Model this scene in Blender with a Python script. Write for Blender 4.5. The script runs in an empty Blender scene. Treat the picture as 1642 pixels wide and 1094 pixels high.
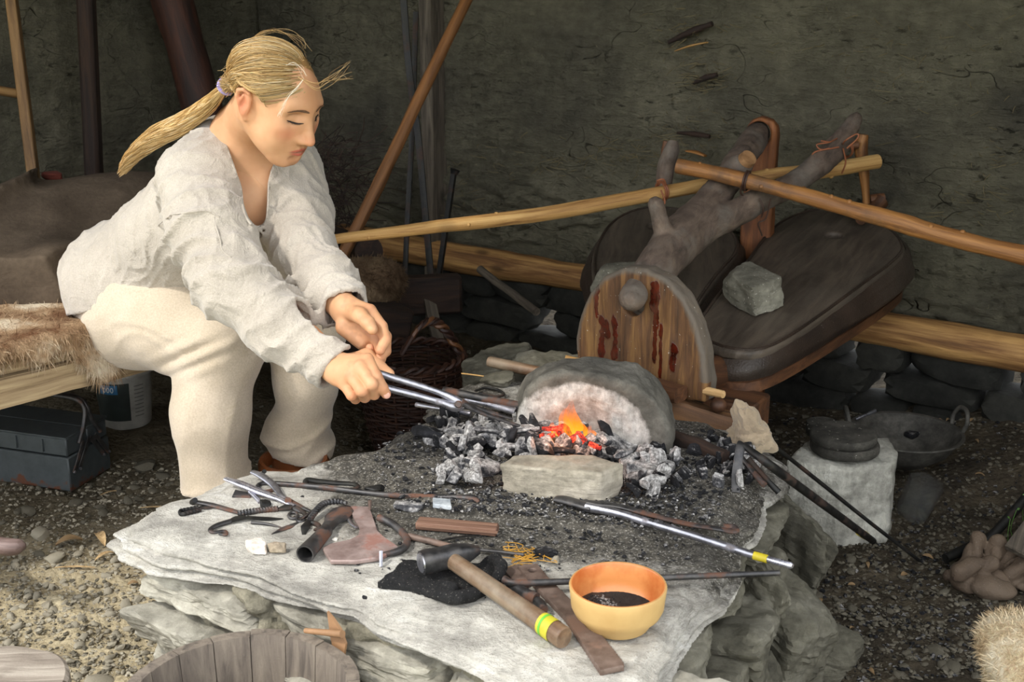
import bpy, math, random
import numpy as np
import openvdb as vdb
from mathutils import Vector, Matrix, Quaternion

sc = bpy.context.scene
col = sc.collection
R = math.radians
rnd = random.Random(7)
nr = np.random.RandomState(7)

# ------------------------------------------------------------------ camera
CAMZ, PITCH, FPX = 1.3, R(17), 2000.0
cam_data = bpy.data.cameras.new('camera')
cam_data.sensor_width = 36.0
cam_data.lens = 36.0 * FPX / 1642.0
cam_data.dof.use_dof = True
cam_data.dof.focus_distance = 2.45
cam_data.dof.aperture_fstop = 11.0
cam = bpy.data.objects.new('camera', cam_data)
cam.location = (0, 0, CAMZ)
cam.rotation_euler = (R(90) - PITCH, 0, 0)
col.objects.link(cam)
sc.camera = cam

# ------------------------------------------------------------------ world, sun, exposure
world = bpy.data.worlds.new('world')
sc.world = world
world.use_nodes = True
wn = world.node_tree
wn.nodes['Background'].inputs[0].default_value = (0.94, 0.965, 1.0, 1)
wn.nodes['Background'].inputs[1].default_value = 3.6
sun_d = bpy.data.lights.new('sun', 'SUN')
sun_d.energy = 2.9
sun_d.angle = R(4)
sun_d.color = (1.0, 0.95, 0.86)
sun = bpy.data.objects.new('sun', sun_d)
SUNV = Vector((-0.62, -0.42, 0.90)).normalized()      # direction towards the sun
sun.rotation_euler = SUNV.to_track_quat('Z', 'Y').to_euler()
col.objects.link(sun)
sc.view_settings.view_transform = 'Standard'
sc.view_settings.look = 'None'
sc.view_settings.gamma = 1
sc.view_settings.use_curve_mapping = False
sc.view_settings.exposure = -0.2

# ------------------------------------------------------------------ points from the photograph's frame
CP, SP = math.cos(PITCH), math.sin(PITCH)
def at(u, v, z=None, t=None, y=None):
    dx, dv = (u - 821.0) / FPX, (547.0 - v) / FPX
    dy, dz = CP + SP * dv, -SP + CP * dv
    if z is not None: t = (z - CAMZ) / dz
    elif y is not None: t = y / dy
    return np.array([dx * t, dy * t, CAMZ + dz * t])
E1 = np.array([0.82, -0.572, 0.0])     # along the back wall, towards the viewer's right
E2 = np.array([0.572, 0.82, 0.0])      # into the back wall
UP = np.array([0, 0, 1.0])
def onwall(u, v, off=0.0):
    """point on the back wall's face (off metres in front of it)"""
    P0 = np.array([-0.22, 4.36, 0.0]) - E2 * off
    dx, dv = (u - 821.0) / FPX, (547.0 - v) / FPX
    d = np.array([dx, CP + SP * dv, -SP + CP * dv]); o = np.array([0, 0, CAMZ])
    t = np.dot(P0 - o, E2) / np.dot(d, E2)
    return o + d * t

# ------------------------------------------------------------------ noise
def _hash(ix, iy, iz, seed):
    n = (ix.astype(np.int64) * 374761393 + iy.astype(np.int64) * 668265263 + iz.astype(np.int64) * 2147483647 + seed * 1274126177) & 0xffffffff
    n = ((n ^ (n >> 13)) * 1274126177) & 0xffffffff
    n = (n ^ (n >> 16)) & 0xffff
    return n.astype(np.float32) / 32767.5 - 1.0
def vnoise(p, scale=1.0, seed=0):
    q = np.asarray(p, dtype=np.float64) * scale + 100.37
    i = np.floor(q).astype(np.int64); f = q - i
    f = f * f * (3 - 2 * f)
    x, y, z = i[..., 0], i[..., 1], i[..., 2]
    fx, fy, fz = f[..., 0], f[..., 1], f[..., 2]
    r = 0
    for a in (0, 1):
        for b in (0, 1):
            for c in (0, 1):
                w = (fx if a else 1 - fx) * (fy if b else 1 - fy) * (fz if c else 1 - fz)
                r = r + w * _hash(x + a, y + b, z + c, seed)
    return r
def fbm(p, scale=1.0, octaves=4, seed=0, gain=0.5):
    r = 0; a = 1.0; s = scale
    for o in range(octaves):
        r = r + a * vnoise(p, s, seed + o * 17); a *= gain; s *= 2.03
    return r
def sstep(a, b, x):
    t = np.clip((x - a) / (b - a), 0, 1); return t * t * (3 - 2 * t)

# ------------------------------------------------------------------ mesh builder
def frame(z, hint=(0, 0, 1)):
    z = np.array(z, float); z /= np.linalg.norm(z)
    h = np.array(hint, float)
    if abs(np.dot(h, z)) > 0.97: h = np.array([1.0, 0, 0]) if abs(z[0]) < 0.9 else np.array([0, 1.0, 0])
    x = np.cross(h, z); x /= np.linalg.norm(x)
    y = np.cross(z, x)
    return np.stack([x, y, z], 1)       # columns
def crom(P, n):
    """catmull-rom through the points, n samples per segment"""
    P = np.array(P, float); Q = np.vstack([2 * P[0] - P[1], P, 2 * P[-1] - P[-2]]); out = []
    for i in range(len(P) - 1):
        a, b, c, d = Q[i], Q[i + 1], Q[i + 2], Q[i + 3]
        for k in range(n):
            t = k / n
            out.append(0.5 * ((2 * b) + (-a + c) * t + (2 * a - 5 * b + 4 * c - d) * t * t + (-a + 3 * b - 3 * c + d) * t ** 3))
    out.append(P[-1]); return np.array(out)
class MB:
    def __init__(s): s.v = []; s.l = []; s.f = []; s.n = 0
    def add(s, V, F, L=None):
        V = np.asarray(V, float)
        s.v.append(V); s.l.append(np.asarray(L if L is not None else V, float))
        s.f += [tuple(i + s.n for i in f) for f in F]; s.n += len(V)
        return s
    def box(s, c, size, rot=None, taper=1.0, jit=0.0, bev=0.0):
        """size along the columns of rot; a small bevel if bev"""
        rot = np.eye(3) if rot is None else rot
        h = np.array(size, float) / 2
        ax = int(np.argmax(h)); perm = [(ax + 1) % 3, (ax + 2) % 3, ax]
        V = []; F = []
        if bev <= 0:
            for z in (-1, 1):
                for y in (-1, 1):
                    for x in (-1, 1): V.append([x, y, z])
            V = np.array(V, float) * h
            F = [(0, 2, 3, 1), (4, 5, 7, 6), (0, 1, 5, 4), (2, 6, 7, 3), (0, 4, 6, 2), (1, 3, 7, 5)]
        else:
            b = min(bev, 0.45 * h.min() * 2)
            idx = {}
            for z in (-1, 1):
                for y in (-1, 1):
                    for x in (-1, 1):
                        sg = np.array([x, y, z], float)
                        for a in range(3):
                            p = sg * (h - b); p[a] = sg[a] * h[a]
                            idx[(x, y, z, a)] = len(V); V.append(p)
            def q(*k): F.append(tuple(idx[i] for i in k))
            for a in range(3):
                o = [(a + 1) % 3, (a + 2) % 3]
                for sg in (-1, 1):
                    ring = []
                    for (i, j) in ((-1, -1), (1, -1), (1, 1), (-1, 1)):
                        k = [0, 0, 0]; k[a] = sg; k[o[0]] = i; k[o[1]] = j; ring.append((*k, a))
                    if sg < 0: ring.reverse()
                    q(*ring)
            for a in range(3):
                b1, b2 = (a + 1) % 3, (a + 2) % 3
                for i in (-1, 1):
                    for j in (-1, 1):
                        def K(w, f_):
                            k = [0, 0, 0]; k[a] = w; k[b1] = i; k[b2] = j; return (*k, f_)
                        r = [K(-1, b1), K(1, b1), K(1, b2), K(-1, b2)]
                        if i * j < 0: r.reverse()
                        r.reverse() if True else None
                        q(*r)
            for x in (-1, 1):
                for y in (-1, 1):
                    for z in (-1, 1):
                        r = [(x, y, z, 0), (x, y, z, 1), (x, y, z, 2)]
                        if x * y * z < 0: r.reverse()
                        q(*r)
            V = np.array(V)
        if taper != 1.0:
            t = (V[:, ax] / (2 * h[ax]) + .5)[:, None]; k = 1 + (taper - 1) * t
            m = np.ones_like(V); m[:, perm[0]] = k[:, 0]; m[:, perm[1]] = k[:, 0]; V = V * m
        if jit: V = V + nr.uniform(-jit, jit, V.shape)
        return s.add(V @ rot.T + np.array(c, float), F, V[:, perm] + nr.uniform(-3, 3, 3))
    def beam(s, a, b, w, h, hint=(0, 0, 1), bev=0.0, taper=1.0, jit=0.0):
        a = np.array(a, float); b = np.array(b, float); M = frame(b - a, hint)
        return s.box((a + b) / 2, (w, h, np.linalg.norm(b - a)), M, taper, jit, bev)
    def tube(s, P, r, seg=12, sm=0, caps=True, flat=1.0, hint=(0, 0, 1), bump=0.0, bs=20, rnds=0, twist=0.0, square=0.0):
        P = np.array(P, float); r = np.array(r if np.ndim(r) else [r] * len(P), float)
        if sm:
            n0 = len(P); P2 = crom(P, sm); r = np.interp(np.linspace(0, n0 - 1, len(P2)), range(n0), r); P = P2
        n = len(P); T = np.gradient(P, axis=0); T /= np.linalg.norm(T, axis=1)[:, None] + 1e-12
        L = np.concatenate([[0], np.cumsum(np.linalg.norm(np.diff(P, axis=0), axis=1))])
        M = frame(T[0], hint); X = M[:, 0]; V = []; LC = []; off = nr.uniform(-3, 3, 3)
        for i in range(n):
            X = X - T[i] * np.dot(X, T[i]); X /= np.linalg.norm(X); Y = np.cross(T[i], X)
            for k in range(seg):
                a = 2 * math.pi * (k + .5) / seg; ca, sa = math.cos(a), math.sin(a)
                if square: e_ = 2 + 6 * square; q = (abs(ca) ** e_ + abs(sa) ** e_) ** (-1 / e_); ca *= q; sa *= q
                tw = twist * L[i]; cx = ca * math.cos(tw) - sa * flat * math.sin(tw); cy = ca * math.sin(tw) + sa * flat * math.cos(tw)
                V.append(P[i] + r[i] * (X * cx + Y * cy)); LC.append([ca * r[i], sa * r[i], L[i]])
        V = np.array(V); LC = np.array(LC) + off
        if bump:
            C = np.repeat(P, seg, 0); d = V - C; V = C + d * (1 + bump * fbm(V, bs, 3, rnds))[:, None]
        F = [(i * seg + k, i * seg + (k + 1) % seg, (i + 1) * seg + (k + 1) % seg, (i + 1) * seg + k) for i in range(n - 1) for k in range(seg)]
        if caps:
            F.append(tuple(range(seg - 1, -1, -1))); F.append(tuple((n - 1) * seg + k for k in range(seg)))
        return s.add(V, F, LC)
    def lathe(s, prof, c=(0, 0, 0), rot=None, seg=32, arc=None, noise=0.0):
        rot = np.eye(3) if rot is None else rot; V = []; m = len(prof)
        for k in range(seg):
            a = 2 * math.pi * k / seg
            for (r, z) in prof: V.append([r * math.cos(a), r * math.sin(a), z])
        V = np.array(V)
        if noise: V = V + noise * fbm(V, 30, 3)[:, None] * np.array([1, 1, .6])
        F = [(k * m + i, ((k + 1) % seg) * m + i, ((k + 1) % seg) * m + i + 1, k * m + i + 1) for k in range(seg) for i in range(m - 1)]
        return s.add(V @ rot.T + np.array(c, float), F, V)
    def prism(s, pts, th, c=(0, 0, 0), rot=None, bev=0.0):
        """outline in the first two axes of rot, thickness along the third (from 0 to th)"""
        rot = np.eye(3) if rot is None else rot; pts = np.array(pts, float); n = len(pts)
        A = 0.5 * np.sum(pts[:, 0] * np.roll(pts[:, 1], -1) - np.roll(pts[:, 0], -1) * pts[:, 1])
        if A < 0: pts = pts[::-1]
        if bev:
            cen = pts.mean(0); ins = cen + (pts - cen) * (1 - bev / (np.linalg.norm(pts - cen, axis=1)[:, None] + 1e-9))
            rings = [(ins, 0), (pts, min(bev, th * .3)), (pts, th - min(bev, th * .3)), (ins, th)]
        else: rings = [(pts, 0), (pts, th)]
        V = np.vstack([np.column_stack([p, np.full(n, z)]) for p, z in rings]); F = [tuple(range(n - 1, -1, -1))]
        for k in range(len(rings) - 1):
            F += [(k * n + i, k * n + (i + 1) % n, (k + 1) * n + (i + 1) % n, (k + 1) * n + i) for i in range(n)]
        F.append(tuple((len(rings) - 1) * n + i for i in range(n)))
        sp = pts.max(0) - pts.min(0); L = V[:, [1, 2, 0]] if sp[0] > sp[1] else V[:, [0, 2, 1]]
        return s.add(V @ rot.T + np.array(c, float), F, L + nr.uniform(-3, 3, 3))
    def points(s): return np.vstack(s.v)

_ico = {}
def ico(sub):
    if sub not in _ico:
        import bmesh
        bm = bmesh.new(); bmesh.ops.create_icosphere(bm, subdivisions=sub, radius=1)
        _ico[sub] = (np.array([v.co[:] for v in bm.verts]), [tuple(v.index for v in f.verts) for f in bm.faces]); bm.free()
    return _ico[sub]
def rockv(size, seed=0, sub=3, planes=10, rough=0.06, boxy=0.0, sharp=14):
    """chipped stone: sphere directions pushed out to the nearest of some random planes"""
    V, F = ico(sub); g = np.random.RandomState(seed)
    N = g.normal(size=(planes, 3)); N /= np.linalg.norm(N, axis=1)[:, None]; D = g.uniform(.72, 1.0, planes)
    if boxy:
        B = np.vstack([np.eye(3), -np.eye(3)]) + g.uniform(-boxy, boxy, (6, 3)); B /= np.linalg.norm(B, axis=1)[:, None]
        N = np.vstack([B, N[:max(0, planes - 6)]]); D = np.concatenate([g.uniform(.85, 1, 6), g.uniform(1.05, 1.3, max(0, planes - 6))])
    else: N = np.vstack([N, np.eye(3), -np.eye(3)]); D = np.concatenate([D, np.full(6, 1.05)])
    q = np.clip((V @ N.T) / D, 0.05, None)
    r = (q ** sharp).sum(1) ** (-1.0 / sharp)
    r = r * (1 + rough * fbm(V * r[:, None], 2.2, 4, seed))
    return V * r[:, None] * np.array(size) , F

def link(o, parent=None):
    col.objects.link(o)
    if parent is not None: o.parent = parent
    return o
def origin_of(p):
    o = np.zeros(3)
    while p is not None: o = o + np.array(p.location); p = p.parent
    return o
def obj(name, mb, mat, parent=None, smooth=True, loc=None, ang=40, colattr=None):
    """links a mesh builder as one object; vertices are in world space, the origin goes to the base of the shape"""
    V = mb.points(); L = np.vstack(mb.l)
    if parent is None and loc is None: loc = (V.min(0) + V.max(0)) / 2; loc[2] = V[:, 2].min()
    po = origin_of(parent)
    if loc is None: loc = po
    loc = np.array(loc, float)
    me = bpy.data.meshes.new(name)
    me.from_pydata((V - loc).tolist(), [], mb.f)
    a = me.attributes.new('lc', 'FLOAT_VECTOR', 'POINT'); a.data.foreach_set('vector', L.astype(np.float32).ravel())
    if colattr is not None:
        a = me.attributes.new('tint', 'FLOAT_COLOR', 'POINT'); a.data.foreach_set('color', colattr.astype(np.float32).ravel())
    me.materials.append(mat)
    if len(mb.f) < 30000:
        import bmesh
        bm = bmesh.new(); bm.from_mesh(me); bmesh.ops.recalc_face_normals(bm, faces=bm.faces); bm.to_mesh(me); bm.free()
    if smooth:
        me.polygons.foreach_set('use_smooth', [True] * len(me.polygons))
        if ang < 180: me.set_sharp_from_angle(angle=R(ang))
    me.update()
    o = bpy.data.objects.new(name, me)
    o.location = loc - po
    return link(o, parent)
def tag(o, label=None, cat=None, group=None, kind=None):
    if label: o['label'] = label
    if cat: o['category'] = cat
    if group: o['group'] = group
    if kind: o['kind'] = kind
    return o
def thing(name, label, cat, loc, group=None):
    o = bpy.data.objects.new(name, None); o.empty_display_size = 0.05
    o.location = loc; link(o)
    return tag(o, label, cat, group)

# ------------------------------------------------------------------ distance-field sculpting
class Field:
    def __init__(s, lo, hi, h):
        s.lo = np.array(lo, float); s.h = h; s.n = np.ceil((np.array(hi) - s.lo) / h).astype(int) + 1
        s.a = np.full(s.n, 9.0, dtype=np.float32)
    def _sub(s, lo, hi):
        a = np.clip(np.floor((np.array(lo) - s.lo) / s.h).astype(int), 0, s.n); b = np.clip(np.ceil((np.array(hi) - s.lo) / s.h).astype(int) + 1, 0, s.n)
        if (b <= a).any(): return None, None
        g = np.stack(np.meshgrid(*[s.lo[i] + s.h * np.arange(a[i], b[i], dtype=np.float64) for i in range(3)], indexing='ij'), -1)
        return tuple(slice(a[i], b[i]) for i in range(3)), g.astype(np.float32)
    def op(s, lo, hi, fn, k=0.0, mode='add'):
        pad = k + 4 * s.h
        sl, g = s._sub(np.array(lo) - pad, np.array(hi) + pad)
        if sl is None: return s
        d = fn(g).astype(np.float32); a = s.a[sl]
        if mode == 'sub': d = -d; a2, d2 = -a, -d; sg = -1
        else: a2, d2 = a, d; sg = 1
        if k > 0:
            h = np.clip(k - np.abs(a2 - d2), 0, None) / k; r = np.minimum(a2, d2) - h * h * k * .25
        else: r = np.minimum(a2, d2)
        s.a[sl] = sg * r
        return s
    def cap(s, a, b, ra, rb=None, k=0.02, mode='add', sq=(1, 1, 1)):
        a = np.array(a, np.float32); b = np.array(b, np.float32); rb = ra if rb is None else rb; m = max(ra, rb)
        def fn(g):
            ab = b - a; t = np.clip(((g - a) @ ab) / (ab @ ab + 1e-12), 0, 1)
            return np.linalg.norm(g - a - t[..., None] * ab, axis=-1) - (ra + (rb - ra) * t)
        return s.op(np.minimum(a, b) - m, np.maximum(a, b) + m, fn, k, mode)
    def chain(s, P, r, k=0.01, mode='add'):
        for i in range(len(P) - 1): s.cap(P[i], P[i + 1], r[i], r[i + 1], k if i == 0 else min(k, .6 * r[i]), mode)
        return s
    def ell(s, c, r, M=None, k=0.02, mode='add'):
        c = np.array(c, np.float32); r = np.array(r, np.float32); m = float(r.max()); M = np.eye(3) if M is None else M
        def fn(g):
            q = (g - c) @ M; k0 = np.linalg.norm(q / r, axis=-1); k1 = np.linalg.norm(q / (r * r), axis=-1)
            return k0 * (k0 - 1) / (k1 + 1e-6)
        return s.op(c - m, c + m, fn, k, mode)
    def disp(s, fn, band):
        idx = np.argwhere(np.abs(s.a) < band)
        P = s.lo + idx * s.h
        s.a[tuple(idx.T)] += fn(P).astype(np.float32)
        return s
    def mesh(s):
        w = 3 * s.h; a = np.clip(s.a, -w, w)
        g = vdb.FloatGrid(w); g.copyFromArray(np.ascontiguousarray(a), tolerance=1e-7)
        V, Q = g.convertToQuads(isovalue=0.0)
        V = V.astype(float) * s.h + s.lo
        F = Q[:, ::-1].astype(int)
        p = V[F]; n = np.cross(p[:, 1] - p[:, 0], p[:, 2] - p[:, 0])
        if (n * (p.mean(1) - V.mean(0))).sum() < 0: F = F[:, ::-1]
        return V, F
def relax(V, F, it=1, lam=.5):
    for _ in range(it):
        S = np.zeros_like(V); C = np.zeros(len(V))
        for a, b in ((0, 1), (1, 2), (2, 3), (3, 0)):
            for x, y in ((a, b), (b, a)):
                np.add.at(S, F[:, x], V[F[:, y]]); np.add.at(C, F[:, x], 1)
        V = V + lam * (S / C[:, None] - V)
    return V
def vnormals(V, F):
    p = V[F]; n = np.cross(p[:, 2] - p[:, 0], p[:, 3] - p[:, 1] if F.shape[1] == 4 else p[:, 2] - p[:, 1])
    N = np.zeros_like(V)
    for k in range(F.shape[1]): np.add.at(N, F[:, k], n)
    return N / (np.linalg.norm(N, axis=1)[:, None] + 1e-12)
def meshobj(name, V, F, mat, parent=None, L=None, tint=None, loc=None, ang=180):
    mb = MB(); mb.v.append(np.asarray(V)); mb.l.append(np.asarray(V if L is None else L)); mb.f = [tuple(int(i) for i in f) for f in F] if not isinstance(F, list) else F; mb.n = len(V)
    return obj(name, mb, mat, parent, True, loc, ang, tint)
def keepfaces(V, F, mask):
    """drops the faces whose vertices are all outside the mask"""
    F = np.asarray(F); F = F[mask[F].all(1)]
    u, inv = np.unique(F, return_inverse=True)
    return V[u], inv.reshape(F.shape), u

# ------------------------------------------------------------------ materials
def hx(s):
    s = s.lstrip('#'); c = [int(s[i:i + 2], 16) / 255 for i in (0, 2, 4)]
    return tuple((x / 12.92 if x <= .04045 else ((x + .055) / 1.055) ** 2.4) for x in c) + (1,)
class NT:
    def __init__(s, name):
        s.m = bpy.data.materials.new(name); s.m.use_nodes = True; s.t = s.m.node_tree; s.b = s.t.nodes['Principled BSDF']
    def n(s, ty, **kw):
        x = s.t.nodes.new(ty)
        for k, v in kw.items(): setattr(x, k, v)
        return x
    def l(s, a, b): s.t.links.new(a, b)
    def coord(s, kind='Object', scale=(1, 1, 1), dist=0.0):
        if kind == 'lc': o = s.n('ShaderNodeAttribute', attribute_name='lc').outputs['Vector']
        else: o = s.n('ShaderNodeTexCoord').outputs[kind]
        mp = s.n('ShaderNodeMapping'); mp.inputs['Scale'].default_value = scale; s.l(o, mp.inputs[0]); o = mp.outputs[0]
        if dist:
            nz = s.n('ShaderNodeTexNoise'); nz.inputs['Scale'].default_value = 3; s.l(o, nz.inputs['Vector'])
            ad = s.n('ShaderNodeVectorMath', operation='MULTIPLY_ADD'); s.l(nz.outputs['Color'], ad.inputs[0]); ad.inputs[1].default_value = (dist,) * 3; s.l(o, ad.inputs[2]); o = ad.outputs[0]
        return o
    def noise(s, co, scale, detail=6, rough=.6, dist=0):
        x = s.n('ShaderNodeTexNoise'); x.inputs['Scale'].default_value = scale; x.inputs['Detail'].default_value = detail
        x.inputs['Roughness'].default_value = rough; x.inputs['Distortion'].default_value = dist; s.l(co, x.inputs['Vector']); return x.outputs['Fac']
    def vor(s, co, scale, feat='F1', out='Distance'):
        x = s.n('ShaderNodeTexVoronoi', feature=feat); x.inputs['Scale'].default_value = scale; s.l(co, x.inputs['Vector']); return x.outputs[out]
    def ramp(s, f, stops, interp='LINEAR'):
        x = s.n('ShaderNodeValToRGB'); cr = x.color_ramp; cr.interpolation = interp
        while len(cr.elements) < len(stops): cr.elements.new(.5)
        for e, (p, c) in zip(cr.elements, stops): e.position = p; e.color = c if not np.isscalar(c) else (c, c, c, 1)
        s.l(f, x.inputs[0]); return x.outputs[0]
    def mix(s, f, a, b, mode='MIX'):
        x = s.n('ShaderNodeMix', data_type='RGBA', blend_type=mode)
        for i, v in ((0, f), (6, a), (7, b)):
            if isinstance(v, (tuple, list)): x.inputs[i].default_value = v
            elif np.isscalar(v): x.inputs[i].default_value = v
            else: s.l(v, x.inputs[i])
        return x.outputs[2]
    def math(s, op, a, b=0.0, clamp=False):
        x = s.n('ShaderNodeMath', operation=op, use_clamp=clamp)
        for i, v in ((0, a), (1, b)):
            if np.isscalar(v): x.inputs[i].default_value = v
            else: s.l(v, x.inputs[i])
        return x.outputs[0]
    def bump(s, h, strength=.5, dist=.01, prev=None):
        x = s.n('ShaderNodeBump'); x.inputs['Strength'].default_value = strength; x.inputs['Distance'].default_value = dist
        s.l(h, x.inputs['Height'])
        if prev is not None: s.l(prev, x.inputs['Normal'])
        return x.outputs[0]
    def out(s, color=None, rough=.8, bump=None, metal=0.0, spec=.5, **kw):
        for k, v in (('Base Color', color), ('Roughness', rough), ('Normal', bump), ('Metallic', metal), ('Specular IOR Level', spec)):
            if v is None: continue
            if isinstance(v, tuple) or np.isscalar(v): s.b.inputs[k].default_value = v
            else: s.l(v, s.b.inputs[k])
        for k, v in kw.items():
            k = k.replace('_', ' ')
            if isinstance(v, tuple) or np.isscalar(v): s.b.inputs[k].default_value = v
            else: s.l(v, s.b.inputs[k])
        return s.m
def G(c, k=1.0): return tuple(x * k for x in c[:3]) + (1,)

def m_wood(name, a, b, d=None, rough=.75, grain=(60, 60, 3.5), bump=.5, soot=None, knots=True, fine=True):
    """streaky timber along the third local axis"""
    t = NT(name); co = t.coord('lc', grain, .25); co1 = t.coord('lc')
    g = t.noise(co, 1.0, 8, .65, .6)
    c = t.ramp(g, [(.28, d if d else G(a, .55)), (.45, a), (.66, b)])
    if knots:
        k = t.vor(t.coord('lc', (9, 9, 4)), 1.0); c = t.mix(t.ramp(k, [(.07, .8), (.16, 0.0)]), c, G(a, .35))
    if soot is not None:
        s_ = t.noise(co1, 7, 5, .7); c = t.mix(t.ramp(s_, [(soot[1], 0.0), (soot[2], 1.0)]), c, soot[0])
    w = t.noise(co1, 220, 3, .6)
    h = t.math('ADD', g, t.math('MULTIPLY', w, .25))
    return t.out(c, rough, t.bump(h, bump, .004))
def m_stone(name, a, b, d, scale=9, bump=.6, rough=.9, layer=None, speck=None, dist=.006):
    t = NT(name); co = t.coord('Object')
    n1 = t.noise(co, scale, 10, .68); n2 = t.noise(co, scale * 6.5, 6, .7)
    c = t.ramp(n1, [(.30, d), (.48, a), (.68, b)])
    c = t.mix(.35, c, t.ramp(n2, [(.3, .25), (.7, .85)]), 'OVERLAY')
    h = t.math('ADD', n1, t.math('MULTIPLY', n2, .5))
    if layer:
        n3 = t.noise(t.coord('Object', layer, .05), 1.0, 6, .6); h = t.math('ADD', h, t.math('MULTIPLY', n3, 1.0))
        c = t.mix(.4, c, t.ramp(n3, [(.35, .3), (.65, .75)]), 'OVERLAY')
    if speck:
        v = t.noise(co, speck[1], 2, .5); c = t.mix(t.ramp(v, [(speck[2], 0.0), (speck[2] + .04, 1.0)]), c, speck[0])
    return t.out(c, rough, t.bump(h, bump, dist), spec=.3)
def m_metal(name, a, b, rust=None, metal=.8, rough=(.35, .6), bump=.25, scale=40, rustat=(.52, .62)):
    t = NT(name); co = t.coord('Object'); n1 = t.noise(co, scale, 6, .65); n2 = t.noise(co, scale * .35, 5, .65)
    c = t.ramp(n1, [(.35, a), (.65, b)]); mt = metal; rg = t.ramp(n1, [(.3, rough[0]), (.7, rough[1])])
    if rust:
        k = t.ramp(n2, [(rustat[0], 0.0), (rustat[1], 1.0)]); c = t.mix(k, c, rust); mt = t.math('MULTIPLY', t.math('SUBTRACT', 1.0, k), metal)
        rg = t.mix(k, rg, (.85, .85, .85, 1))
    return t.out(c, rg, t.bump(n1, bump, .002), metal=mt)
def m_cloth(name, a, b, weave=900, bump=.4, rough=.95, stain=None, fuzz=.3, wrinkle=.35):
    t = NT(name); co = t.coord('Object'); n1 = t.noise(co, 6, 6, .6); n2 = t.noise(co, 1.0 * weave * .35, 2, .6)
    c = t.ramp(n1, [(.3, b), (.65, a)]); c = t.mix(.25, c, t.ramp(n2, [(.3, .3), (.7, .75)]), 'OVERLAY')
    if stain:
        s_ = t.noise(co, 4.5, 7, .7, .5); c = t.mix(t.ramp(s_, [(stain[1], 0.0), (stain[1] + .14, .75)]), c, stain[0])
    slub = t.noise(t.coord('Object', (40, 40, 260)), 1.0, 4, .6); wr = t.noise(co, 26, 4, .55, 1.2)
    h = t.math('ADD', t.math('MULTIPLY', n2, .25), t.math('ADD', t.math('MULTIPLY', slub, .25), t.math('MULTIPLY', wr, wrinkle * 3)))
    return t.out(c, rough, t.bump(h, bump, .004), spec=.15, Sheen_Weight=fuzz, Sheen_Roughness=.6)
def m_plain(name, c, rough=.6, metal=0.0, **kw):
    t = NT(name); n = t.noise(t.coord('Object'), 25, 5, .6); cc = t.ramp(n, [(.3, G(c, .75)), (.7, G(c, 1.15))])
    return t.out(cc, rough, t.bump(n, .15, .003), metal, **kw)

def poly_sdf(pts):
    pts = np.array(pts, float)
    def f(X, Y):
        d = np.full(X.shape, 1e9); ins = np.zeros(X.shape, bool); n = len(pts)
        for i in range(n):
            a, b = pts[i], pts[(i + 1) % n]; ex, ey = b - a; wx, wy = X - a[0], Y - a[1]
            t = np.clip((wx * ex + wy * ey) / (ex * ex + ey * ey), 0, 1)
            d = np.minimum(d, (wx - ex * t) ** 2 + (wy - ey * t) ** 2)
            c = ((a[1] <= Y) & (b[1] > Y)) | ((b[1] <= Y) & (a[1] > Y))
            if abs(ey) > 1e-9: ins ^= c & (X < a[0] + (Y - a[1]) * ex / ey)
        d = np.sqrt(d); return np.where(ins, -d, d)
    return f

def m_leather(name, a, b, rough=.55, dust=.5):
    t = NT(name); co = t.coord('Object'); n1 = t.noise(co, 8, 7, .6); v = t.vor(co, 220); n3 = t.noise(co, 3, 5, .6)
    c = t.ramp(n1, [(.35, b), (.65, a)]); c = t.mix(t.ramp(n3, [(.45, 0.0), (.75, dust)]), c, hx('#5a534a'))
    sp = t.noise(co, 300, 2, .5); c = t.mix(t.ramp(sp, [(.70, 0.0), (.74, .6)]), c, hx('#9a958c'))
    return t.out(c, rough, t.bump(t.math('ADD', n1, t.math('MULTIPLY', v, .25)), .5, .006), spec=.45)

def onpl(u, v, P, n):
    dx, dv = (u - 821.0) / FPX, (547.0 - v) / FPX
    d = np.array([dx, CP + SP * dv, -SP + CP * dv]); o = np.array([0, 0, CAMZ])
    return o + d * (np.dot(np.array(P) - o, n) / np.dot(d, n))

def pxy(P):
    rel = P - np.array([0, 0, CAMZ]); w = rel[..., 1] * CP - rel[..., 2] * SP; return 821 + FPX * rel[..., 0] / w, 547 - FPX * (rel[..., 1] * SP + rel[..., 2] * CP) / w, w
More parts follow.
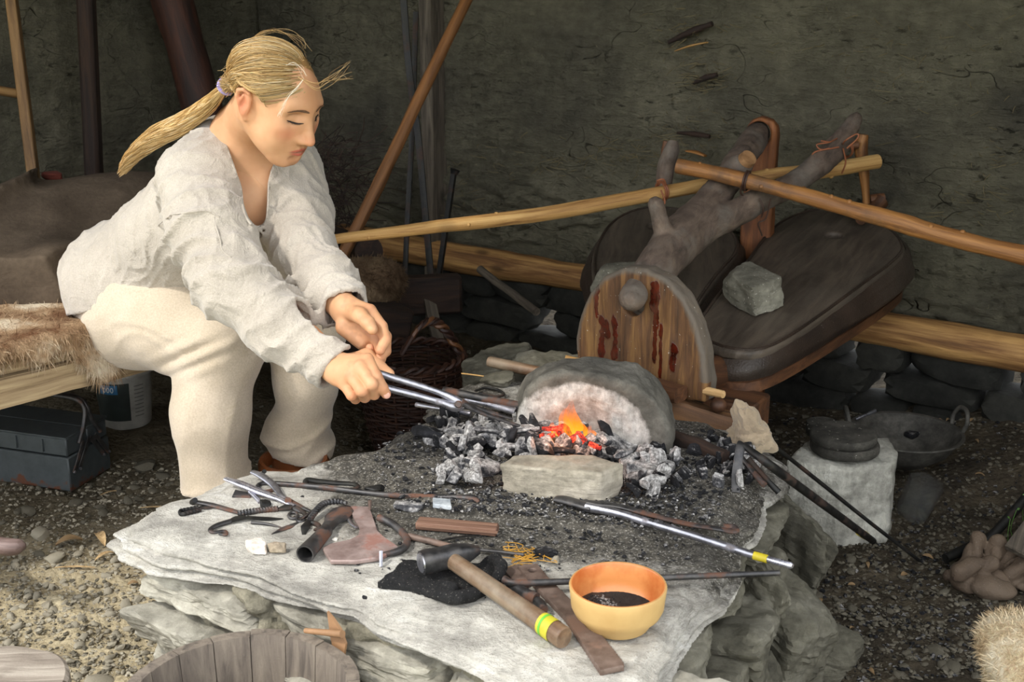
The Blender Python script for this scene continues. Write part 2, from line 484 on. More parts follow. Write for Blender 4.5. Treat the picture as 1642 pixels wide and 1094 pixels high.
# ================================================================== materials of the place
M = {}
M['clay'] = None
def clay():
    t = NT('clay_plaster'); co = t.coord('Object'); cw = t.coord('Object', (1, 1, 1), .12)
    n1 = t.noise(co, 2.6, 8, .6); n2 = t.noise(co, 26, 8, .7); n3 = t.noise(t.coord('Object', (14, 14, 46), .25), 1.0, 6, .65)
    c = t.ramp(n1, [(.32, hx('#524f45')), (.5, hx('#6b6757')), (.68, hx('#807b68'))])
    c = t.mix(.45, c, t.ramp(n2, [(.3, .28), (.7, .72)]), 'OVERLAY')
    c = t.mix(.35, c, t.ramp(n3, [(.35, .3), (.65, .7)]), 'OVERLAY')
    v = t.vor(t.coord('Object', (1, 1, 2.2), 1.1), 2.4, 'DISTANCE_TO_EDGE'); m = t.noise(co, 4.1, 3, .5)
    crack = t.math('MULTIPLY', t.ramp(v, [(.0, 1.0), (.007, 0.0)]), t.ramp(m, [(.52, 0.0), (.62, .8)]))
    c = t.mix(t.math('MULTIPLY', crack, .5), c, hx('#1d1c16'))
    sf = t.noise(t.coord('Object', (40, 40, 40), .6), 1.0, 5, .75); c = t.mix(t.ramp(sf, [(.66, 0.0), (.74, .5)]), c, hx('#b0a37c'))
    dk = t.noise(t.coord('Object', (22, 22, 60), .5), 1.0, 5, .7); gk = t.math('MULTIPLY', t.ramp(dk, [(.60, 0.0), (.68, 1.0)]), t.ramp(t.noise(co, 5, 3, .5), [(.45, 0.0), (.6, 1.0)]))
    c = t.mix(t.math('MULTIPLY', gk, .55), c, hx('#24231b')); c = t.mix(t.ramp(t.noise(co, 1.9, 4, .5), [(.55, 0.0), (.7, .35)]), c, hx('#8f8a74'))
    h = t.math('ADD', t.math('MULTIPLY', n2, 1.0), t.math('MULTIPLY', n3, 1.0)); h = t.math('SUBTRACT', h, t.math('MULTIPLY', crack, 1.2)); h = t.math('SUBTRACT', h, t.math('MULTIPLY', gk, .8))
    return t.out(c, .95, t.bump(h, 1.0, .030), spec=.15)
M['clay'] = clay()
def earth():
    t = NT('trodden_earth'); co = t.coord('Object')
    n0 = t.noise(co, 1.3, 5, .55); n1 = t.noise(co, 9, 8, .7); n2 = t.noise(co, 90, 6, .7); v = t.vor(co, 70)
    light = t.ramp(n1, [(.3, hx('#8d8066')), (.5, hx('#b3a587')), (.7, hx('#cabd9f'))])
    dark = t.ramp(n1, [(.3, hx('#2b2721')), (.5, hx('#453e33')), (.7, hx('#5f5646'))])
    sx = t.n('ShaderNodeSeparateXYZ'); t.l(co, sx.inputs[0])
    k = t.math('ADD', sx.outputs['X'], t.math('MULTIPLY', t.math('SUBTRACT', n0, .5), .9))     # ash and coal litter lie to the right of the forge
    k2 = t.math('ADD', sx.outputs['Y'], t.math('MULTIPLY', t.math('SUBTRACT', n1, .5), .5))
    c = t.mix(t.ramp(t.math('MULTIPLY_ADD' if 0 else 'ADD', k, .75), [(.15, 0.0), (.75, 1.0)]), light, dark)
    c = t.mix(t.ramp(t.math('MULTIPLY', k2, .25), [(.60, 0.0), (.69, .85)]), c, dark)
    c = t.mix(.4, c, t.ramp(n2, [(.3, .2), (.7, .85)]), 'OVERLAY')
    h = t.math('ADD', t.math('MULTIPLY', n2, .7), t.math('ADD', n1, t.math('MULTIPLY', v, -.6)))
    return t.out(c, .95, t.bump(h, .9, .012), spec=.15)
M['earth'] = earth()
M['log'] = m_wood('split_log', hx('#8a6238'), hx('#c69a5e'), hx('#4a2f18'), .7, (45, 45, 3), .8)
M['dark_log'] = m_wood('smoked_log', hx('#241710'), hx('#3a2617'), hx('#120b07'), .8, (40, 40, 4), .9)
M['old_wood'] = m_wood('grey_weathered_wood', hx('#4a4238'), hx('#6e6456'), hx('#241f1a'), .85, (50, 50, 4), .8)
M['ladder_wood'] = m_wood('ladder_wood', hx('#6f5230'), hx('#8f6e42'), hx('#4a341b'), .7, (50, 50, 4), .4)
M['pale_wood'] = m_wood('peeled_pole_wood', hx('#a98049'), hx('#c9a468'), hx('#6d4726'), .65, (70, 70, 3), .6)
M['brown_pole'] = m_wood('handled_pole_wood', hx('#7d5229'), hx('#a5733c'), hx('#4c2f17'), .55, (60, 60, 3), .5, soot=(hx('#4a392b'), .5, .75))
M['handle_wood'] = m_wood('polished_handle_wood', hx('#5f4631'), hx('#7e6248'), hx('#38281b'), .5, (60, 60, 3), .3, soot=(hx('#8f8472'), .48, .8))
M['bench_wood'] = m_wood('scrubbed_bench_wood', hx('#a08a6a'), hx('#c2ad88'), hx('#6b5940'), .8, (60, 60, 2.5), .6)
M['bark'] = m_wood('forked_trunk_bark', hx('#52443a'), hx('#6f5f51'), hx('#30271f'), .85, (26, 26, 9), .9, soot=(hx('#6d665d'), .48, .72))
M['board'] = m_wood('beam_board', hx('#5a3d24'), hx('#7d5936'), hx('#352214'), .7, (55, 55, 3), .7)
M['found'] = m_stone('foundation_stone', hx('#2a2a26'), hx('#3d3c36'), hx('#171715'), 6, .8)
M['schist'] = None
def schist(name, soot=0.0, base=('#8d8982', '#b5b1a8', '#d3cfc6')):
    """layered grey schist; soot and ash settle round the fire"""
    t = NT(name); co = t.coord('Object'); n1 = t.noise(co, 7, 10, .68); n2 = t.noise(co, 60, 8, .72); n4 = t.noise(t.coord('Object', (5, 9, 190), .02), 1.0, 6, .65); n5 = t.noise(t.coord('Object', (9, 26, 30), .3), 1.0, 7, .7)
    c = t.ramp(n1, [(.3, hx(base[0])), (.48, hx(base[1])), (.68, hx(base[2]))])
    c = t.mix(.3, c, t.ramp(n4, [(.35, .25), (.65, .75)]), 'OVERLAY'); c = t.mix(.4, c, t.ramp(n5, [(.32, .28), (.68, .72)]), 'OVERLAY')
    c = t.mix(t.ramp(t.noise(co, 3.3, 5, .6), [(.60, 0.0), (.75, .35)]), c, hx('#b89a6a'))
    ht = t.n('ShaderNodeAttribute', attribute_name='tint').outputs['Fac']
    c = t.mix(.35, c, t.ramp(n2, [(.3, .25), (.7, .8)]), 'OVERLAY')
    m = t.math('ADD', ht, t.math('MULTIPLY', t.math('SUBTRACT', t.noise(co, 16, 9, .75), .5), 1.3))
    sp = t.noise(co, 240, 3, .6)
    dirt = t.mix(t.ramp(sp, [(.56, 0.0), (.66, .55)]), t.ramp(n2, [(.35, hx('#302e2b')), (.55, hx('#59554d')), (.7, hx('#827c70'))]), hx('#c8c4bc'))
    c = t.mix(t.ramp(m, [(.38, 0.0), (.72, 1.0)]), c, dirt)
    gr = t.noise(co, 320, 3, .65); c = t.mix(t.ramp(gr, [(.60, 0.0), (.68, .55)]), c, hx('#57534b')); c = t.mix(t.ramp(t.noise(co, 5.5, 6, .65), [(.52, 0.0), (.72, .4)]), c, hx('#85817a'))
    h = t.math('ADD', t.math('MULTIPLY', n2, .8), t.math('ADD', n1, t.math('ADD', n4, n5))); h = t.math('ADD', h, t.math('MULTIPLY', gr, .25))
    return t.out(c, .93, t.bump(h, .9, .010), spec=.25)
M['schist'] = schist('schist_slab')
M['mortar'] = m_stone('lime_mortar', hx('#7d7868'), hx('#a39c88'), hx('#4c483d'), 16, 1.0, .95, dist=.012)

# ================================================================== setting
# ground inside the hut
xs = np.arange(-2.6, 2.6, .014); ys = np.arange(1.0, 5.2, .014)
X, Y = np.meshgrid(xs, ys, indexing='ij'); P = np.stack([X, Y, 0 * X], -1)
Z = .012 * fbm(P, 3.2, 3, 3) + .010 * fbm(P, 13, 3, 5) + .0045 * fbm(P, 48, 3, 8)
dw = (X + .22) * E2[0] + (Y - 4.36) * E2[1]                     # distance to the wall
Z += .13 * sstep(.9, 1.7, X) * sstep(-1.3, -.3, dw) + .03 * sstep(-.5, 0, dw)
P[..., 2] = Z; nx, ny = len(xs), len(ys)
I = np.arange(nx * ny).reshape(nx, ny)
F = np.stack([I[:-1, :-1], I[1:, :-1], I[1:, 1:], I[:-1, 1:]], -1).reshape(-1, 4)
floor = tag(meshobj('floor', P.reshape(-1, 3), F, M['earth'], loc=(0, 0, 0)), 'trodden earth floor littered with pebbles and coal', kind='structure')
def groundz(x, y):
    i = int(np.clip((x - xs[0]) / .014, 0, nx - 1)); j = int(np.clip((y - ys[0]) / .014, 0, ny - 1)); return Z[i, j]
t = NT('outside_grass'); n1 = t.noise(t.coord('Object'), 5, 8, .7)
M['grass'] = t.out(t.ramp(n1, [(.3, hx('#4f6a2a')), (.5, hx('#8a8f5a')), (.65, hx('#b9a98a'))]), .9, t.bump(n1, .6, .05))
mb = MB(); s_ = 26
mb.add([(-s_, -s_, -.06), (s_, -s_, -.06), (s_, s_, -.06), (-s_, s_, -.06)], [(0, 1, 2, 3)])
tag(obj('ground', mb, M['grass'], loc=(0, 0, -.06)), 'open ground outside the hut', kind='structure')

def wall_grid(p0, d, n, s0, s1, z0, z1, step, dispf):
    S = np.arange(s0, s1, step); ZZ = np.arange(z0, z1, step); A, B = np.meshgrid(S, ZZ, indexing='ij')
    base = np.array(p0)[None, None] + A[..., None] * d + B[..., None] * UP
    V = base + n * dispf(A, B)[..., None]; a, b = A.shape; I = np.arange(a * b).reshape(a, b)
    F = np.stack([I[:-1, :-1], I[1:, :-1], I[1:, 1:], I[:-1, 1:]], -1).reshape(-1, 4); V = V.reshape(-1, 3)
    # back face and rim, so the wall has thickness
    k = len(V); back = np.array([np.array(p0) + s * d + z * UP - n * .16 for s in (S[0], S[-1]) for z in (ZZ[0], ZZ[-1])])
    V = np.vstack([V, back]); FL = [tuple(f) for f in F.tolist()]
    FL += [(k, k + 1, k + 3, k + 2), tuple(I[:, 0].tolist()[::-1]) + (k, k + 2), tuple(I[:, -1].tolist()) + (k + 3, k + 1), tuple(I[0].tolist()) + (k + 1, k), tuple(I[-1].tolist()[::-1]) + (k + 2, k + 3)]
    mb = MB(); mb.v.append(V); mb.l.append(V); mb.f = FL; mb.n = len(V); return mb
def walldisp(A, B):
    P = np.stack([A, B * 1.6, 0 * A], -1)
    d = .014 * fbm(P, 2.0, 3, 11) + .007 * fbm(P * np.array([1, 1.7, 1]), 8, 4, 12)
    w = fbm(P * np.array([1, 2.2, 1]), 11, 4, 14); d += .006 * np.abs(w)
    cr = np.abs(vnoise(P + .1 * np.stack([fbm(P, 9, 3, 20), fbm(P, 9, 3, 21), 0 * A], -1), 3.2, 19)); msk = sstep(.1, .5, vnoise(P, 2.3, 30))
    d -= .012 * (1 - sstep(0, .03, cr)) * msk
    lump = sstep(.10, .6, fbm(P * np.array([1, 2.5, 1]), 14, 3, 33)) * sstep(.80, .5, B); d += .024 * lump
    gouge = sstep(.55, .85, fbm(P * np.array([.6, 2.2, 1]), 26, 3, 37)) * sstep(-.1, .4, vnoise(P, 3.0, 40)); d -= .014 * gouge
    return d
P0 = np.array([-.22, 4.36, 0.0])
tag(obj('wall_back', wall_grid(P0, E1, -E2, -.92, 3.0, .32, 2.4, .011, walldisp), M['clay'], loc=(P0[0], P0[1], .32), ang=180), 'grey green clay daub wall, cracked and lumpy', kind='structure')
CORN = P0 - E1 * .9
tag(obj('wall_left', wall_grid(CORN, -E2, E1, 0, 2.3, 0.0, 2.4, .022, lambda A, B: .7 * walldisp(A + 7, B)), M['clay'], loc=CORN, ang=180), 'dark clay daub wall behind the bench', kind='structure')
RC = P0 + E1 * 2.95  # unseen wall, added to hold light off the right side
tag(obj('wall_right', wall_grid(RC, -E2, -E1, 0, 1.25, 0.0, 2.4, .05, lambda A, B: .7 * walldisp(A + 17, B)), M['clay'], loc=RC, ang=180), 'unseen clay daub wall added to keep the right side dim', kind='structure')
# unseen roof boards: outline cut so the sun reaches only the left side
mb = MB(); zc = 2.28
def roofpoly(pts): mb.prism(pts, .06, (0, 0, zc))
roofpoly([(-1.06, .35), (.5, .35), (.6, 2.0), (3.2, 1.2), (3.2, 2.4), (-1.2, 5.5)])
roofpoly([(-4.6, 2.36), (-1.12, 2.2), (-1.12, 5.5), (-4.6, 5.5)])
tag(obj('ceiling', mb, M['old_wood'], loc=(0, 3, zc), smooth=False), 'unseen dark board roof of the hut, cut to shape the sunlight', kind='structure')

# sill log along the foot of the back wall
def pol(name, pts, r, mat, parent=None, **k):
    mb = MB(); mb.tube(pts, r, **k); return obj(name, mb, mat, parent)
def onlog(s, z): return P0 - E2 * .055 + E1 * s + UP * z
mb = MB(); mb.tube([onlog(-.85, .315), onlog(.1, .30), onlog(.5, .30), onlog(1.1, .305), onlog(1.6, .295), onlog(2.5, .29)], [.05, .052, .046, .046, .052, .055], 18, 8, bump=.10, bs=9)
tag(obj('trim_1', mb, M['log'], ang=70), 'split pine sill log along the clay wall', kind='structure')
# corner post with a flat face, and darker posts on the left
q = onwall(700, 150, .03); q2 = onwall(700, 400, .03)
mb = MB(); mb.beam([q2[0], q2[1], .02], [q2[0] - .005, q2[1], 2.3], .095, .05, hint=E1, bev=.012, jit=.002)
tag(obj('trim_2', mb, M['old_wood']), 'grey squared wall post beside the leaning pole', kind='structure')
a = at(275, -10, y=4.32); b_ = at(322, 170, y=4.30); d = (b_ - a)
mb = MB(); mb.tube([a - d * .5, a, b_, b_ + d * 1.4, b_ + d * 2.2], [.07, .07, .065, .06, .058], 16, 6, bump=.10, bs=9)
tag(obj('trim_3', mb, m_wood('red_brown_post_wood', hx('#2c150b'), hx('#452312'), hx('#160a05'), .7, (30, 30, 4), .8), ang=70), 'dark reddish corner post behind the person', kind='structure')
a = at(138, 0, y=4.05); b_ = at(150, 260, y=4.02)
mb = MB(); mb.beam(a + (a - b_) * .6, b_ + (b_ - a) * 1.2, .06, .05, bev=.01)
tag(obj('trim_4', mb, M['dark_log']), 'thin dark post against the left wall', kind='structure')

# foundation: dark stones under the sill with gaps that show the daylight
frd = np.random.RandomState(21); kst = []
base = thing('foundation', 'dark dry stone foundation under the sill log', 'foundation', tuple(P0 - E2 * .02)); base['kind'] = 'structure'; del base['category']
GAPS = [(650, 490), (895, 500), (1378, 570), (1408, 619), (1636, 605)]
gapS = [np.dot(onwall(u, v) - P0, E1) for u, v in GAPS]; gapZ = [onwall(u, v)[2] for u, v in GAPS]
s = -1.25
row = [(.02, .13), (.15, .12), (.275, .11)]
for (zb, hh) in [(-.02, .10), (.08, .09), (.17, .10)]:
    s = -.9 + frd.uniform(-.1, 0)
    while s < 2.7:
        w = frd.uniform(.16, .34)
        a0, a1 = s, s + w
        for gs, gz in zip(gapS, gapZ):
            if zb - .005 < gz < zb + hh + .005 and a0 < gs + .012 and a1 > gs - .012:
                if gs - a0 > a1 - gs: a1 = gs - .012
                else: a0 = gs + .012
        nxt = a1 if a1 < s + w - 1e-6 else s + w
        if a1 - a0 > .05:
            V, F = rockv(((a1 - a0) / 2 * 1.06, .085, hh / 2 * 1.07), frd.randint(9999), 3, 12, .05, .10)
            Rm = np.stack([E1, E2, UP], 1); cc = P0 + E1 * (a0 + a1) / 2 + E2 * frd.uniform(.0, .03) + UP * (zb + hh / 2)
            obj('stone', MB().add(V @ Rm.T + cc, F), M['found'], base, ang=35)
        s = (nxt + .024 if nxt < s + w - 1e-6 else nxt + .004)
# ================================================================== forge: slabs on a dry-stone base
SZ = .38
S2_ = .394
def slab(name, px, ztop, th, h, seed, mat, parent, rnd_=.01, edge=.016, tintf=None, topn=.004, slope=None):
    pts = np.array([at(u, v, z=ztop)[:2] for u, v in px])
    lo = pts.min(0) - .05; hi = pts.max(0) + .05
    fx = Field((lo[0], lo[1], ztop - th - .03), (hi[0], hi[1], ztop + .02), h)
    xs_ = fx.lo[0] + h * np.arange(fx.n[0]); ys_ = fx.lo[1] + h * np.arange(fx.n[1]); zs_ = fx.lo[2] + h * np.arange(fx.n[2])
    X, Y = np.meshgrid(xs_, ys_, indexing='ij'); D = poly_sdf(pts)(X, Y)
    P2 = np.stack([X, Y, 0 * X], -1); D = D + .014 * fbm(P2, 9, 4, seed) - .004
    T = ztop + topn * fbm(P2, 5, 3, seed + 1) + .0018 * fbm(P2, 30, 3, seed + 2)
    T = T - .016 * sstep(-.055, .0, D + .02 * fbm(P2, 14, 3, seed + 5))            # worn, sloping edge
    st = .004 * np.round(fbm(P2, 6, 4, seed + 3) * 2.2); T = T + st * .35             # foliation steps
    B = T * 0 + ztop - th + .008 * fbm(P2, 7, 3, seed + 4)
    for k, z in enumerate(zs_):
        lay = edge * (fbm(np.stack([X * .6, Y * .6, 0 * X + z * 6], -1), 9, 3, seed + 6)) + .008 * math.sin(z * 420 + seed)
        dd = D + lay; vz = np.maximum(z - T, B - z)
        q1 = np.maximum(dd + rnd_, 0); q2 = np.maximum(vz + rnd_, 0)
        fx.a[:, :, k] = np.sqrt(q1 * q1 + q2 * q2) + np.minimum(np.maximum(dd + rnd_, vz + rnd_), 0) - rnd_
    V, F = fx.mesh()
    tn = np.clip(tintf(V), 0, 1) if tintf else np.zeros(len(V)); C = np.stack([tn, tn, tn, np.ones(len(V))], 1)
    o = meshobj(name, V, F, mat, parent, tint=C); return o
FIRE = at(880, 745, z=SZ)[:2]
def soot(V):
    d = np.hypot((V[:, 0] - FIRE[0]) * .9, (V[:, 1] - FIRE[1]) * 1.0)
    s = 1.12 - sstep(.16, .62, d) * 1.0
    s = s + .55 * sstep(.08, .40, V[:, 0]) * sstep(2.3, 1.8, V[:, 1])       # darker right-hand side: soot and shade put into the tint
    s = s - .35 * sstep(-.25, -.5, V[:, 0]) * sstep(2.25, 2.05, V[:, 1])
    s = s + .06 * (V[:, 2] > SZ - .02) - .5 * (V[:, 2] < SZ - .03)
    p = at(870, 830, z=SZ)[:2]; s = s + .35 * np.exp(-((V[:, 0] - p[0]) ** 2 * 14 + (V[:, 1] - p[1]) ** 2 * 60))
    return s - .12
forge = thing('stone_forge', 'low forge hearth of grey schist slabs on a rubble stone base', 'forge', (0.0, 2.0, 0.0))
main_px = [(196, 830), (235, 806), (310, 785), (362, 763), (420, 750), (468, 749), (560, 722), (592, 714), (640, 686), (690, 664), (760, 640), (1000, 640), (1150, 668),
           (1215, 700), (1225, 745), (1214, 790), (1195, 825), (1180, 850), (1178, 900), (1120, 985), (1072, 1052), (1045, 1100), (1010, 1125), (930, 1118), (860, 1082), (740, 1022), (660, 992), (560, 952), (470, 925), (400, 900), (320, 884), (250, 872), (205, 852)]
slab('top_slab', main_px, SZ, .055, .005, 3, M['schist'], forge, tintf=soot)
up_px = [(466, 740), (505, 727), (560, 720), (592, 711), (642, 684), (700, 662), (780, 640), (1000, 640), (1150, 672), (1205, 705), (1222, 742), (1212, 788), (1190, 800), (1150, 850), (1100, 868), (900, 840), (720, 830), (640, 812), (560, 760), (510, 752), (470, 750)]
slab('top_slab', up_px, SZ + .014, .03, .005, 13, M['schist'], forge, .006, .008, tintf=lambda V: soot(V) + .12)
slab('back_slab', [(690, 640), (745, 602), (800, 597), (850, 603), (870, 640), (800, 668), (720, 668)], SZ + .012, .07, .007, 23, M['schist'], forge, tintf=lambda V: .62 + 0 * V[:, 0])
slab('side_slab', [(1080, 690), (1150, 650), (1262, 742), (1256, 765), (1215, 800), (1130, 790)], SZ - .015, .05, .007, 33, M['schist'], forge, tintf=lambda V: .6 + 0 * V[:, 0])
# rubble of the base: each stone its own
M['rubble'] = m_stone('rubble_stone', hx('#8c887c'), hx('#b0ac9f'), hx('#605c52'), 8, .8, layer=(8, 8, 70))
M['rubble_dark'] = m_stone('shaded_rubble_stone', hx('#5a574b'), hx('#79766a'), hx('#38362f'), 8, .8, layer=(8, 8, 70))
def stone(c, size, seed, mat, parent, ang=(0, 0, 0), name='stone', boxy=.2, sub=5, rough=.05, planes=12):
    V, F = rockv(size, seed, sub, planes, rough, boxy)
    from mathutils import Euler
    Rm = np.array(Euler([R(a) for a in ang]).to_matrix()); nn = V / np.array(size); nn /= np.linalg.norm(nn, axis=1)[:, None]
    W_ = V * np.array([1, 1, 4.0]); V = V + nn * (.007 * np.abs(fbm(W_, 22, 4, seed))[:, None] + .004 * fbm(V, 45, 3, seed + 2)[:, None] - .004)
    return obj(name, MB().add(V @ Rm.T + np.array(c), F), mat, parent, ang=30)
edge2 = [np.array([*at(u, v, z=SZ)[:2], 0]) for u, v in [(240, 870), (400, 915), (560, 965), (720, 1030), (880, 1110), (1000, 1130)]]
fr = np.random.RandomState(4)
core = Field((-.62, 1.45, -.03), (.48, 2.9, .34), .010)
pc = [at(u, v, z=SZ)[:2] for u, v in [(262, 872), (330, 800), (480, 765), (640, 700), (800, 640), (1150, 680), (1200, 760), (1165, 870), (1050, 1060), (1000, 1105), (880, 1085), (620, 985), (450, 925)]]
xs_ = core.lo[0] + .010 * np.arange(core.n[0]); ys_ = core.lo[1] + .010 * np.arange(core.n[1])
Xc, Yc = np.meshgrid(xs_, ys_, indexing='ij'); Dc = poly_sdf(pc)(Xc, Yc)
for k in range(core.n[2]):
    z = core.lo[2] + .010 * k
    core.a[:, :, k] = np.maximum(Dc + .030 + .035 * fbm(np.stack([Xc, Yc, 0 * Xc + z * 1.6], -1), 13, 5, 44), z - .335)
V, F = core.mesh(); meshobj('mortar', V, F, M['mortar'], forge)
def ring(i0, i1, t): return edge2[i0] * (1 - t) + edge2[i1] * t
dirf = (edge2[4] - edge2[0]); dirf /= np.linalg.norm(dirf); nf = np.array([-dirf[1], dirf[0], 0]); angf = math.degrees(math.atan2(dirf[1], dirf[0]))
L_ = np.linalg.norm(edge2[4] - edge2[0]); k = 0
for (zc_, hz, inset, ws) in [(.288, .036, .035, (.22, .30, .26)), (.205, .046, .0, (.34, .2, .3)), (.105, .055, .045, (.2, .3, .22)), (.02, .05, .02, (.3, .25, .2))]:
    s = -.04
    while s < L_ + .1:
        w = ws[k % 3] * fr.uniform(.9, 1.15); k += 1
        c = edge2[0] + dirf * (s + w / 2) + nf * (inset + .10) + UP * (zc_ + fr.uniform(-.006, .006))
        stone(c, (w / 2 * 1.02, .115 + fr.uniform(-.01, .02), hz), 100 + k, M['rubble'], forge, (fr.uniform(-4, 4), fr.uniform(-4, 4), angf + fr.uniform(-7, 7)))
        s += w + .006
# right flank
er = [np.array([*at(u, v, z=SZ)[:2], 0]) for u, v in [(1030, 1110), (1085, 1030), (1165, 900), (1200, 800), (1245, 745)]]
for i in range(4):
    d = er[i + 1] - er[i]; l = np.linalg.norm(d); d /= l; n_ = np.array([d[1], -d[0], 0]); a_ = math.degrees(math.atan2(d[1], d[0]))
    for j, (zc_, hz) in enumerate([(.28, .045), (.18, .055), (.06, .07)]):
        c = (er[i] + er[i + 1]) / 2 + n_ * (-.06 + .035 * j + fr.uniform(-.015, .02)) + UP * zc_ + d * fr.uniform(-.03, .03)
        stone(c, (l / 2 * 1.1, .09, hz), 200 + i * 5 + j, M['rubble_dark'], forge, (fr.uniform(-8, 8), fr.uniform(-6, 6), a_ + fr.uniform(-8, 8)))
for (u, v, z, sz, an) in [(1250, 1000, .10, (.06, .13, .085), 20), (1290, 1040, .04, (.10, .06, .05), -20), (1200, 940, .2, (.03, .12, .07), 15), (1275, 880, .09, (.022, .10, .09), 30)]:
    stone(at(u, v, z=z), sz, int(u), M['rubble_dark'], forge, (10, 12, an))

# ------------------------------------------------------------------ heart of the fire
def heatstone():
    t = NT('ashy_soapstone'); co = t.coord('Object'); n1 = t.noise(co, 14, 9, .7); n2 = t.noise(co, 70, 6, .7)
    n3 = t.noise(t.coord('Object', (60, 60, 22), .35), 1.0, 5, .65)
    c = t.ramp(n1, [(.3, hx('#363430')), (.5, hx('#59564f')), (.7, hx('#79756c'))])
    ash = t.mix(.5, t.ramp(n3, [(.3, hx('#8b8781')), (.65, hx('#b9b5af'))]), t.ramp(n2, [(.35, .3), (.65, .75)]), 'OVERLAY')
    at_ = t.n('ShaderNodeAttribute', attribute_name='tint'); sp = t.n('ShaderNodeSeparateColor'); t.l(at_.outputs['Color'], sp.inputs[0])
    m = t.math('ADD', sp.outputs[0], t.math('MULTIPLY', t.math('SUBTRACT', n1, .5), .9))
    c = t.mix(t.ramp(m, [(.4, 0.0), (.6, 1.0)]), c, ash)
    c = t.mix(t.math('MULTIPLY', sp.outputs[1], .4), c, hx('#9a6a50'))  # warm glow of the flames painted into the stone colour
    h = t.math('ADD', t.math('ADD', n1, t.math('MULTIPLY', n2, .5)), t.math('MULTIPLY', n3, .5))
    return t.out(c, .92, t.bump(h, .9, .006), spec=.25)
M['heat'] = heatstone()
# the hearth stone: a thick dome-shaped slab standing on edge behind the fire
cb = at(950, 722, z=SZ + .01); ex = np.array([.985, -.17, 0]); ey = np.array([.17, .985, 0]); Mh = np.stack([ex, ey, UP], 1)
lo = cb - np.array([.2, .12, .03]); hi = cb + np.array([.22, .18, .22])
fx = Field(lo, hi, .0035)
prof = [(828, 690), (826, 655), (838, 625), (866, 603), (900, 595), (960, 598), (1012, 610), (1046, 632), (1068, 660), (1076, 700), (1070, 735), (1000, 745), (880, 735)]
c0 = at(950, 660, y=cb[1])
pp = []
for u, v in prof:
    dx, dv = (u - 821.0) / FPX, (547.0 - v) / FPX; d = np.array([dx, CP + SP * dv, -SP + CP * dv]); o = np.array([0, 0, CAMZ])
    t_ = np.dot(cb - o, ey) / np.dot(d, ey); p = o + d * t_ - cb; pp.append((np.dot(p, ex), p[2]))
pf = poly_sdf(pp)
def fn(g):
    q = (g - cb) @ Mh; d = pf(q[..., 0], q[..., 2]) + .014
    bulge = .0 + .05 * np.clip(1 - (q[..., 0] / .2) ** 2, 0, 1)
    w = np.abs(q[..., 1] - .045) - .036
    a_, b_ = np.maximum(d, 0), np.maximum(w, 0)
    return np.sqrt(a_ * a_ + b_ * b_) + np.minimum(np.maximum(d, w), 0) - .014
fx.op(lo, hi, fn, 0)
hol = cb - ey * .055 + UP * .03 + ex * -.015
fx.ell(hol, (.095, .075, .085), Mh, .02, 'sub')
fx.disp(lambda P: .005 * fbm(P, 18, 4, 9) + .0015 * fbm(P, 90, 2, 3) + .009 * fbm(P, 7, 2, 4), .02)
V, F = fx.mesh(); q = (V - cb) @ Mh; n_ = vnormals(V, F) @ Mh
face = sstep(.2, -.45, n_[:, 1]) * sstep(.165, .10, np.hypot(q[:, 0] + .025, (q[:, 2] - .03) * 1.25))
fire_glow = np.exp(-((q[:, 0] + .035) ** 2 + (q[:, 2] - .05) ** 2) / .0016) * (n_[:, 1] < .3)  # mask of the painted firelight on the stone
tag(meshobj('hearth_stone', V, F, M['heat'], tint=np.stack([face, fire_glow, 0 * face, 1 + 0 * face], 1)), 'rounded hearth stone standing on edge behind the flames, whitened by ash', 'stone')
# front curb block
def pxbox(name, quad, ztop, zbot, mat, label, cat, seed=1, h=.004, ch=.006, group=None):
    """chipped squared stone: footprint given by four picture points on its top"""
    pts = np.array([at(u, v, z=ztop)[:2] for u, v in quad]); lo = pts.min(0) - .03; hi = pts.max(0) + .03
    fx = Field((lo[0], lo[1], zbot - .02), (hi[0], hi[1], ztop + .02), h); pf = poly_sdf(pts)
    def fn(g):
        d = pf(g[..., 0], g[..., 1]) + ch; w = np.maximum(g[..., 2] - ztop, zbot - g[..., 2]) + ch
        a_, b_ = np.maximum(d, 0), np.maximum(w, 0)
        return np.sqrt(a_ * a_ + b_ * b_) + np.minimum(np.maximum(d, w), 0) - ch
    fx.op(fx.lo, fx.lo + fx.h * fx.n, fn)
    gs = np.random.RandomState(seed)
    fx.disp(lambda P: .004 * fbm(P, 16, 4, seed) + .006 * np.abs(fbm(P * np.array([1, 1, 2.5]), 9, 3, seed + 1)), .03)
    V, F = fx.mesh(); return tag(meshobj(name, V, F, mat, ang=180), label, cat, group)
M['curb'] = m_stone('warm_grey_block_stone', hx('#8f8879'), hx('#aea698'), hx('#5f5a50'), 10, .7, layer=(12, 12, 60))
pxbox('curb_stone', [(797, 741), (838, 748), (965, 759), (998, 744), (950, 728), (822, 729)], S2_ + .056, SZ + .004, M['curb'], 'squared pale stone block lying in front of the fire', 'stone', 5, .004, .005)
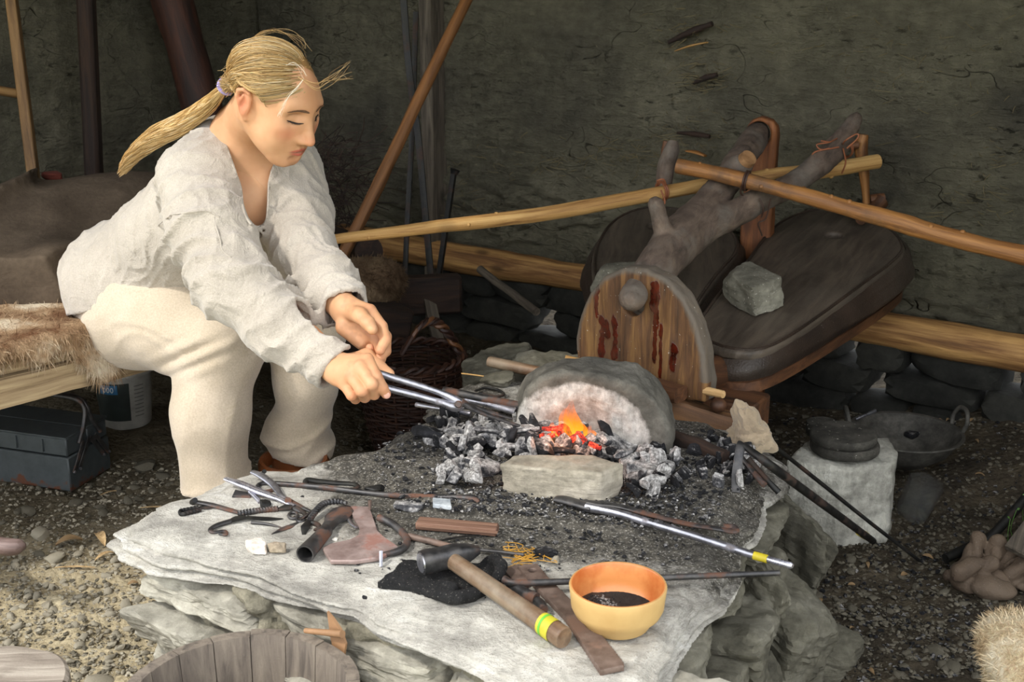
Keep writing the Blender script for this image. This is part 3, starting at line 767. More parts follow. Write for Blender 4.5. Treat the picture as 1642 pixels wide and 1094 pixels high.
# ================================================================== bellows and their frame
def poly_lathe_skin(top, bot, bulge, rows, fold):
    """closed band between two outlines of equal count, bulging, with folds"""
    n = len(top); V = []; cen = (top.mean(0) + bot.mean(0)) / 2
    for r in range(rows + 1):
        t = r / rows; P = top * (1 - t) + bot * t; o = P - cen; o[:, 2] = 0; o /= np.linalg.norm(o, axis=1)[:, None] + 1e-9
        P = P + o * (bulge * math.sin(math.pi * t) + fold * math.sin(2 * math.pi * t * 2))[..., None] if np.ndim(bulge) == 0 else P + o * (bulge * math.sin(math.pi * t) + fold * math.sin(4 * math.pi * t))[:, None]
        V.append(P)
    V = np.vstack(V); V = V + .004 * fbm(V, 14, 3, 5)[:, None]
    F = [(r * n + i, r * n + (i + 1) % n, (r + 1) * n + (i + 1) % n, (r + 1) * n + i) for r in range(rows) for i in range(n)]
    return V, F
def resample(P, n):
    P = np.vstack([P, P[:1]]); d = np.concatenate([[0], np.cumsum(np.linalg.norm(np.diff(P, axis=0), axis=1))]); t = np.linspace(0, d[-1], n, endpoint=False)
    return np.stack([np.interp(t, d, P[:, k]) for k in range(P.shape[1])], 1)
M['leather'] = m_leather('smoked_leather', hx('#3a2d24'), hx('#241b15'))
M['board_top'] = m_wood('sooty_bellows_board', hx('#463d34'), hx('#5f5448'), hx('#302922'), .6, (30, 30, 4), .3, soot=(hx('#5a5248'), .5, .8))
M['rimwood'] = m_wood('rubbed_edge_wood', hx('#4a2e1b'), hx('#6a452a'), hx('#24160d'), .6, (40, 40, 4), .4)
def bellows(label, px, N, W, ddn, ddw, hole, hseed):
    N = np.array(N); W = np.array(W); ax = W - N; L = np.linalg.norm(ax); axn = ax / L
    ac = np.cross(axn, UP); ac /= np.linalg.norm(ac); n = np.cross(ac, axn)
    th = thing('bellows', label, 'bellows', (W[0], W[1], W[2] - ddw - .03), 'the pair of bellows')
    O = np.array([onpl(u, v, N, n) for u, v in px]); O = crom(np.vstack([O, O[:1]]), 4)[:-1]; O = resample(O, 72)
    q = np.stack([(O - N) @ axn, (O - N) @ ac], 1); Mt = np.stack([axn, ac, n], 1)
    # top board with recessed valve hole: fine grid field
    lo = O.min(0) - .03; hi = O.max(0) + .02; lo[2] -= .03; hi[2] += .02
    fx = Field(lo, hi, .005); pf = poly_sdf(q)
    def fn(g):
        l = (g - N) @ Mt; d = pf(l[..., 0], l[..., 1]) + .008; w = np.abs(l[..., 2] + .013 + .014 * (l[..., 1] / .2) ** 2) - .013 + .008
        a_, b_ = np.maximum(d, 0), np.maximum(w, 0); return np.sqrt(a_ * a_ + b_ * b_) + np.minimum(np.maximum(d, w), 0) - .008
    fx.op(lo, hi, fn)
    if hole is not None:
        hp = onpl(hole[0], hole[1], N, n); fx.cap(hp - n * .05, hp + n * .05, .024, .024, .006, 'sub')
    V, F = fx.mesh(); Lc = ((V - N) @ Mt)[:, [1, 2, 0]]
    bo = meshobj('top_board', V, F, M['board_top'], th, Lc)
    # raised seam cord just inside the edge
    cen = O.mean(0); P = O + (cen - O) / np.linalg.norm(cen - O, axis=1)[:, None] * .010 + n * .001
    lw = ((P - N) @ ac) ; P = P - n[None] * (.014 * (lw / .2) ** 2)[:, None]
    mb = MB(); mb.tube(np.vstack([P, P[:2]]), .004, 6, caps=False); obj('seam', mb, M['leather'], th)
    t_ = np.clip(q[:, 0] / L, 0, 1); dd = ddn + (ddw - ddn) * t_
    top = O - n[None] * .022; bot = O - UP[None] * dd[:, None]
    V, F = poly_lathe_skin(top, bot, .012 + .030 * t_, 14, .007 * t_)
    obj('leather_skirt', MB().add(V, F), M['leather'], th, ang=180)
    bb = [tuple(p) for p in bot]; k = len(bot); Vb = np.vstack([bot + (bot.mean(0) - bot) * -.02, bot + (bot.mean(0) - bot) * -.02 - UP * .026])
    Fb = [tuple(range(k)), tuple(range(2 * k - 1, k - 1, -1))] + [(i, k + i, k + (i + 1) % k, (i + 1) % k) for i in range(k)]
    obj('bottom_board', MB().add(Vb, Fb, ((Vb - N) @ Mt)[:, [1, 2, 0]]), M['rimwood'], th)
    return th, n, N
rN = at(1165, 545, y=2.70); rW = at(1345, 362, y=3.42)
bl_r, rn, rP = bellows('larger smoke-darkened leather bellows with a grey stone resting on its board',
    [(1122, 508), (1150, 468), (1190, 420), (1230, 368), (1262, 345), (1310, 333), (1370, 340), (1425, 360), (1450, 382), (1446, 402), (1400, 442), (1330, 494), (1260, 542), (1215, 562), (1170, 562), (1135, 550), (1116, 530)],
    rN, rW, .07, .13, (1337, 377), 1)
lN = at(1040, 540, y=2.78); lW = at(1065, 338, y=3.62)
bl_l, ln, lP = bellows('bellows half hidden behind the forked trunk, nearer the corner post',
    [(985, 540), (960, 480), (948, 420), (958, 380), (985, 348), (1030, 332), (1090, 334), (1140, 346), (1180, 368), (1184, 396), (1160, 430), (1120, 485), (1090, 540), (1040, 556)],
    lN, lW, .07, .13, (1052, 362), 2)
# nozzles from both bellows to the board
mb = MB(); mb.tube([at(1185, 590, y=2.78), at(1130, 600, y=2.62), at(1090, 600, y=2.54)], [.05, .035, .026], 16, 4); obj('nozzle', mb, M['rimwood'], bl_r)
mb = MB(); mb.tube([at(1040, 580, y=2.84), at(1020, 590, y=2.7)], [.045, .03], 16, 3); obj('nozzle', mb, M['rimwood'], bl_l)
mb = MB(); mb.tube([at(1380, 352, y=3.38), at(1400, 335, y=3.44), at(1412, 322, y=3.46)], [.016, .02, .024], 12, 3); mb.tube([at(1395, 322, y=3.46), at(1418, 318, y=3.46)], [.018, .015], 12, 1); obj('handle', mb, M['rimwood'], bl_r)

# stones used as weights
M['weight'] = m_stone('grey_weight_stone', hx('#6f6c60'), hx('#8d8a7c'), hx('#4c4a41'), 9, .6, layer=(10, 10, 60), speck=(hx('#c0bcae'), 160, .68))
def reststone(name, u, v, P, n, size, seed, yaw, label, mat, boxy=.16, lift=0.0, tilt=0):
    c = onpl(u, v, P, n) + np.array(n) * (size[2] * .93 + lift)
    V, F = rockv(size, seed, 5, 12, .06, boxy, 22); a = R(yaw)
    X = np.array([math.cos(a), math.sin(a), 0]); X = X - n * np.dot(X, n); X /= np.linalg.norm(X); Yv = np.cross(n, X); Rm = np.stack([X, Yv, n], 1)
    return tag(obj(name, MB().add(V @ Rm.T + c, F), mat, ang=25), label, 'stone')
reststone('weight_stone', 1207, 486, rP, rn, (.074, .052, .040), 31, -62, 'squarish grey stone lying on the board of the larger bellows', M['weight'])
reststone('weight_stone', 1010, 462, lP, ln, (.085, .06, .030), 47, -10, 'flat grey stone lying on the bellows behind the arched board', M['weight'])

# arched front board with peg hole
B0 = at(925, 590, z=.44); B1 = at(1128, 645, z=.44); eb = B1 - B0; bw = np.linalg.norm(eb); eb /= bw; nb = np.array([-eb[1], eb[0], 0]); nb = nb if nb[1] > 0 else -nb
blk = thing('arched_board', 'arched thick wooden board with dark red resin streaks behind the fire', 'board', tuple((B0 + B1) / 2))
pxs = [(924, 588), (922, 545), (930, 505), (945, 470), (968, 444), (1000, 430), (1035, 432), (1068, 448), (1096, 480), (1115, 520), (1128, 570), (1131, 615), (1128, 646), (1100, 641), (1098, 628), (985, 592), (960, 588)]
pl = []
for u, v in pxs: p = onpl(u, v, B0, nb) - B0; pl.append((np.dot(p, eb), p[2]))
Mb = np.stack([eb, nb, UP], 1); lo = B0 - .06; hi = B0 + np.array([.34, .1, .30]); lo[1] -= .26
fx = Field(lo, hi, .004); pf = poly_sdf(pl); hp = onpl(1014, 484, B0, nb)
def fn(g):
    l = (g - B0) @ Mb; d = pf(l[..., 0], l[..., 2]) + .007; w = np.abs(l[..., 1] - .022) - .022 + .007
    a_, b_ = np.maximum(d, 0), np.maximum(w, 0); return np.sqrt(a_ * a_ + b_ * b_) + np.minimum(np.maximum(d, w), 0) - .007
fx.op(lo, hi, fn); fx.cap(hp - nb * .05, hp + nb * .12, .031, .031, .004, 'sub')
fx.disp(lambda P: .0018 * fbm(P * np.array([1, 1, .25]), 60, 3, 5) + .002 * fbm(P, 14, 3, 6), .02)
V, F = fx.mesh(); l = (V - B0) @ Mb
def resin_mat():
    t = NT('resin_board'); g = t.noise(t.coord('lc', (55, 55, 4), .3), 1.0, 8, .65, .6); co = t.coord('Object')
    c = t.ramp(g, [(.3, hx('#33210f')), (.48, hx('#5c3d21')), (.68, hx('#825f34'))])
    tn = t.n('ShaderNodeAttribute', attribute_name='tint'); sp = t.n('ShaderNodeSeparateColor'); t.l(tn.outputs['Color'], sp.inputs[0])
    n = t.noise(co, 45, 6, .7); rs = t.ramp(t.math('ADD', sp.outputs[0], t.math('MULTIPLY', t.math('SUBTRACT', n, .5), .9)), [(.42, 0.0), (.58, 1.0)])
    c = t.mix(t.math('MULTIPLY', rs, .92), c, t.ramp(n, [(.35, hx('#240705')), (.65, hx('#551509'))]))
    so = t.ramp(t.math('ADD', sp.outputs[1], t.math('MULTIPLY', t.math('SUBTRACT', n, .5), .7)), [(.35, 0.0), (.75, .85)])
    c = t.mix(so, c, hx('#5b554c'))
    fl = t.noise(co, 150, 2, .5); c = t.mix(t.ramp(fl, [(.72, 0.0), (.75, .8)]), c, hx('#c9c5bb'))
    rg = t.mix(rs, (.75, .75, .75, 1), (.12, .12, .12, 1))
    return t.out(c, rg, t.bump(t.math('ADD', g, t.math('MULTIPLY', rs, .3)), .6, .004))
M['resin'] = resin_mat()
cm = (l[:, 1] < .012)
stre = np.zeros(len(V))
for (u, v0, v1, w) in [(965, 515, 580, 9), (985, 515, 570, 9), (972, 522, 534, 11), (1053, 460, 575, 8), (1048, 462, 488, 12), (1060, 530, 600, 5), (1080, 560, 585, 11), (958, 460, 500, 6)]:
    a_ = onpl(u, v0, B0, nb) - B0; b_ = onpl(u, v1, B0, nb) - B0; x = np.dot(a_, eb) + .004 * fbm(l * np.array([0, 0, 1]) + u, 40, 3, 3); ww = w * .00132 * (.75 + .45 * fbm(l * np.array([0, 0, 1]) + v0, 55, 3, 5))
    dz = np.maximum(np.maximum(l[:, 2] - a_[2], b_[2] - l[:, 2]), 0)
    stre = np.maximum(stre, np.exp(-((l[:, 0] - x) / ww) ** 2 - (dz / .018) ** 2))
dtop = -pf(l[:, 0], l[:, 2]); sootb = np.clip(1.0 - dtop / .022, 0, 1) * (l[:, 2] > .04) + (l[:, 1] > .02)
meshobj('board', V, F, M['resin'], blk, l[:, [0, 1, 2]], np.stack([stre * cm, np.clip(sootb, 0, 1), 0 * stre, 1 + 0 * stre], 1))
# rough planks pinned across its foot, pegs, ball
def pxbeam(mb, a, b, w, h, hint=(0, 0, 1), bev=.004, **k): return mb.beam(a, b, w, h, hint, bev, **k)
def wob(mb, amp=.004, sc=18, seed=3):
    for i in range(len(mb.v)): mb.v[i] = mb.v[i] + amp * np.stack([fbm(mb.v[i], sc, 3, seed + j) for j in range(3)], 1)
    return mb
def plank(name, a, b, w, h, mat, parent=None, hint=(0, 0, 1), seed=1, amp=.004, n=10, r=.18):
    """rough plank: a squarish swept section with bumps"""
    P = np.array([a + (b - a) * t for t in np.linspace(0, 1, n)]); mb = MB(); mb.tube(P, h / 2, 16, 0, True, w / h, hint, square=.6); wob(mb, amp, 16, seed)
    return obj(name, mb, mat, parent, ang=50)
fo = -nb * .022
plank('cross_plank', at(945, 583, y=B0[1] - .01) + fo, at(1030, 606, y=2.50) + fo * .6, .03, .048, M['rimwood'], blk, seed=4)
plank('cross_plank', at(1010, 606, y=2.49) + fo, at(1102, 628, y=2.395) + fo, .034, .05, M['rimwood'], blk, seed=9)
mb = MB(); mb.tube([at(1110, 622, y=2.42), at(1160, 632, y=2.36)], [.009, .008], 8); obj('peg', wob(mb, .001), m_wood('fresh_split_peg', hx('#b08a58'), hx('#d5b27f'), hx('#7a5a34')), blk)
mb = MB(); mb.tube([at(930, 580, y=2.60), at(906, 575, y=2.60)], [.008, .008], 8); obj('peg', wob(mb, .001), M['pale_wood'], blk)
mb = MB(); V, F = ico(3); mb.add(V * np.array([.017, .017, .015]) + at(1152, 650, y=2.40), F); mb.tube([at(1152, 650, y=2.40), at(1146, 640, y=2.5)], .007, 8); obj('ball_knob', mb, M['rimwood'], blk)
bm_ = thing('frame_beam', 'heavy timber beams lying under the arched board', 'beam', tuple(at(1150, 690, z=.33)))
plank('beam', at(1060, 668, y=2.44), at(1185, 705, y=2.40), .10, .055, M['board'], bm_, seed=12)
mb = MB(); mb.beam(at(1140, 652, y=2.62), at(1220, 668, y=2.56), .11, .075, bev=.004); obj('beam', wob(mb, .002), M['rimwood'], bm_)
mb = MB(); mb.beam(at(1185, 700, z=.12), at(1185, 668, y=2.6), .08, .08, bev=.006); obj('prop', wob(mb, .002), M['dark_log'], bm_)
mb = MB(); mb.tube([at(1165, 590, y=2.68), at(1180, 612, y=2.66)], .010, 8); obj('brace', mb, M['rimwood'], bm_)

# forked trunk
def limbs(fx, P, r, k=.03):
    P = crom(P, 6); r = np.interp(np.linspace(0, 1, len(P)), np.linspace(0, 1, len(r)), r)
    for i in range(len(P) - 1): fx.cap(P[i], P[i + 1], r[i], r[i + 1], k if i == 0 else .012)
A = [at(1012, 482, y=2.44), at(1022, 466, y=2.52), at(1048, 436, y=2.60), at(1075, 402, y=2.72), at(1105, 365, y=2.84), at(1135, 332, y=2.95), at(1175, 275, y=3.12), at(1208, 225, y=3.36), at(1215, 212, y=3.46)]
Bq = [at(1085, 395, y=2.76), at(1135, 362, y=2.86), at(1175, 345, y=2.92), at(1215, 322, y=2.98), at(1270, 296, y=3.08), at(1318, 260, y=3.15), at(1345, 232, y=3.2), at(1372, 192, y=3.24)]
Cq = [at(1078, 396, y=2.74), at(1064, 372, y=2.72), at(1056, 345, y=2.72), at(1052, 326, y=2.72)]
Dq = [at(1165, 290, y=3.06), at(1178, 274, y=3.04), at(1192, 262, y=3.01)]
allp = np.vstack([A, Bq, Cq, Dq]); fx = Field(allp.min(0) - .08, allp.max(0) + .08, .0062)
limbs(fx, A, [.021, .024, .043, .047, .045, .038, .034, .032, .031]); limbs(fx, Bq, [.036, .036, .030, .028, .028, .028, .024, .019], .04); limbs(fx, Cq, [.018, .015, .0125, .012], .02); limbs(fx, Dq, [.03, .024, .021], .02)
fx.op(Dq[2] - .03, Dq[2] + .05, lambda g: -((g - Dq[2]) @ np.array([-.1, -.75, .65], dtype=np.float32)), 0, 'none') if 0 else None
fx.disp(lambda P: .0035 * fbm(P, 14, 4, 3) + .0012 * fbm(P, 60, 3, 4), .02)
V, F = fx.mesh(); trunk = thing('forked_trunk', 'thick grey-brown forked trunk between the bellows, its end pegged through the board', 'branch', tuple(A[2] - UP * .05))
ax = (A[7] - A[2]); ax /= np.linalg.norm(ax); Mx = frame(ax); meshobj('trunk', V, F, M['bark'], trunk, (V - A[2]) @ Mx)
M['cut'] = m_wood('cut_wood_end', hx('#7d5a38'), hx('#9c7650'), hx('#513620'), .7, (30, 30, 30), .3)
mb = MB(); cu = Dq[2]; dd = (Dq[2] - Dq[0]); dd /= np.linalg.norm(dd); mb.tube([cu + dd * .012, cu + dd * .026], [.022, .020], 16); obj('cut_stub', mb, M['cut'], trunk)

# upright post with the pivot hole
pc_ = at(1222, 215, y=3.42); Mp = np.stack([np.array([.93, -.36, 0]), np.array([.36, .93, 0]), UP], 1)
fx = Field(pc_ - np.array([.09, .08, .85]), pc_ + np.array([.09, .08, .09]), .007)
pf = poly_sdf([(-.042, -.9), (.048, -.9), (.044, .022), (.030, .040), (-.004, .048), (-.030, .036), (-.040, .015)])
def fn(g):
    l = (g - pc_) @ Mp; d = pf(l[..., 0], l[..., 2]) + .004; w = np.abs(l[..., 1]) - .024 + .004
    return np.maximum(d, w) - .004
fx.op(pc_ - np.array([.1, .1, .9]), pc_ + .1, fn); fx.cap(pc_ - Mp[:, 1] * .1 - Mp[:, 0] * .006 + UP * .004, pc_ + Mp[:, 1] * .1 - Mp[:, 0] * .006 + UP * .004, .032, .032, .003, 'sub'); fx.disp(lambda P: .002 * fbm(P, 20, 3, 3), .02)
V, F = fx.mesh(); M['post'] = m_wood('warm_post_wood', hx('#6b3f20'), hx('#8f5a30'), hx('#3c2211'), .7, (45, 45, 3), .5)
tag(meshobj('pivot_post', V, F, M['post'], L=(V - pc_) @ Mp), 'upright reddish wooden post with a hole that carries the trunk end', 'post')

# lever poles
def pole(name, pts, r, mat, label, cat='pole', seg=14, sm=8, bump=.06, bs=14, knots=0, seed=1, parent=None, square=0, group=None):
    mb = MB(); g = np.random.RandomState(seed); P = crom(np.array(pts), sm); r = np.interp(np.linspace(0, 1, len(P)), np.linspace(0, 1, len(r)), r)
    P = P + .0018 * np.stack([fbm(P, 7, 2, seed + k) for k in range(3)], 1)
    r = r * (1 + .06 * fbm(P, 11, 3, seed + 9)); mb.tube(P, r, seg, 0, bump=bump, bs=bs, rnds=seed, square=square)
    for k in range(knots):
        i = g.randint(2, len(P) - 2); d = (P[i + 1] - P[i - 1]); d /= np.linalg.norm(d); M3 = frame(d); a = g.uniform(0, 6.28); o = M3[:, 0] * math.cos(a) + M3[:, 1] * math.sin(a)
        V, F = ico(2); mb.add(V * r[i] * np.array([.34, .34, .34]) + P[i] + o * r[i] * .82, F)
    o = obj(name, mb, mat, parent, ang=60)
    return tag(o, label, cat, group)
pole('lever_pole', [at(520, 385, y=2.66), at(700, 364, y=2.80), at(900, 338, y=2.95), at(1140, 296, y=3.13), at(1300, 276, y=3.24), at(1408, 258, y=3.32)], [.011, .0155, .018, .019, .021, .019], M['pale_wood'], 'pale peeled lever pole running from the person to the bellows', 'pole', knots=9, seed=3)
pole('lever_pole', [at(1086, 266, y=3.02), at(1180, 285, y=2.955), at(1300, 318, y=2.88), at(1420, 350, y=2.80), at(1540, 385, y=2.72), at(1700, 422, y=2.60)], [.0175, .019, .019, .021, .021, .022], M['brown_pole'], 'brown knobbly lever pole lying across the forked trunk', 'pole', knots=16, seed=5, bump=.08)
pole('upright_stick', [at(1064, 305, y=3.15), at(1067, 268, y=3.16), at(1076, 242, y=3.16), at(1078, 228, y=3.17)], [.02, .021, .019, .013], M['bark'], 'dark knobbly stick tied upright to the pale pole', 'stick', seed=8, bump=.12)
pole('upright_stick', [at(1063, 258, y=3.2), at(1066, 240, y=3.2), at(1068, 226, y=3.2)], [.010, .011, .009], M['rimwood'], 'short brown stick end behind the dark knobbly stick', 'stick', seed=9, bump=.12)
pole('upright_stick', [at(1388, 326, y=3.38), at(1386, 270, y=3.38), at(1382, 240, y=3.38), at(1386, 216, y=3.38)], [.010, .015, .017, .012], M['brown_pole'], 'short tapered stick standing at the end of the pale pole', 'stick', seed=11, bump=.12)
pole('upright_stick', [at(1340, 236, y=3.36), at(1376, 232, y=3.36)], [.014, .010], M['rimwood'], 'stub of wood crossing behind the tied branch tip', 'stick', seed=12)
# leather ties
M['thong'] = m_plain('leather_thong', hx('#8a5234'), .6)
M['dthong'] = m_plain('dark_leather_thong', hx('#38241a'), .6)
def tie(name, c, axis, r, label, tails=(), mat='thong', turns=2, w=.0032):
    mb = MB(); Mx = frame(axis); P = []
    for k in range(turns * 16 + 1):
        a = 2 * math.pi * k / 16; P.append(c + Mx[:, 0] * r * math.cos(a) + Mx[:, 1] * r * math.sin(a) + Mx[:, 2] * (k / 16 - turns / 2) * w * 2)
    mb.tube(P, w, 6)
    for tl in tails: mb.tube(tl, w * .8, 6, 6)
    return tag(obj(name, mb, M[mat]), label, 'tie')
c = at(1350, 236, y=3.215)
tie('leather_tie', c, Bq[6] - Bq[5], .031, 'orange leather thong bow around the branch tip', [
    [c + UP * .03, at(1330, 228, y=3.14), at(1310, 232, y=3.14), at(1318, 240, y=3.14), at(1345, 236, y=3.15)],
    [c, at(1355, 226, y=3.13), at(1374, 215, y=3.13), at(1375, 222, y=3.13), at(1358, 238, y=3.14)],
    [at(1330, 238, y=3.14), at(1305, 245, y=3.14), at(1304, 258, y=3.15), at(1312, 262, y=3.16)],
    [at(1352, 238, y=3.15), at(1356, 260, y=3.16), at(1350, 278, y=3.18)], [at(1330, 228, y=3.15), at(1316, 226, y=3.15)]], w=.0026)
c = at(1062, 306, y=3.075)
tie('leather_tie', c, at(1140, 296, y=3.13) - at(900, 338, y=2.95), .023, 'orange leather thong knotted round the pale pole', [[at(1058, 296, y=3.05), at(1054, 290, y=3.04), at(1064, 288, y=3.04), at(1068, 297, y=3.05)], [at(1060, 305, y=3.04), at(1066, 322, y=3.04), at(1064, 330, y=3.04)]], w=.0028)
tie('leather_tie', at(1053, 330, y=2.72), UP, .0145, 'small orange thong wound round the short side branch', w=.0024)
c = at(1197, 290, y=2.945)
tie('leather_tie', c, at(1300, 318, y=2.88) - at(1180, 285, y=2.955), .023, 'dark thong looped over the brown pole and branch', [[at(1190, 296, y=2.92), at(1188, 310, y=2.94), at(1200, 320, y=2.95)], [at(1236, 318, y=2.93), at(1228, 350, y=2.94), at(1216, 358, y=2.94), at(1222, 378, y=2.95)], [at(1218, 318, y=2.93), at(1224, 335, y=2.93), at(1221, 348, y=2.94)]], 'dthong', w=.0026)
# ================================================================== the person on the bench
def skin_mat():
    t = NT('skin'); co = t.coord('Object'); n = t.noise(co, 60, 5, .6); n2 = t.noise(co, 14, 4, .55)
    tn = t.n('ShaderNodeAttribute', attribute_name='tint'); sp = t.n('ShaderNodeSeparateColor'); t.l(tn.outputs['Color'], sp.inputs[0])
    c = t.ramp(n2, [(.3, hx('#c39069')), (.7, hx('#d3a47e'))])
    c = t.mix(t.math('MULTIPLY', sp.outputs[0], .6), c, hx('#cc6a52'))      # blush, knuckles
    c = t.mix(t.math('MULTIPLY', sp.outputs[1], .85), c, hx('#b2544a'))                              # lips
    c = t.mix(t.math('MULTIPLY', sp.outputs[2], .8), c, hx('#7d5f4c'))      # grime on the hands, painted shade in the face creases
    return t.out(c, .55, t.bump(n, .12, .002), spec=.35, Subsurface_Weight=.12, Subsurface_Radius=(.01, .004, .002), Subsurface_Scale=.6)
M['skin'] = skin_mat()
M['shirt'] = m_cloth('undyed_linen', hx('#b8afa3'), hx('#a0978b'), 900, .8, wrinkle=.6)
M['trouser'] = m_cloth('cream_wool_cloth', hx('#c4b5a1'), hx('#b0a18a'), 700, .5, stain=(hx('#9c8b6d'), .60), wrinkle=.12)
def hair_mat():
    t = NT('blond_hair'); a = t.n('ShaderNodeAttribute', attribute_name='tint')
    c = t.mix(.0, a.outputs['Color'], a.outputs['Color'])
    return t.out(c, .42, None, spec=.45)
M['hair'] = hair_mat()
# --- joints, from the picture plus a depth each
nS = at(318, 285, t=2.62); fS = at(460, 280, t=2.80)                 # shoulders near / far
nE = at(372, 452, t=2.44); nW = at(528, 585, t=2.38)                 # near elbow, wrist
fE = at(485, 405, t=2.62); fW = at(545, 492, t=2.46)
pel = at(200, 440, t=3.06); nH = at(225, 500, t=2.98); fH = at(290, 440, t=3.20)
nK = at(352, 556, t=2.86); nA = at(345, 800, t=2.95); fK = at(497, 520, t=2.92); fA = at(480, 735, t=3.10)
chest = (nS + fS) / 2 - UP * .05; neckb = at(400, 225, t=2.68)
HC = at(438, 160, t=2.52)                                             # between the ears
# head frame
yaw, pitch, roll = R(-33), R(25), R(-2)
Fh = np.array([math.cos(yaw) * math.cos(pitch), math.sin(yaw) * math.cos(pitch), -math.sin(pitch)])
Rh = np.cross(Fh, UP); Rh /= np.linalg.norm(Rh); Uh = np.cross(Rh, Fh)       # Rh: towards the viewer's side (the person's right)
Rh, Uh = Rh * math.cos(roll) + Uh * math.sin(roll), Uh * math.cos(roll) - Rh * math.sin(roll)
Mh_ = np.stack([Fh, Rh, Uh], 1); HSC = .99
HO = HC.copy()
def hp_(f, s, u): return HO + Mh_ @ (np.array([f, s, u]) * HSC)
person = thing('person', 'person with blond ponytail, linen shirt and cream trousers leaning towards the fire with tongs', 'person', (pel[0], pel[1], 0.0))

# --- head, neck and upper chest
k_ = HSC
lo = np.minimum(HO, neckb) - .20; hi = np.maximum(HO, neckb) + .20
fx = Field(lo, hi, .0017)
E_ = lambda c, r, k=.02, m='add': fx.ell(hp_(*c), np.array(r) * k_, Mh_, k * k_, m)
C_ = lambda a, b, ra, rb=None, k=.015, m='add': fx.cap(hp_(*a), hp_(*b), ra * k_, (rb if rb is not None else ra) * k_, k * k_, m)
fx.cap(neckb - Fh * .02, hp_(-.028, 0, -.035), .066, .056, .02)
fx.cap(neckb + np.array([.0, .0, -.01]), nS * .55 + neckb * .45 - UP * .01, .055, .05, .05); fx.cap(neckb - UP * .02, fS * .5 + neckb * .5 - UP * .04, .05, .04, .04)
fx.cap(neckb, neckb + (chest - neckb) * .6 + Fh * .04, .06, .07, .05)
E_((-.008, 0, .036), (.088, .073, .074), .02)
E_((.030, 0, -.012), (.060, .060, .080), .03)
E_((.047, 0, .030), (.045, .056, .050), .03)
E_((.040, 0, -.062), (.046, .042, .034), .03)
C_((.074, -.008, -.092), (.074, .008, -.092), .0175, None, .025)
for s in (-1, 1):
    C_((-.004, .052 * s, -.032), (.060, .022 * s, -.088), .018, .015, .03)
    E_((.063, .037 * s, -.014), (.022, .022, .020), .03)
    E_((.060, .034 * s, -.045), (.024, .022, .028), .03)
    C_((.090, .010 * s, .031), (.076, .044 * s, .029), .0095, .009, .018)
    E_((.098, .031 * s, .012), (.013, .018, .0095), .016, 'sub')
    E_((.0735, .031 * s, .0095), (.0145, .0150, .0125), .003)               # closed-down eyelid over the ball
    C_((.0865, .017 * s, .0035), (.0795, .045 * s, .0045), .0020, .0018, .002)
C_((.094, 0, .018), (.112, 0, -.022), .0085, .0095, .016)
C_((.112, 0, -.022), (.1185, 0, -.031), .0095, .0102, .006)
for s in (-1, 1):
    E_((.1055, .0105 * s, -.035), (.0115, .0075, .0075), .006)
    E_((.1075, .0065 * s, -.0425), (.006, .0035, .003), .003, 'sub')
E_((.078, 0, -.058), (.0215, .027, .022), .02)
# lips
for s in (-1, 1):
    C_((.0985, .005 * s, -.0588), (.0850, .0235 * s, -.0640), .0056, .0028, .005)
    C_((.0970, .003 * s, -.0698), (.0850, .0205 * s, -.0662), .0064, .0030, .006)
    C_((.1050, .0, -.0642), (.0890, .0255 * s, -.0656), .0013, .0010, .002, 'sub')
    C_((.086, .015 * s, .002), (.091, .0150 * s, -.028), .011, .011, .016)
E_((.099, 0, -.0815), (.010, .018, .0055), .008, 'sub')
# ears
for s in (-1, 1):
    P = [(.004, .072, -.030), (.000, .0765, -.020), (-.010, .082, -.004), (-.019, .086, .012), (-.018, .087, .024), (-.008, .084, .030), (.003, .079, .026), (.008, .074, .014)]
    E_((-.004, .0765 * s, .002), (.0165, .0065, .028), .008)
    pts = [hp_(a, b * s, c) for a, b, c in P]; fx.chain(pts, [.0062 * k_, .0052 * k_, .0046 * k_, .0044 * k_, .0044 * k_, .0042 * k_, .004 * k_, .0035 * k_], .004)
    E_((.0, .0875 * s, .001), (.0095, .0075, .014), .004, 'sub')
    C_((-.006, .083 * s, .018), (-.012, .084 * s, .0), .0028, .0026, .004)
fx.disp(lambda P: .0006 * fbm(P, 40, 2, 3), .01)
Vh, Fhq = fx.mesh(); lh = ((Vh - HO) @ Mh_) / k_
def gz(c, r): return np.exp(-(((lh - np.array(c)) / np.array(r)) ** 2).sum(1))
lips = np.exp(-(lh[:, 1] / .0215) ** 6) * (lh[:, 0] > .076) * (np.exp(-((lh[:, 2] + .0598 + 8 * lh[:, 1] ** 2) / (.0042 * (1.05 - np.abs(lh[:, 1]) * 30)).clip(.001)) ** 4) + np.exp(-((lh[:, 2] + .0698 - 6 * lh[:, 1] ** 2) / .0052) ** 4)); lips = np.clip(lips, 0, 1)
blush = np.clip(.75 * sum(gz((.080, .040 * s, -.022), (.03, .020, .016)) for s in (-1, 1)) + .7 * gz((.118, 0, -.03), (.015, .012, .010)) + 1.0 * sum(gz((-.004, .083 * s, .0), (.02, .012, .028)) for s in (-1, 1)) + .25 * gz((.075, 0, -.095), (.03, .03, .02)), 0, 1)
dark = np.clip(.55 * sum(gz((.086, .031 * s, .019), (.014, .017, .0035)) for s in (-1, 1)) + .5 * sum(gz((.1075, .0065 * s, -.0425), (.006, .004, .003)) for s in (-1, 1)) + 1.0 * np.exp(-((lh[:, 2] + .0645 + 2 * lh[:, 1] ** 2) / .0014) ** 2) * np.exp(-(lh[:, 1] / .024) ** 6) * (lh[:, 0] > .075) + .4 * sum(gz((.078, .031 * s, .0015), (.02, .016, .004)) for s in (-1, 1)), 0, 1)  # shade painted into eyelid creases, nostrils, lip line and under the eyes
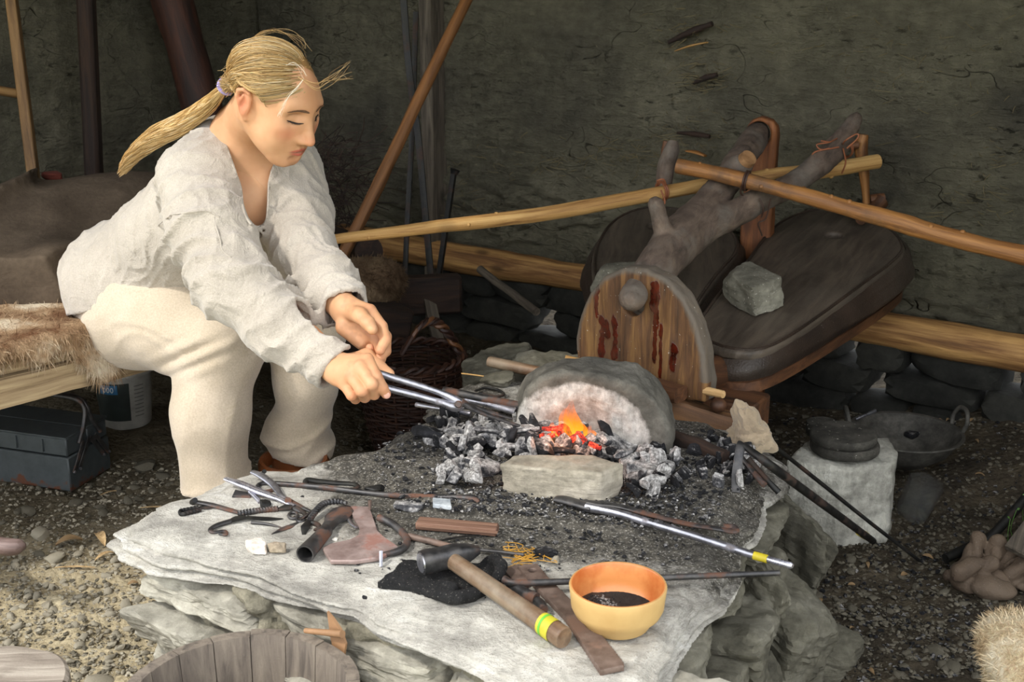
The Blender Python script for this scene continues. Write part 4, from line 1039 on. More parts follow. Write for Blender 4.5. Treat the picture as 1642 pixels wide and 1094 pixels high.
tints = [np.stack([blush, lips, dark, np.ones(len(Vh))], 1)]; parts = [(Vh, Fhq)]

# --- hands and forearms
def hand(fx, wrist, elbow, knuck, fingers, thumb, rp=.016):
    """knuck: four metacarpal heads; fingers: four chains of points starting at the knuckles; thumb chain from the palm side"""
    d = (wrist - elbow) / np.linalg.norm(wrist - elbow)
    fx.cap(elbow, wrist, .040, .026, .01)
    wid = knuck[3] - knuck[0]
    for i, kn in enumerate(knuck):
        w0 = wrist + wid * (.10 * (i - 1.5)); fx.cap(w0, kn, .0185, .0125, .016)
        r = [.0115, .0118, .0112, .0100][i]; P = [kn] + fingers[i]
        fx.chain(P, [r * q for q in ([1.06, 1.0, .92, .80] + [.75] * 4)[:len(P)]], .003)
    fx.chain(thumb, [.0175, .0145, .0125, .0105][:len(thumb)], .010)
# right hand, seen from its back, closed on the tongs
kn = [at(589, 577, t=2.305), at(577, 588, t=2.290), at(563, 602, t=2.292), at(552, 616, t=2.305)]
fi = [[at(603, 604, t=2.285), at(613, 622, t=2.292), at(619, 632, t=2.300)],
      [at(596, 616, t=2.272), at(600, 632, t=2.305), at(590, 632, t=2.345)],
      [at(580, 627, t=2.275), at(585, 637, t=2.310), at(575, 632, t=2.345)],
      [at(564, 634, t=2.290), at(570, 640, t=2.320), at(562, 632, t=2.350)]]
th = [at(566, 580, t=2.36), at(588, 572, t=2.375), at(607, 588, t=2.362), at(624, 600, t=2.352)]
W1 = at(540, 590, t=2.345)
fr1 = Field(at(560, 600, t=2.33) - np.array([.12, .12, .10]), at(560, 600, t=2.33) + np.array([.11, .12, .10]), .0019)
hand(fr1, W1, nE + (nW - nE) * .75, kn, fi, th)
for a, b in zip(kn[:3], kn[1:]): fr1.cap((a + b) / 2 + (W1 - a) * .25, (a + b) / 2 + (W1 - a) * .6, .013, .017, .012)
# left hand, palm towards the viewer, relaxed
kl = [at(593, 498, t=2.405), at(600, 515, t=2.425), at(598, 533, t=2.438), at(590, 548, t=2.440)]
fl = [[at(612, 524, t=2.395), at(618, 545, t=2.375), at(610, 562, t=2.362)],
      [at(618, 540, t=2.41), at(618, 563, t=2.390), at(607, 576, t=2.372)],
      [at(612, 556, t=2.425), at(610, 576, t=2.405), at(598, 580, t=2.388)],
      [at(600, 568, t=2.43), at(596, 572, t=2.40), at(593, 558, t=2.380)]]
tl = [at(560, 500, t=2.42), at(577, 506, t=2.385), at(590, 518, t=2.368), at(597, 528, t=2.360)]
W2 = at(553, 496, t=2.44)
fr2 = Field(at(580, 530, t=2.41) - np.array([.12, .12, .10]), at(580, 530, t=2.41) + np.array([.10, .12, .12]), .0019)
hand(fr2, W2, fE + (fW - fE) * .7, kl, fl, tl)
for a, b in zip(kl[:3], kl[1:]): fr2.cap((a + b) / 2 + (W2 - a) * .25, (a + b) / 2 + (W2 - a) * .7, .014, .019, .012)
fr2.cap(at(552, 525, t=2.425), at(580, 550, t=2.425), .017, .014, .012)
for f_, kk, ff, tt in ((fr1, kn, fi, th), (fr2, kl, fl, tl)):
    V, F = f_.mesh(); b = np.zeros(len(V))
    for a in list(kk) + [q for c in ff for q in c[:3]]: b = np.maximum(b, .8 * np.exp(-((V - a) ** 2).sum(1) / .010 ** 2))
    g = .25 * sstep(.2, .7, fbm(V, 60, 3, 8)); tints.append(np.stack([b, 0 * b, g, 1 + 0 * b], 1)); parts.append((V, F))
# --- the rest of the body under the clothes
lo = np.array([-1.35, 2.1, .02]); hi = np.array([-.2, 3.4, 1.05])
fb = Field(lo, hi, .009)
fb.cap(pel, (pel + chest) / 2, .09, .08, .05); fb.cap((pel + chest) / 2, chest, .08, .09, .05); fb.cap(chest, neckb, .10, .06, .05)
fb.chain([nS, nE, nE + (nW - nE) * .8], [.05, .04, .032], .03); fb.chain([fS, fE, fE + (fW - fE) * .8], [.05, .04, .032], .03)
fb.cap(chest, nS, .09, .05, .05); fb.cap(chest, fS, .09, .05, .05)
fb.chain([nH, nK, nA], [.075, .052, .036], .04); fb.chain([fH, fK, fA], [.075, .052, .036], .04); fb.cap(pel, nH, .09, .09, .04); fb.cap(pel, fH, .09, .09, .04)
V, F = fb.mesh(); parts.append((V, F)); tints.append(np.stack([0 * V[:, 0]] * 3 + [1 + 0 * V[:, 0]], 1))
VV = []; FF = []; n0 = 0
for V, F in parts: VV.append(V); FF.append(F + n0); n0 += len(V)
meshobj('body', np.vstack(VV), np.vstack(FF), M['skin'], person, tint=np.vstack(tints))

# --- facial details
M['brow'] = m_plain('eyebrow_hair', hx('#6b4c33'), .8); M['lash'] = m_plain('eyelash', hx('#241812'), .7); M['nail'] = m_plain('fingernail', hx('#d9a894'), .35)
fl_ = lh[lh[:, 0] > .055]
def surf(s, u):
    m = (np.abs(fl_[:, 1] - s) < .0022) & (np.abs(fl_[:, 2] - u) < .0022); return fl_[m, 0].max() if m.any() else .085
for s in (-1, 1):
    mb = MB()
    for i in range(150):
        t_ = rnd.random(); w = (1.15 - t_) * (.35 + .65 * min(1, t_ * 5)); S = (.010 + .037 * t_) * s; U = .0285 + .0050 * math.sin(t_ * 2.7) - .004 * t_ + rnd.uniform(-.0028, .0028) * w
        S2 = S + .0070 * s; U2 = U + .0010 * (1 - 2 * t_); mb.tube([hp_(surf(S, U) + .0006, S, U), hp_(surf(S2, U2) + .0010, S2, U2)], [.0006, .0003], 4)
    obj('eyebrow', mb, M['brow'], person)
    mb = MB(); P = []
    for t_ in np.linspace(0, 1, 12): S = (.0165 + .030 * t_) * s; U = .0048 - .0030 * math.sin(t_ * 3.14) + .0012 * t_; P.append(hp_(surf(S, U) + .0002, S, U))
    mb.tube(P, [.0004, .0009, .0013, .0015, .0016, .0017, .0017, .0016, .0015, .0013, .0010, .0005], 6)
    for i in range(16):
        t_ = rnd.uniform(.2, 1); S = (.0165 + .030 * t_) * s; U = .0045 - .0030 * math.sin(t_ * 3.14); f_ = surf(S, U); mb.tube([hp_(f_, S, U), hp_(f_ + .0032, S + .002 * s * t_, U - .0022)], [.0003, .0001], 3)
    obj('eyelashes', mb, M['lash'], person)
for (a, b, r) in ((fi[0][1], fi[0][2], .008), (tl[2], tl[3], .0085)):
    d = b - a; d /= np.linalg.norm(d); v = np.array([0, 0, CAMZ]) - b; v -= d * np.dot(v, d); v /= np.linalg.norm(v); x = np.cross(d, v); V, F = ico(3)
    mb = MB(); mb.add((V * np.array([.0062, .0072, .0022])) @ np.stack([x, d, v], 1).T + b + v * .0078 - d * .001, F); obj('fingernail', mb, M['nail'], person)

# --- hair
def scalp(d, off=0.0):
    """point on the hair volume in the direction d (head-local)"""
    c = np.array([-.010, 0, .044]); r = np.array([.094, .081, .069]) + off
    d = d / (np.linalg.norm(d, axis=-1, keepdims=True) + 1e-9); return c + d / np.sqrt(((d / r) ** 2).sum(-1, keepdims=True))
TIE = np.array([-.084, .048, -.006])
tied = TIE - np.array([-.014, 0, .044]); tied /= np.linalg.norm(tied)
hv = []; hl = []; hf = []; hc = []; hn = 0
HCOL = [hx('#e2c085'), hx('#cda568'), hx('#b08850'), hx('#f0dab0'), hx('#94703f')]
def strand(P, r0, r1, c):
    global hn
    P = np.asarray(P); n = len(P); T = np.gradient(P, axis=0); T /= np.linalg.norm(T, axis=1)[:, None] + 1e-9
    h = np.array([.3, .5, .81]); X = np.cross(T, h); X /= np.linalg.norm(X, axis=1)[:, None] + 1e-9; Y = np.cross(T, X); r = np.linspace(r0, r1, n)[:, None]
    ring = np.stack([P + r * (X * math.cos(a) + Y * math.sin(a)) for a in (0, 2.1, 4.2)], 1).reshape(-1, 3)
    hv.append(ring); hc.append(np.tile(np.array(c), (len(ring), 1)))
    i = np.arange(n - 1)[:, None] * 3; k = np.arange(3)[None]
    hf.append(np.stack([i + k, i + (k + 1) % 3, i + 3 + (k + 1) % 3, i + 3 + k], -1).reshape(-1, 4) + hn); hn += len(ring)
hr = np.random.RandomState(5)
def pickc(w=None):
    a, b = HCOL[hr.choice(5, p=[.36, .27, .14, .15, .08])], HCOL[hr.choice(5, p=[.4, .3, .1, .15, .05])]; t_ = hr.rand(); return [x * t_ + y * (1 - t_) for x, y in zip(a[:3], b[:3])] + [1]
def hairline(phi):
    """direction of the hairline for the angle round the face: 0 forehead centre, +-1 behind the ear"""
    a = abs(phi); s = 1 if phi > 0 else -1
    pts = [(0, (.085, 0, .082)), (.25, (.079, .031, .080)), (.45, (.055, .049, .067)), (.6, (.047, .068, .048)), (.72, (.024, .077, .024)), (.82, (.004, .077, .030)), (.92, (-.024, .078, .030)), (1.0, (-.046, .066, -.030))]
    xs_ = [p[0] for p in pts]; v = np.array([np.interp(a, xs_, [p[1][k] for p in pts]) for k in range(3)]); v[1] *= s; return v - np.array([-.014, 0, .044])
HLT = np.radians([0, 19, 37, 48, 64, 74, 97, 112, 180]); HLE = np.radians([22, 22, 16, 3, -13, -11, -9, -42, -48])
def inhair(d, m=0.0):
    th_ = np.arctan2(np.abs(d[..., 1]), d[..., 0]); el = np.arctan2(d[..., 2], np.hypot(d[..., 0], d[..., 1])); return el > np.interp(th_, HLT, HLE) + m
for i in range(10000):
    if hr.rand() < .34:
        phi = hr.uniform(-1, 1); d0 = hairline(phi); d0 = d0 / np.linalg.norm(d0); d0 = d0 + hr.normal(0, .014, 3)
    else:
        while True:
            d0 = hr.normal(size=3); d0 /= np.linalg.norm(d0)
            if inhair(d0) and d0[2] > -.5: break
    d0 = d0 / np.linalg.norm(d0); off = hr.uniform(-.004, .0030); dt = np.dot(d0, tied); om = math.acos(np.clip(dt, -.97, .97))
    if om < .15 or dt < -.945: continue
    ts = np.linspace(0, 1, 13); D = (np.sin((1 - ts) * om)[:, None] * d0 + np.sin(ts * om)[:, None] * tied) / math.sin(om)
    side = np.cross(d0, tied); side /= np.linalg.norm(side); cl_ = d0 * 4.0
    w1 = vnoise(cl_[None] + ts[:, None] * np.array([1.4, .3, .2]), 1.0, 6); w2 = vnoise(cl_[None] * 1.6 + ts[:, None] * 1.2, 1.0, 9)
    bell = np.sin(np.pi * np.clip(ts, 0, 1))
    D = D + side * (.13 * w1 * bell + hr.normal(0, .02) * bell)[:, None]; D[:, 2] += .16 * bell * min(om / 1.5, 1.2)
    Dn = D / np.linalg.norm(D, axis=1)[:, None]; q = scalp(D) + Dn * (off + .005 * bell * w2 - .007 * (1 - sstep(0, .12, ts)))[:, None]
    if off > .0025: q = q + Dn * (hr.uniform(0, .007) * bell)[:, None]
    earm = sstep(.040, .028, np.abs(q[:, 0] + .004)) * (np.abs(q[:, 1]) > .045); q[:, 2] = np.maximum(q[:, 2], (.036 + .008 * hr.rand()) * earm - 1 * (1 - earm))
    k2 = sstep(.88, 1.0, ts)[:, None]; q = q * (1 - k2) + (TIE + hr.normal(0, .006, 3)) * k2
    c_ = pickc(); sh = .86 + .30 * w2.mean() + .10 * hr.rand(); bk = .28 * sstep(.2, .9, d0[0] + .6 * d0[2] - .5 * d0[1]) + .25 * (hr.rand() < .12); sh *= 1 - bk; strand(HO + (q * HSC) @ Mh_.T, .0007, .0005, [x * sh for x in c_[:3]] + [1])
# cap of hair below the strands
V, F = ico(5); q = scalp(V.copy(), -.003); capm = inhair(V, -.03)
Fa = np.array(F); Fa = Fa[capm[Fa].all(1)]; u, inv = np.unique(Fa, return_inverse=True); Fa = inv.reshape(Fa.shape)
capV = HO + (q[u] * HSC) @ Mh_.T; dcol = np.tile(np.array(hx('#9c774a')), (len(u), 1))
hv.append(capV); hc.append(dcol)
capF = [tuple(int(x) + hn for x in f) for f in Fa]; hn += len(u)
# ponytail over the back
tw = HO + Mh_ @ (TIE * HSC)
cl = np.array([tw, at(335, 168, t=2.62), at(292, 198, t=2.68), at(245, 222, t=2.74), at(210, 252, t=2.80), at(192, 278, t=2.84)]); cl = crom(cl, 5); nC = len(cl)
spread_ = np.interp(np.linspace(0, 1, nC), [0, .12, .35, .6, .85, 1], [.008, .016, .020, .022, .017, .010])
for i in range(1500):
    a = hr.uniform(0, 6.28); rr = math.sqrt(hr.rand()); o = np.array([math.cos(a) * .55, math.sin(a) * .4, math.sin(a)]) * rr; ph = hr.uniform(0, 6.28); e_ = int(nC * hr.uniform(.72, 1.0)); s_ = np.arange(nC)
    wig = .006 * np.sin(s_ * .55 + ph)[:, None] * np.array([.3, .2, 1]) + .004 * np.sin(s_ * 1.1 + ph * 2)[:, None] * np.array([1, .5, .3])
    P = cl + o * spread_[:, None] + wig * np.minimum(s_ / 6, 1)[:, None]
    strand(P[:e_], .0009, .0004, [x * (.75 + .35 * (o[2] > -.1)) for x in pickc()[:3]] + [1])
# loose strands: fringe blowing forward, wisp on the temple, fly-aways
def loose(P, n, sp, c=None, r=.0006):
    for i in range(n):
        Q = crom(np.array(P) + hr.normal(0, sp, (len(P), 3)) * np.linspace(.3, 1.6, len(P))[:, None], 5); strand(Q, r, .0002, c or pickc())
loose([hp_(.070, .02, .088), hp_(.095, .005, .086), at(524, 128, t=2.46), at(540, 122, t=2.46), at(554, 102, t=2.45)], 6, .0035, None, .0003)
loose([hp_(.070, .03, .092), hp_(.104, .008, .080), at(526, 130, t=2.46), at(542, 130, t=2.46), at(562, 120, t=2.45)], 5, .004, None, .0003)
pale = list(hx('#efe4cf'))
loose([at(486, 128, t=2.425), at(474, 143, t=2.42), at(463, 155, t=2.42), at(454, 172, t=2.42), at(447, 187, t=2.42)], 9, .0012, pale, .0003)
loose([at(458, 104, t=2.435), at(472, 102, t=2.43), at(482, 110, t=2.425), at(487, 122, t=2.42)], 6, .0022, pale, .00025)
loose([at(400, 64, t=2.52), at(425, 52, t=2.5), at(450, 47, t=2.5), at(478, 60, t=2.5), at(492, 84, t=2.5)], 8, .005, None, .0003)
for i in range(150):
    d = np.array([hr.uniform(-1, .9), hr.uniform(-.4, 1), hr.uniform(-.1, 1)]); p = scalp(d); dd = d / np.linalg.norm(d)
    v = (TIE - p); v /= np.linalg.norm(v); P = [p, p + v * .02 + dd * .006, p + v * .045 + dd * hr.uniform(.004, .018), p + v * .065 + dd * hr.uniform(.0, .03)]
    Q = crom(np.array([HO + Mh_ @ (x * HSC) for x in P]), 3); strand(Q, .0004, .0002, pickc())
HV = np.vstack(hv[:-0 or None]); HF = np.vstack(hf)
# hv holds the cap before the ponytail: faces were numbered in the same order
mbh = MB(); mbh.v = [HV]; mbh.l = [HV]; mbh.n = len(HV); mbh.f = [tuple(f) for f in HF.tolist()] + capF
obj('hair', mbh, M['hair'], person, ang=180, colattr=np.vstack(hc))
mb = MB(); dtie = cl[2] - cl[0]; Mx = frame(dtie)
P = [tw + dtie * .12 + Mx[:, 0] * .0135 * math.cos(a) + Mx[:, 1] * .0135 * math.sin(a) for a in np.linspace(0, 2 * math.pi, 25)]
mb.tube(P, .0062, 8, bump=.3, bs=120); obj('hair_tie', mb, m_cloth('lilac_elastic', hx('#a79bd0'), hx('#8d80bd')), person)

# --- clothes: shirt
def folds(V, N, fn): return V + N * fn(V)[:, None]
fs = Field((-1.42, 2.0, .40), (-.20, 3.45, 1.10), .0048)
back = at(140, 400, t=3.08); belly = at(330, 420, t=2.98)
fs.ell((pel + chest) / 2 + UP * .0, (.145, .125, .22), frame(chest - pel), .06)
fs.ell(chest, (.19, .13, .15), frame(fS - nS)[:, [2, 0, 1]], .08)
fs.cap(at(190, 440, t=3.08), at(258, 398, t=3.0), .118, .112, .05); fs.cap(at(258, 398, t=3.0), at(326, 326, t=2.86), .112, .11, .05); fs.cap(at(326, 326, t=2.86), at(362, 255, t=2.76), .11, .066, .05)
fs.cap(at(188, 448, t=3.05), at(300, 420, t=3.0), .130, .115, .05); fs.cap(at(184, 458, t=3.04), at(186, 480, t=3.02), .122, .12, .03); fs.cap(at(200, 466, t=2.985), at(270, 448, t=2.95), .118, .10, .05)
fs.cap(at(345, 235, t=2.72), nS, .062, .068, .05); fs.cap(at(430, 225, t=2.74), fS, .055, .060, .05)
fs.cap(at(432, 345, t=2.70), at(468, 268, t=2.76), .055, .055, .04)
fs.cap(at(330, 350, t=2.80), at(440, 330, t=2.80), .10, .075, .06)
fs.chain([nS, at(335, 370, t=2.50), nE, at(450, 525, t=2.40), at(538, 588, t=2.365)], [.074, .077, .073, .061, .055], .05)
fs.chain([fS, at(482, 345, t=2.71), fE, at(525, 455, t=2.53), at(552, 492, t=2.46)], [.062, .062, .062, .057, .052], .05)
axn = (nW - nE) / np.linalg.norm(nW - nE)
def shirtfold(P):
    # folds across the sleeves and creases pulled from the shoulder
    g = 0
    for a, b, w, amp, fr_ in ((nE, nW, .11, .008, 26), (nS, nE, .12, .007, 24), (fE, fW, .10, .005, 26), (fS, fE, .11, .005, 22)):
        ab = b - a; L = np.linalg.norm(ab); d = ab / L; q = P - a; s = q @ d; rad = np.linalg.norm(q - s[:, None] * d, axis=1)
        m = sstep(w * 1.25, w * .9, rad) * sstep(-.08, .03, s) * sstep(L + .05, L - .02, s)
        Mx = frame(d, (0, 0, 1)); ang = np.arctan2(q @ Mx[:, 1], q @ Mx[:, 0]); wv = s * fr_ * 2.2 + ang * .9 + 1.6 * fbm(P, 9, 2, 3)
        r = 1 - np.abs(np.sin(wv)); g = g + m * 1.1 * amp * (r ** 1.6 - .35) * (.55 + .9 * np.clip(.5 + fbm(P, 7, 2, 8), 0, 1.5))
    q = P - at(330, 300, t=2.6); w = fbm(P * np.array([1, 1, .6]), 6, 3, 4); r = 1 - np.abs(np.sin(9 * w + P[:, 2] * 18 + P[:, 0] * 12)); g = g + .0045 * (r ** 2 - .3) + .005 * fbm(P, 9, 3, 6)
    return -g
fs.disp(shirtfold, .02)
def shell(f, cut, th=.010):
    """hollows the form to a cloth thickness and opens it where cut(P) < 0"""
    idx = np.argwhere(np.abs(f.a) < .03); P = f.lo + idx * f.h; a = f.a[tuple(idx.T)]
    a = np.maximum(a, -(a + th)); a = np.maximum(a, -cut(P)); f.a = np.where(f.a < -.02, .05, f.a); f.a[tuple(idx.T)] = a.astype(np.float32)
cuf = [(at(540, 589, t=2.365), axn), (at(556, 494, t=2.455), (fW - fE) / np.linalg.norm(fW - fE))]
ncx = [(352, 190), (362, 225), (375, 262), (388, 300), (391, 328), (398, 348), (408, 361), (418, 363), (426, 352), (428, 328), (429, 300), (434, 272), (446, 250), (470, 215), (470, 150), (400, 120), (352, 150)]
hemp = [(60, 380), (90, 440), (98, 474), (106, 508), (150, 496), (190, 484), (215, 464), (250, 462), (300, 464), (330, 468), (345, 500), (520, 640), (640, 640), (640, -100), (-20, -100), (-20, 380)]
pfn, pfh = poly_sdf(ncx), poly_sdf(hemp); SL = ((nE, nW), (nS, nE), (fE, fW), (fS, fE))
def sleeved(P):
    r = np.full(len(P), 9.0)
    for a, b in SL:
        t = np.clip((P - a) @ (b - a) / np.dot(b - a, b - a), 0, 1); r = np.minimum(r, np.linalg.norm(P - a - t[:, None] * (b - a), axis=1))
    return r
def shirtcut(P):
    u, v, w = pxy(P); n = pfn(u, v) * w / FPX; n = np.where(w < 2.84, n, .05)
    h = -pfh(u, v) * w / FPX + .004 * vnoise(P, 22, 3); h = np.maximum(h, (.115 - sleeved(P)))
    c = np.full(len(P), .05)
    for q, d in cuf: s = (P - q) @ d + .004 * fbm(P, 30, 2, 3); c = np.minimum(c, np.maximum(-s, np.linalg.norm(P - q, axis=1) - .12))
    return np.minimum(np.minimum(n, h), c)
shell(fs, shirtcut)
Vs, Fs = fs.mesh(); uu, vv, fw_ = pxy(Vs)
meshobj('shirt', Vs, Fs, M['shirt'], person)
# seams
def surf_line(px, t0, mat, name, r=.0016):
    P = []
    for u, v in px:
        c = np.hypot(uu - u, vv - v) + 80 * (fw_ - fw_.min()) * 0; ok = np.where(c < 4)[0]
        if len(ok): P.append(Vs[ok[np.argmin(fw_[ok])]] )
    if len(P) > 2: mb = MB(); mb.tube(P, r, 5, 4); obj(name, mb, mat, person)
surf_line([(232, 372), (250, 362), (262, 350), (275, 342), (300, 340), (330, 342), (352, 345)], 0, M['shirt'], 'seam')
surf_line([(345, 345), (350, 362), (355, 380), (360, 400), (372, 412)], 0, M['shirt'], 'seam')
surf_line(ncx[1:12], 0, M['shirt'], 'neck_hem', .0022)

# --- trousers
ft = Field((-1.40, 2.25, .06), (-.30, 3.50, .72), .0058)
ft.chain([nH, at(290, 522, t=2.92), nK], [.115, .108, .090], .06); ft.chain([nK, at(338, 660, t=2.88), at(346, 778, t=2.93)], [.084, .080, .078], .05)
ft.chain([fH, at(420, 480, t=3.05), fK], [.115, .10, .084], .06); ft.chain([fK, at(490, 610, t=2.98), at(482, 712, t=3.08)], [.076, .068, .066], .05)
ft.cap(at(250, 455, t=3.02), at(335, 450, t=3.0), .085, .085, .05); ft.cap(pel, nH, .10, .115, .06); ft.cap(pel, fH, .11, .11, .06); ft.cap(at(185, 478, t=3.05), at(215, 515, t=3.0), .105, .105, .05)
ft.cap(at(465, 690, t=3.06), at(486, 722, t=3.08), .064, .070, .03)
def trfold(P):
    g = .004 * fbm(P, 6, 3, 5)
    for a, b, amp in ((nK, at(346, 778, t=2.93), .0035), (fK, at(480, 712, t=3.08), .006)):
        q = P - a; d = (b - a) / np.linalg.norm(b - a); s = q @ d; g = g + amp * (1 - np.abs(np.sin(s * 26 + 2.4 * fbm(P, 6, 2, 7) + P[:, 0] * 12))) ** 2 * sstep(-.12, .0, s) * (.25 + 1.2 * sstep(.22, .32, s) + 1.2 * sstep(.06, -.02, s))
    uq, vq, _ = pxy(P); along = (uq - 285) * .87 + (vq - 575) * -.5; acr = (uq - 285) * .5 + (vq - 575) * .87
    for off, am in ((0, .011), (22, .006), (-26, .005)): g = g - am * np.exp(-((acr - off - along * .12) / 7.0) ** 2) * np.exp(-((along - 25) / 48) ** 2) + am * .6 * np.exp(-((acr - off - 12 - along * .12) / 9.0) ** 2) * np.exp(-((along - 25) / 48) ** 2)
    g = g + .004 * (1 - np.abs(np.sin(uq * .045 + vq * .012 + 2 * fbm(P, 5, 2, 12)))) ** 2 * sstep(600, 680, vq)
    return -g
ft.disp(trfold, .025)
def trcut(P):
    c = np.full(len(P), .05)
    for q, d in ((at(346, 786, t=2.93), (nA - nK)), (at(478, 722, t=3.08), (fA - fK))):
        d = d / np.linalg.norm(d); s = (P - q) @ d + .003 * fbm(P, 20, 2, 3); c = np.minimum(c, np.maximum(-s, np.linalg.norm(P - q, axis=1) - .16))
    return c
shell(ft, trcut, .012)
Vt, Ft = ft.mesh(); meshobj('trousers', Vt, Ft, M['trouser'], person)
# --- boots
M['boot'] = m_leather('tan_boot_leather', hx('#8c4f26'), hx('#6b3818'), .45, .15)
def boot(ank, toe, name='boot', zt=.158):
    a = np.array(ank); d = np.array([toe[0], toe[1], 0.0]); d /= np.linalg.norm(d); gz_ = 0.0
    fB = Field(np.minimum(a, a + d * .24) - .11, np.maximum(a, a + d * .24) + .11, .005); b0 = np.array([a[0], a[1], .045])
    fB.cap(b0, np.array([a[0], a[1], .15]), .048, .056, .02); fB.ell(b0 + d * .06 + UP * .0, (.125, .046, .045), np.stack([d, np.cross(UP, d), UP], 1), .03); fB.ell(b0 + d * .12 - UP * .012, (.075, .05, .035), np.stack([d, np.cross(UP, d), UP], 1), .03)
    fB.disp(lambda P: .002 * fbm(P, 18, 3, 2), .02)
    V, F = fB.mesh(); k = (V[:, 2] < .165) | (np.hypot(V[:, 0] - a[0], V[:, 1] - a[1]) > .09); k &= V[:, 2] < zt; V[:, 2] = np.maximum(V[:, 2], .012)
    V2, F2, _ = keepfaces(V, F, k); o = meshobj(name, V2, F2, M['boot'], person); m = o.modifiers.new('thick', 'SOLIDIFY'); m.thickness = .003
boot(at(470, 742, z=.11), (.8, -.45)); boot(at(352, 812, z=.11), (.75, -.65), zt=.10)
mb = MB(); c = at(471, 742, z=.135); mb.tube([c + np.array([.078 * math.cos(a), .066 * math.sin(a), -.006 + .006 * math.sin(a)]) for a in np.linspace(0, 2 * math.pi, 33)], .009, 8, flat=2.2); obj('boot_cuff', mb, M['boot'], person)
# ================================================================== fire, coals and ash
S2 = SZ + .014
def coalmat(name, a, b, ashk, k=1.0):
    t = NT(name); co = t.coord('Object', (k, k, k)); n = t.noise(co, 40, 7, .7); n2 = t.noise(co, 130, 5, .75); w = t.noise(t.coord('Object', (40 * k, 240 * k, 60 * k), .1), 1.0, 4, .6)
    c = t.ramp(n, [(.35, a), (.65, b)]); g = t.n('ShaderNodeNewGeometry'); s = t.n('ShaderNodeSeparateXYZ'); t.l(g.outputs['Normal'], s.inputs[0])
    m = t.math('ADD', t.math('MULTIPLY', s.outputs['Z'], .18), t.math('ADD', n, ashk)); c = t.mix(t.ramp(m, [(.5, 0.0), (.72, 1.0)]), c, t.ramp(n2, [(.35, hx('#777471')), (.6, hx('#bdbab7'))]))
    c = t.mix(.45, c, t.ramp(w, [(.38, .12), (.6, .75)]), 'OVERLAY'); c = t.mix(.4, c, t.ramp(n2, [(.38, .2), (.6, .75)]), 'OVERLAY')
    return t.out(c, .85, t.bump(t.math('ADD', t.math('ADD', n, w), n2), .9, .004), spec=.3)
for key, a, b, ak in (('coal_black', '#141416', '#2b2b2e', -.14), ('coal_grey', '#333336', '#5c5c60', .02), ('coal_ash', '#8b8884', '#bdb9b4', .26)):
    M[key] = coalmat('charcoal_' + key[5:], hx(a), hx(b), ak); M[key + '_l'] = coalmat('lump_' + key[5:], hx(a), hx(b), ak, .022)
cr = np.random.RandomState(12); protos = []
for i in range(9):
    V, F = rockv((1, (.42, .62, .8)[i % 3], (.38, .6)[i % 2]), 300 + i, 4, 8, .035, 0, 34)
    for key in ('coal_black', 'coal_grey', 'coal_ash'):
        me = bpy.data.meshes.new('charcoal_lump'); me.from_pydata(V.tolist(), [], F); me.materials.append(M[key + '_l'])
        me.polygons.foreach_set('use_smooth', [True] * len(me.polygons)); me.set_sharp_from_angle(angle=R(32)); protos.append(me)
LZ = {0: 'at the upper left of the heap', 1: 'at the lower left of the heap by the curb stone', 2: 'under the tongs jaws', 3: 'in front of the embers', 4: 'behind the curb stone', 5: 'right of the curb stone', 6: 'strewn beyond the hearth stone', 7: 'below the bent strap', 8: 'at the slab edge under the tongs'}
def lump(u, v, z, s, key, label=None, group=None, rot=None, pi=None, sz=(1, 1, 1), name='charcoal'):
    k = {'coal_black': 0, 'coal_grey': 1, 'coal_ash': 2}[key]; i = cr.randint(9) if pi is None else pi
    o = bpy.data.objects.new(name, protos[i * 3 + k]); o.location = at(u, v, z=z); o.scale = tuple(s * q for q in sz)
    o.rotation_euler = tuple(cr.uniform(-3, 3, 3)) if rot is None else tuple(R(a) for a in rot); link(o)
    return tag(o, label, 'charcoal', group)
GL = {'coal_black': ('black charcoal lump in the heap round the fire', 'black charcoal lumps round the fire'), 'coal_grey': ('dusty grey charcoal lump in the heap round the fire', 'grey charcoal lumps round the fire'), 'coal_ash': ('white ash-coated charcoal lump in the heap round the fire', 'white ash-coated lumps round the fire')}
zones = [  # u0,u1,v0,v1, count, base z, height, size range, weights black grey ash
    (700, 800, 680, 730, 26, S2, .028, (.009, .016), (.4, .35, .25)), (705, 800, 728, 775, 30, S2, .022, (.008, .014), (.12, .2, .68)),
    (740, 840, 668, 712, 24, S2, .045, (.010, .019), (.25, .45, .3)), (800, 900, 695, 735, 24, S2, .05, (.010, .018), (.35, .4, .25)),
    (895, 1000, 700, 738, 26, S2, .045, (.008, .015), (.3, .4, .3)), (1000, 1085, 725, 790, 28, S2, .016, (.008, .016), (.25, .3, .45)),
    (1085, 1165, 700, 770, 18, S2, .006, (.006, .011), (.45, .35, .2)), (1150, 1210, 715, 775, 20, S2, .014, (.008, .014), (.45, .25, .3)), (690, 740, 665, 700, 8, S2, .02, (.010, .018), (.7, .2, .1))]
for zi, (u0, u1, v0, v1, n, zb, hh, (s0, s1), w) in enumerate(zones):
    for i in range(int(n * 1.3)):
        key = ('coal_black', 'coal_grey', 'coal_ash')[cr.choice(3, p=w)]; u, v = cr.uniform(u0, u1), cr.uniform(v0, v1)
        if 775 < u < 1005 and v > 738: continue
        h = hh * cr.rand() * (1 - .5 * abs((u - (u0 + u1) / 2) / ((u1 - u0) / 2)))
        s = cr.uniform(s0, s1) * 1.3; nm_ = {'coal_black': 'black charcoal lump', 'coal_grey': 'dusty grey charcoal lump', 'coal_ash': 'white ashy charcoal lump'}[key] + ' ' + LZ[zi]; lump(u, v - h * 500, zb + s * .5 + h, s, key, nm_, nm_.replace('lump', 'lumps'))
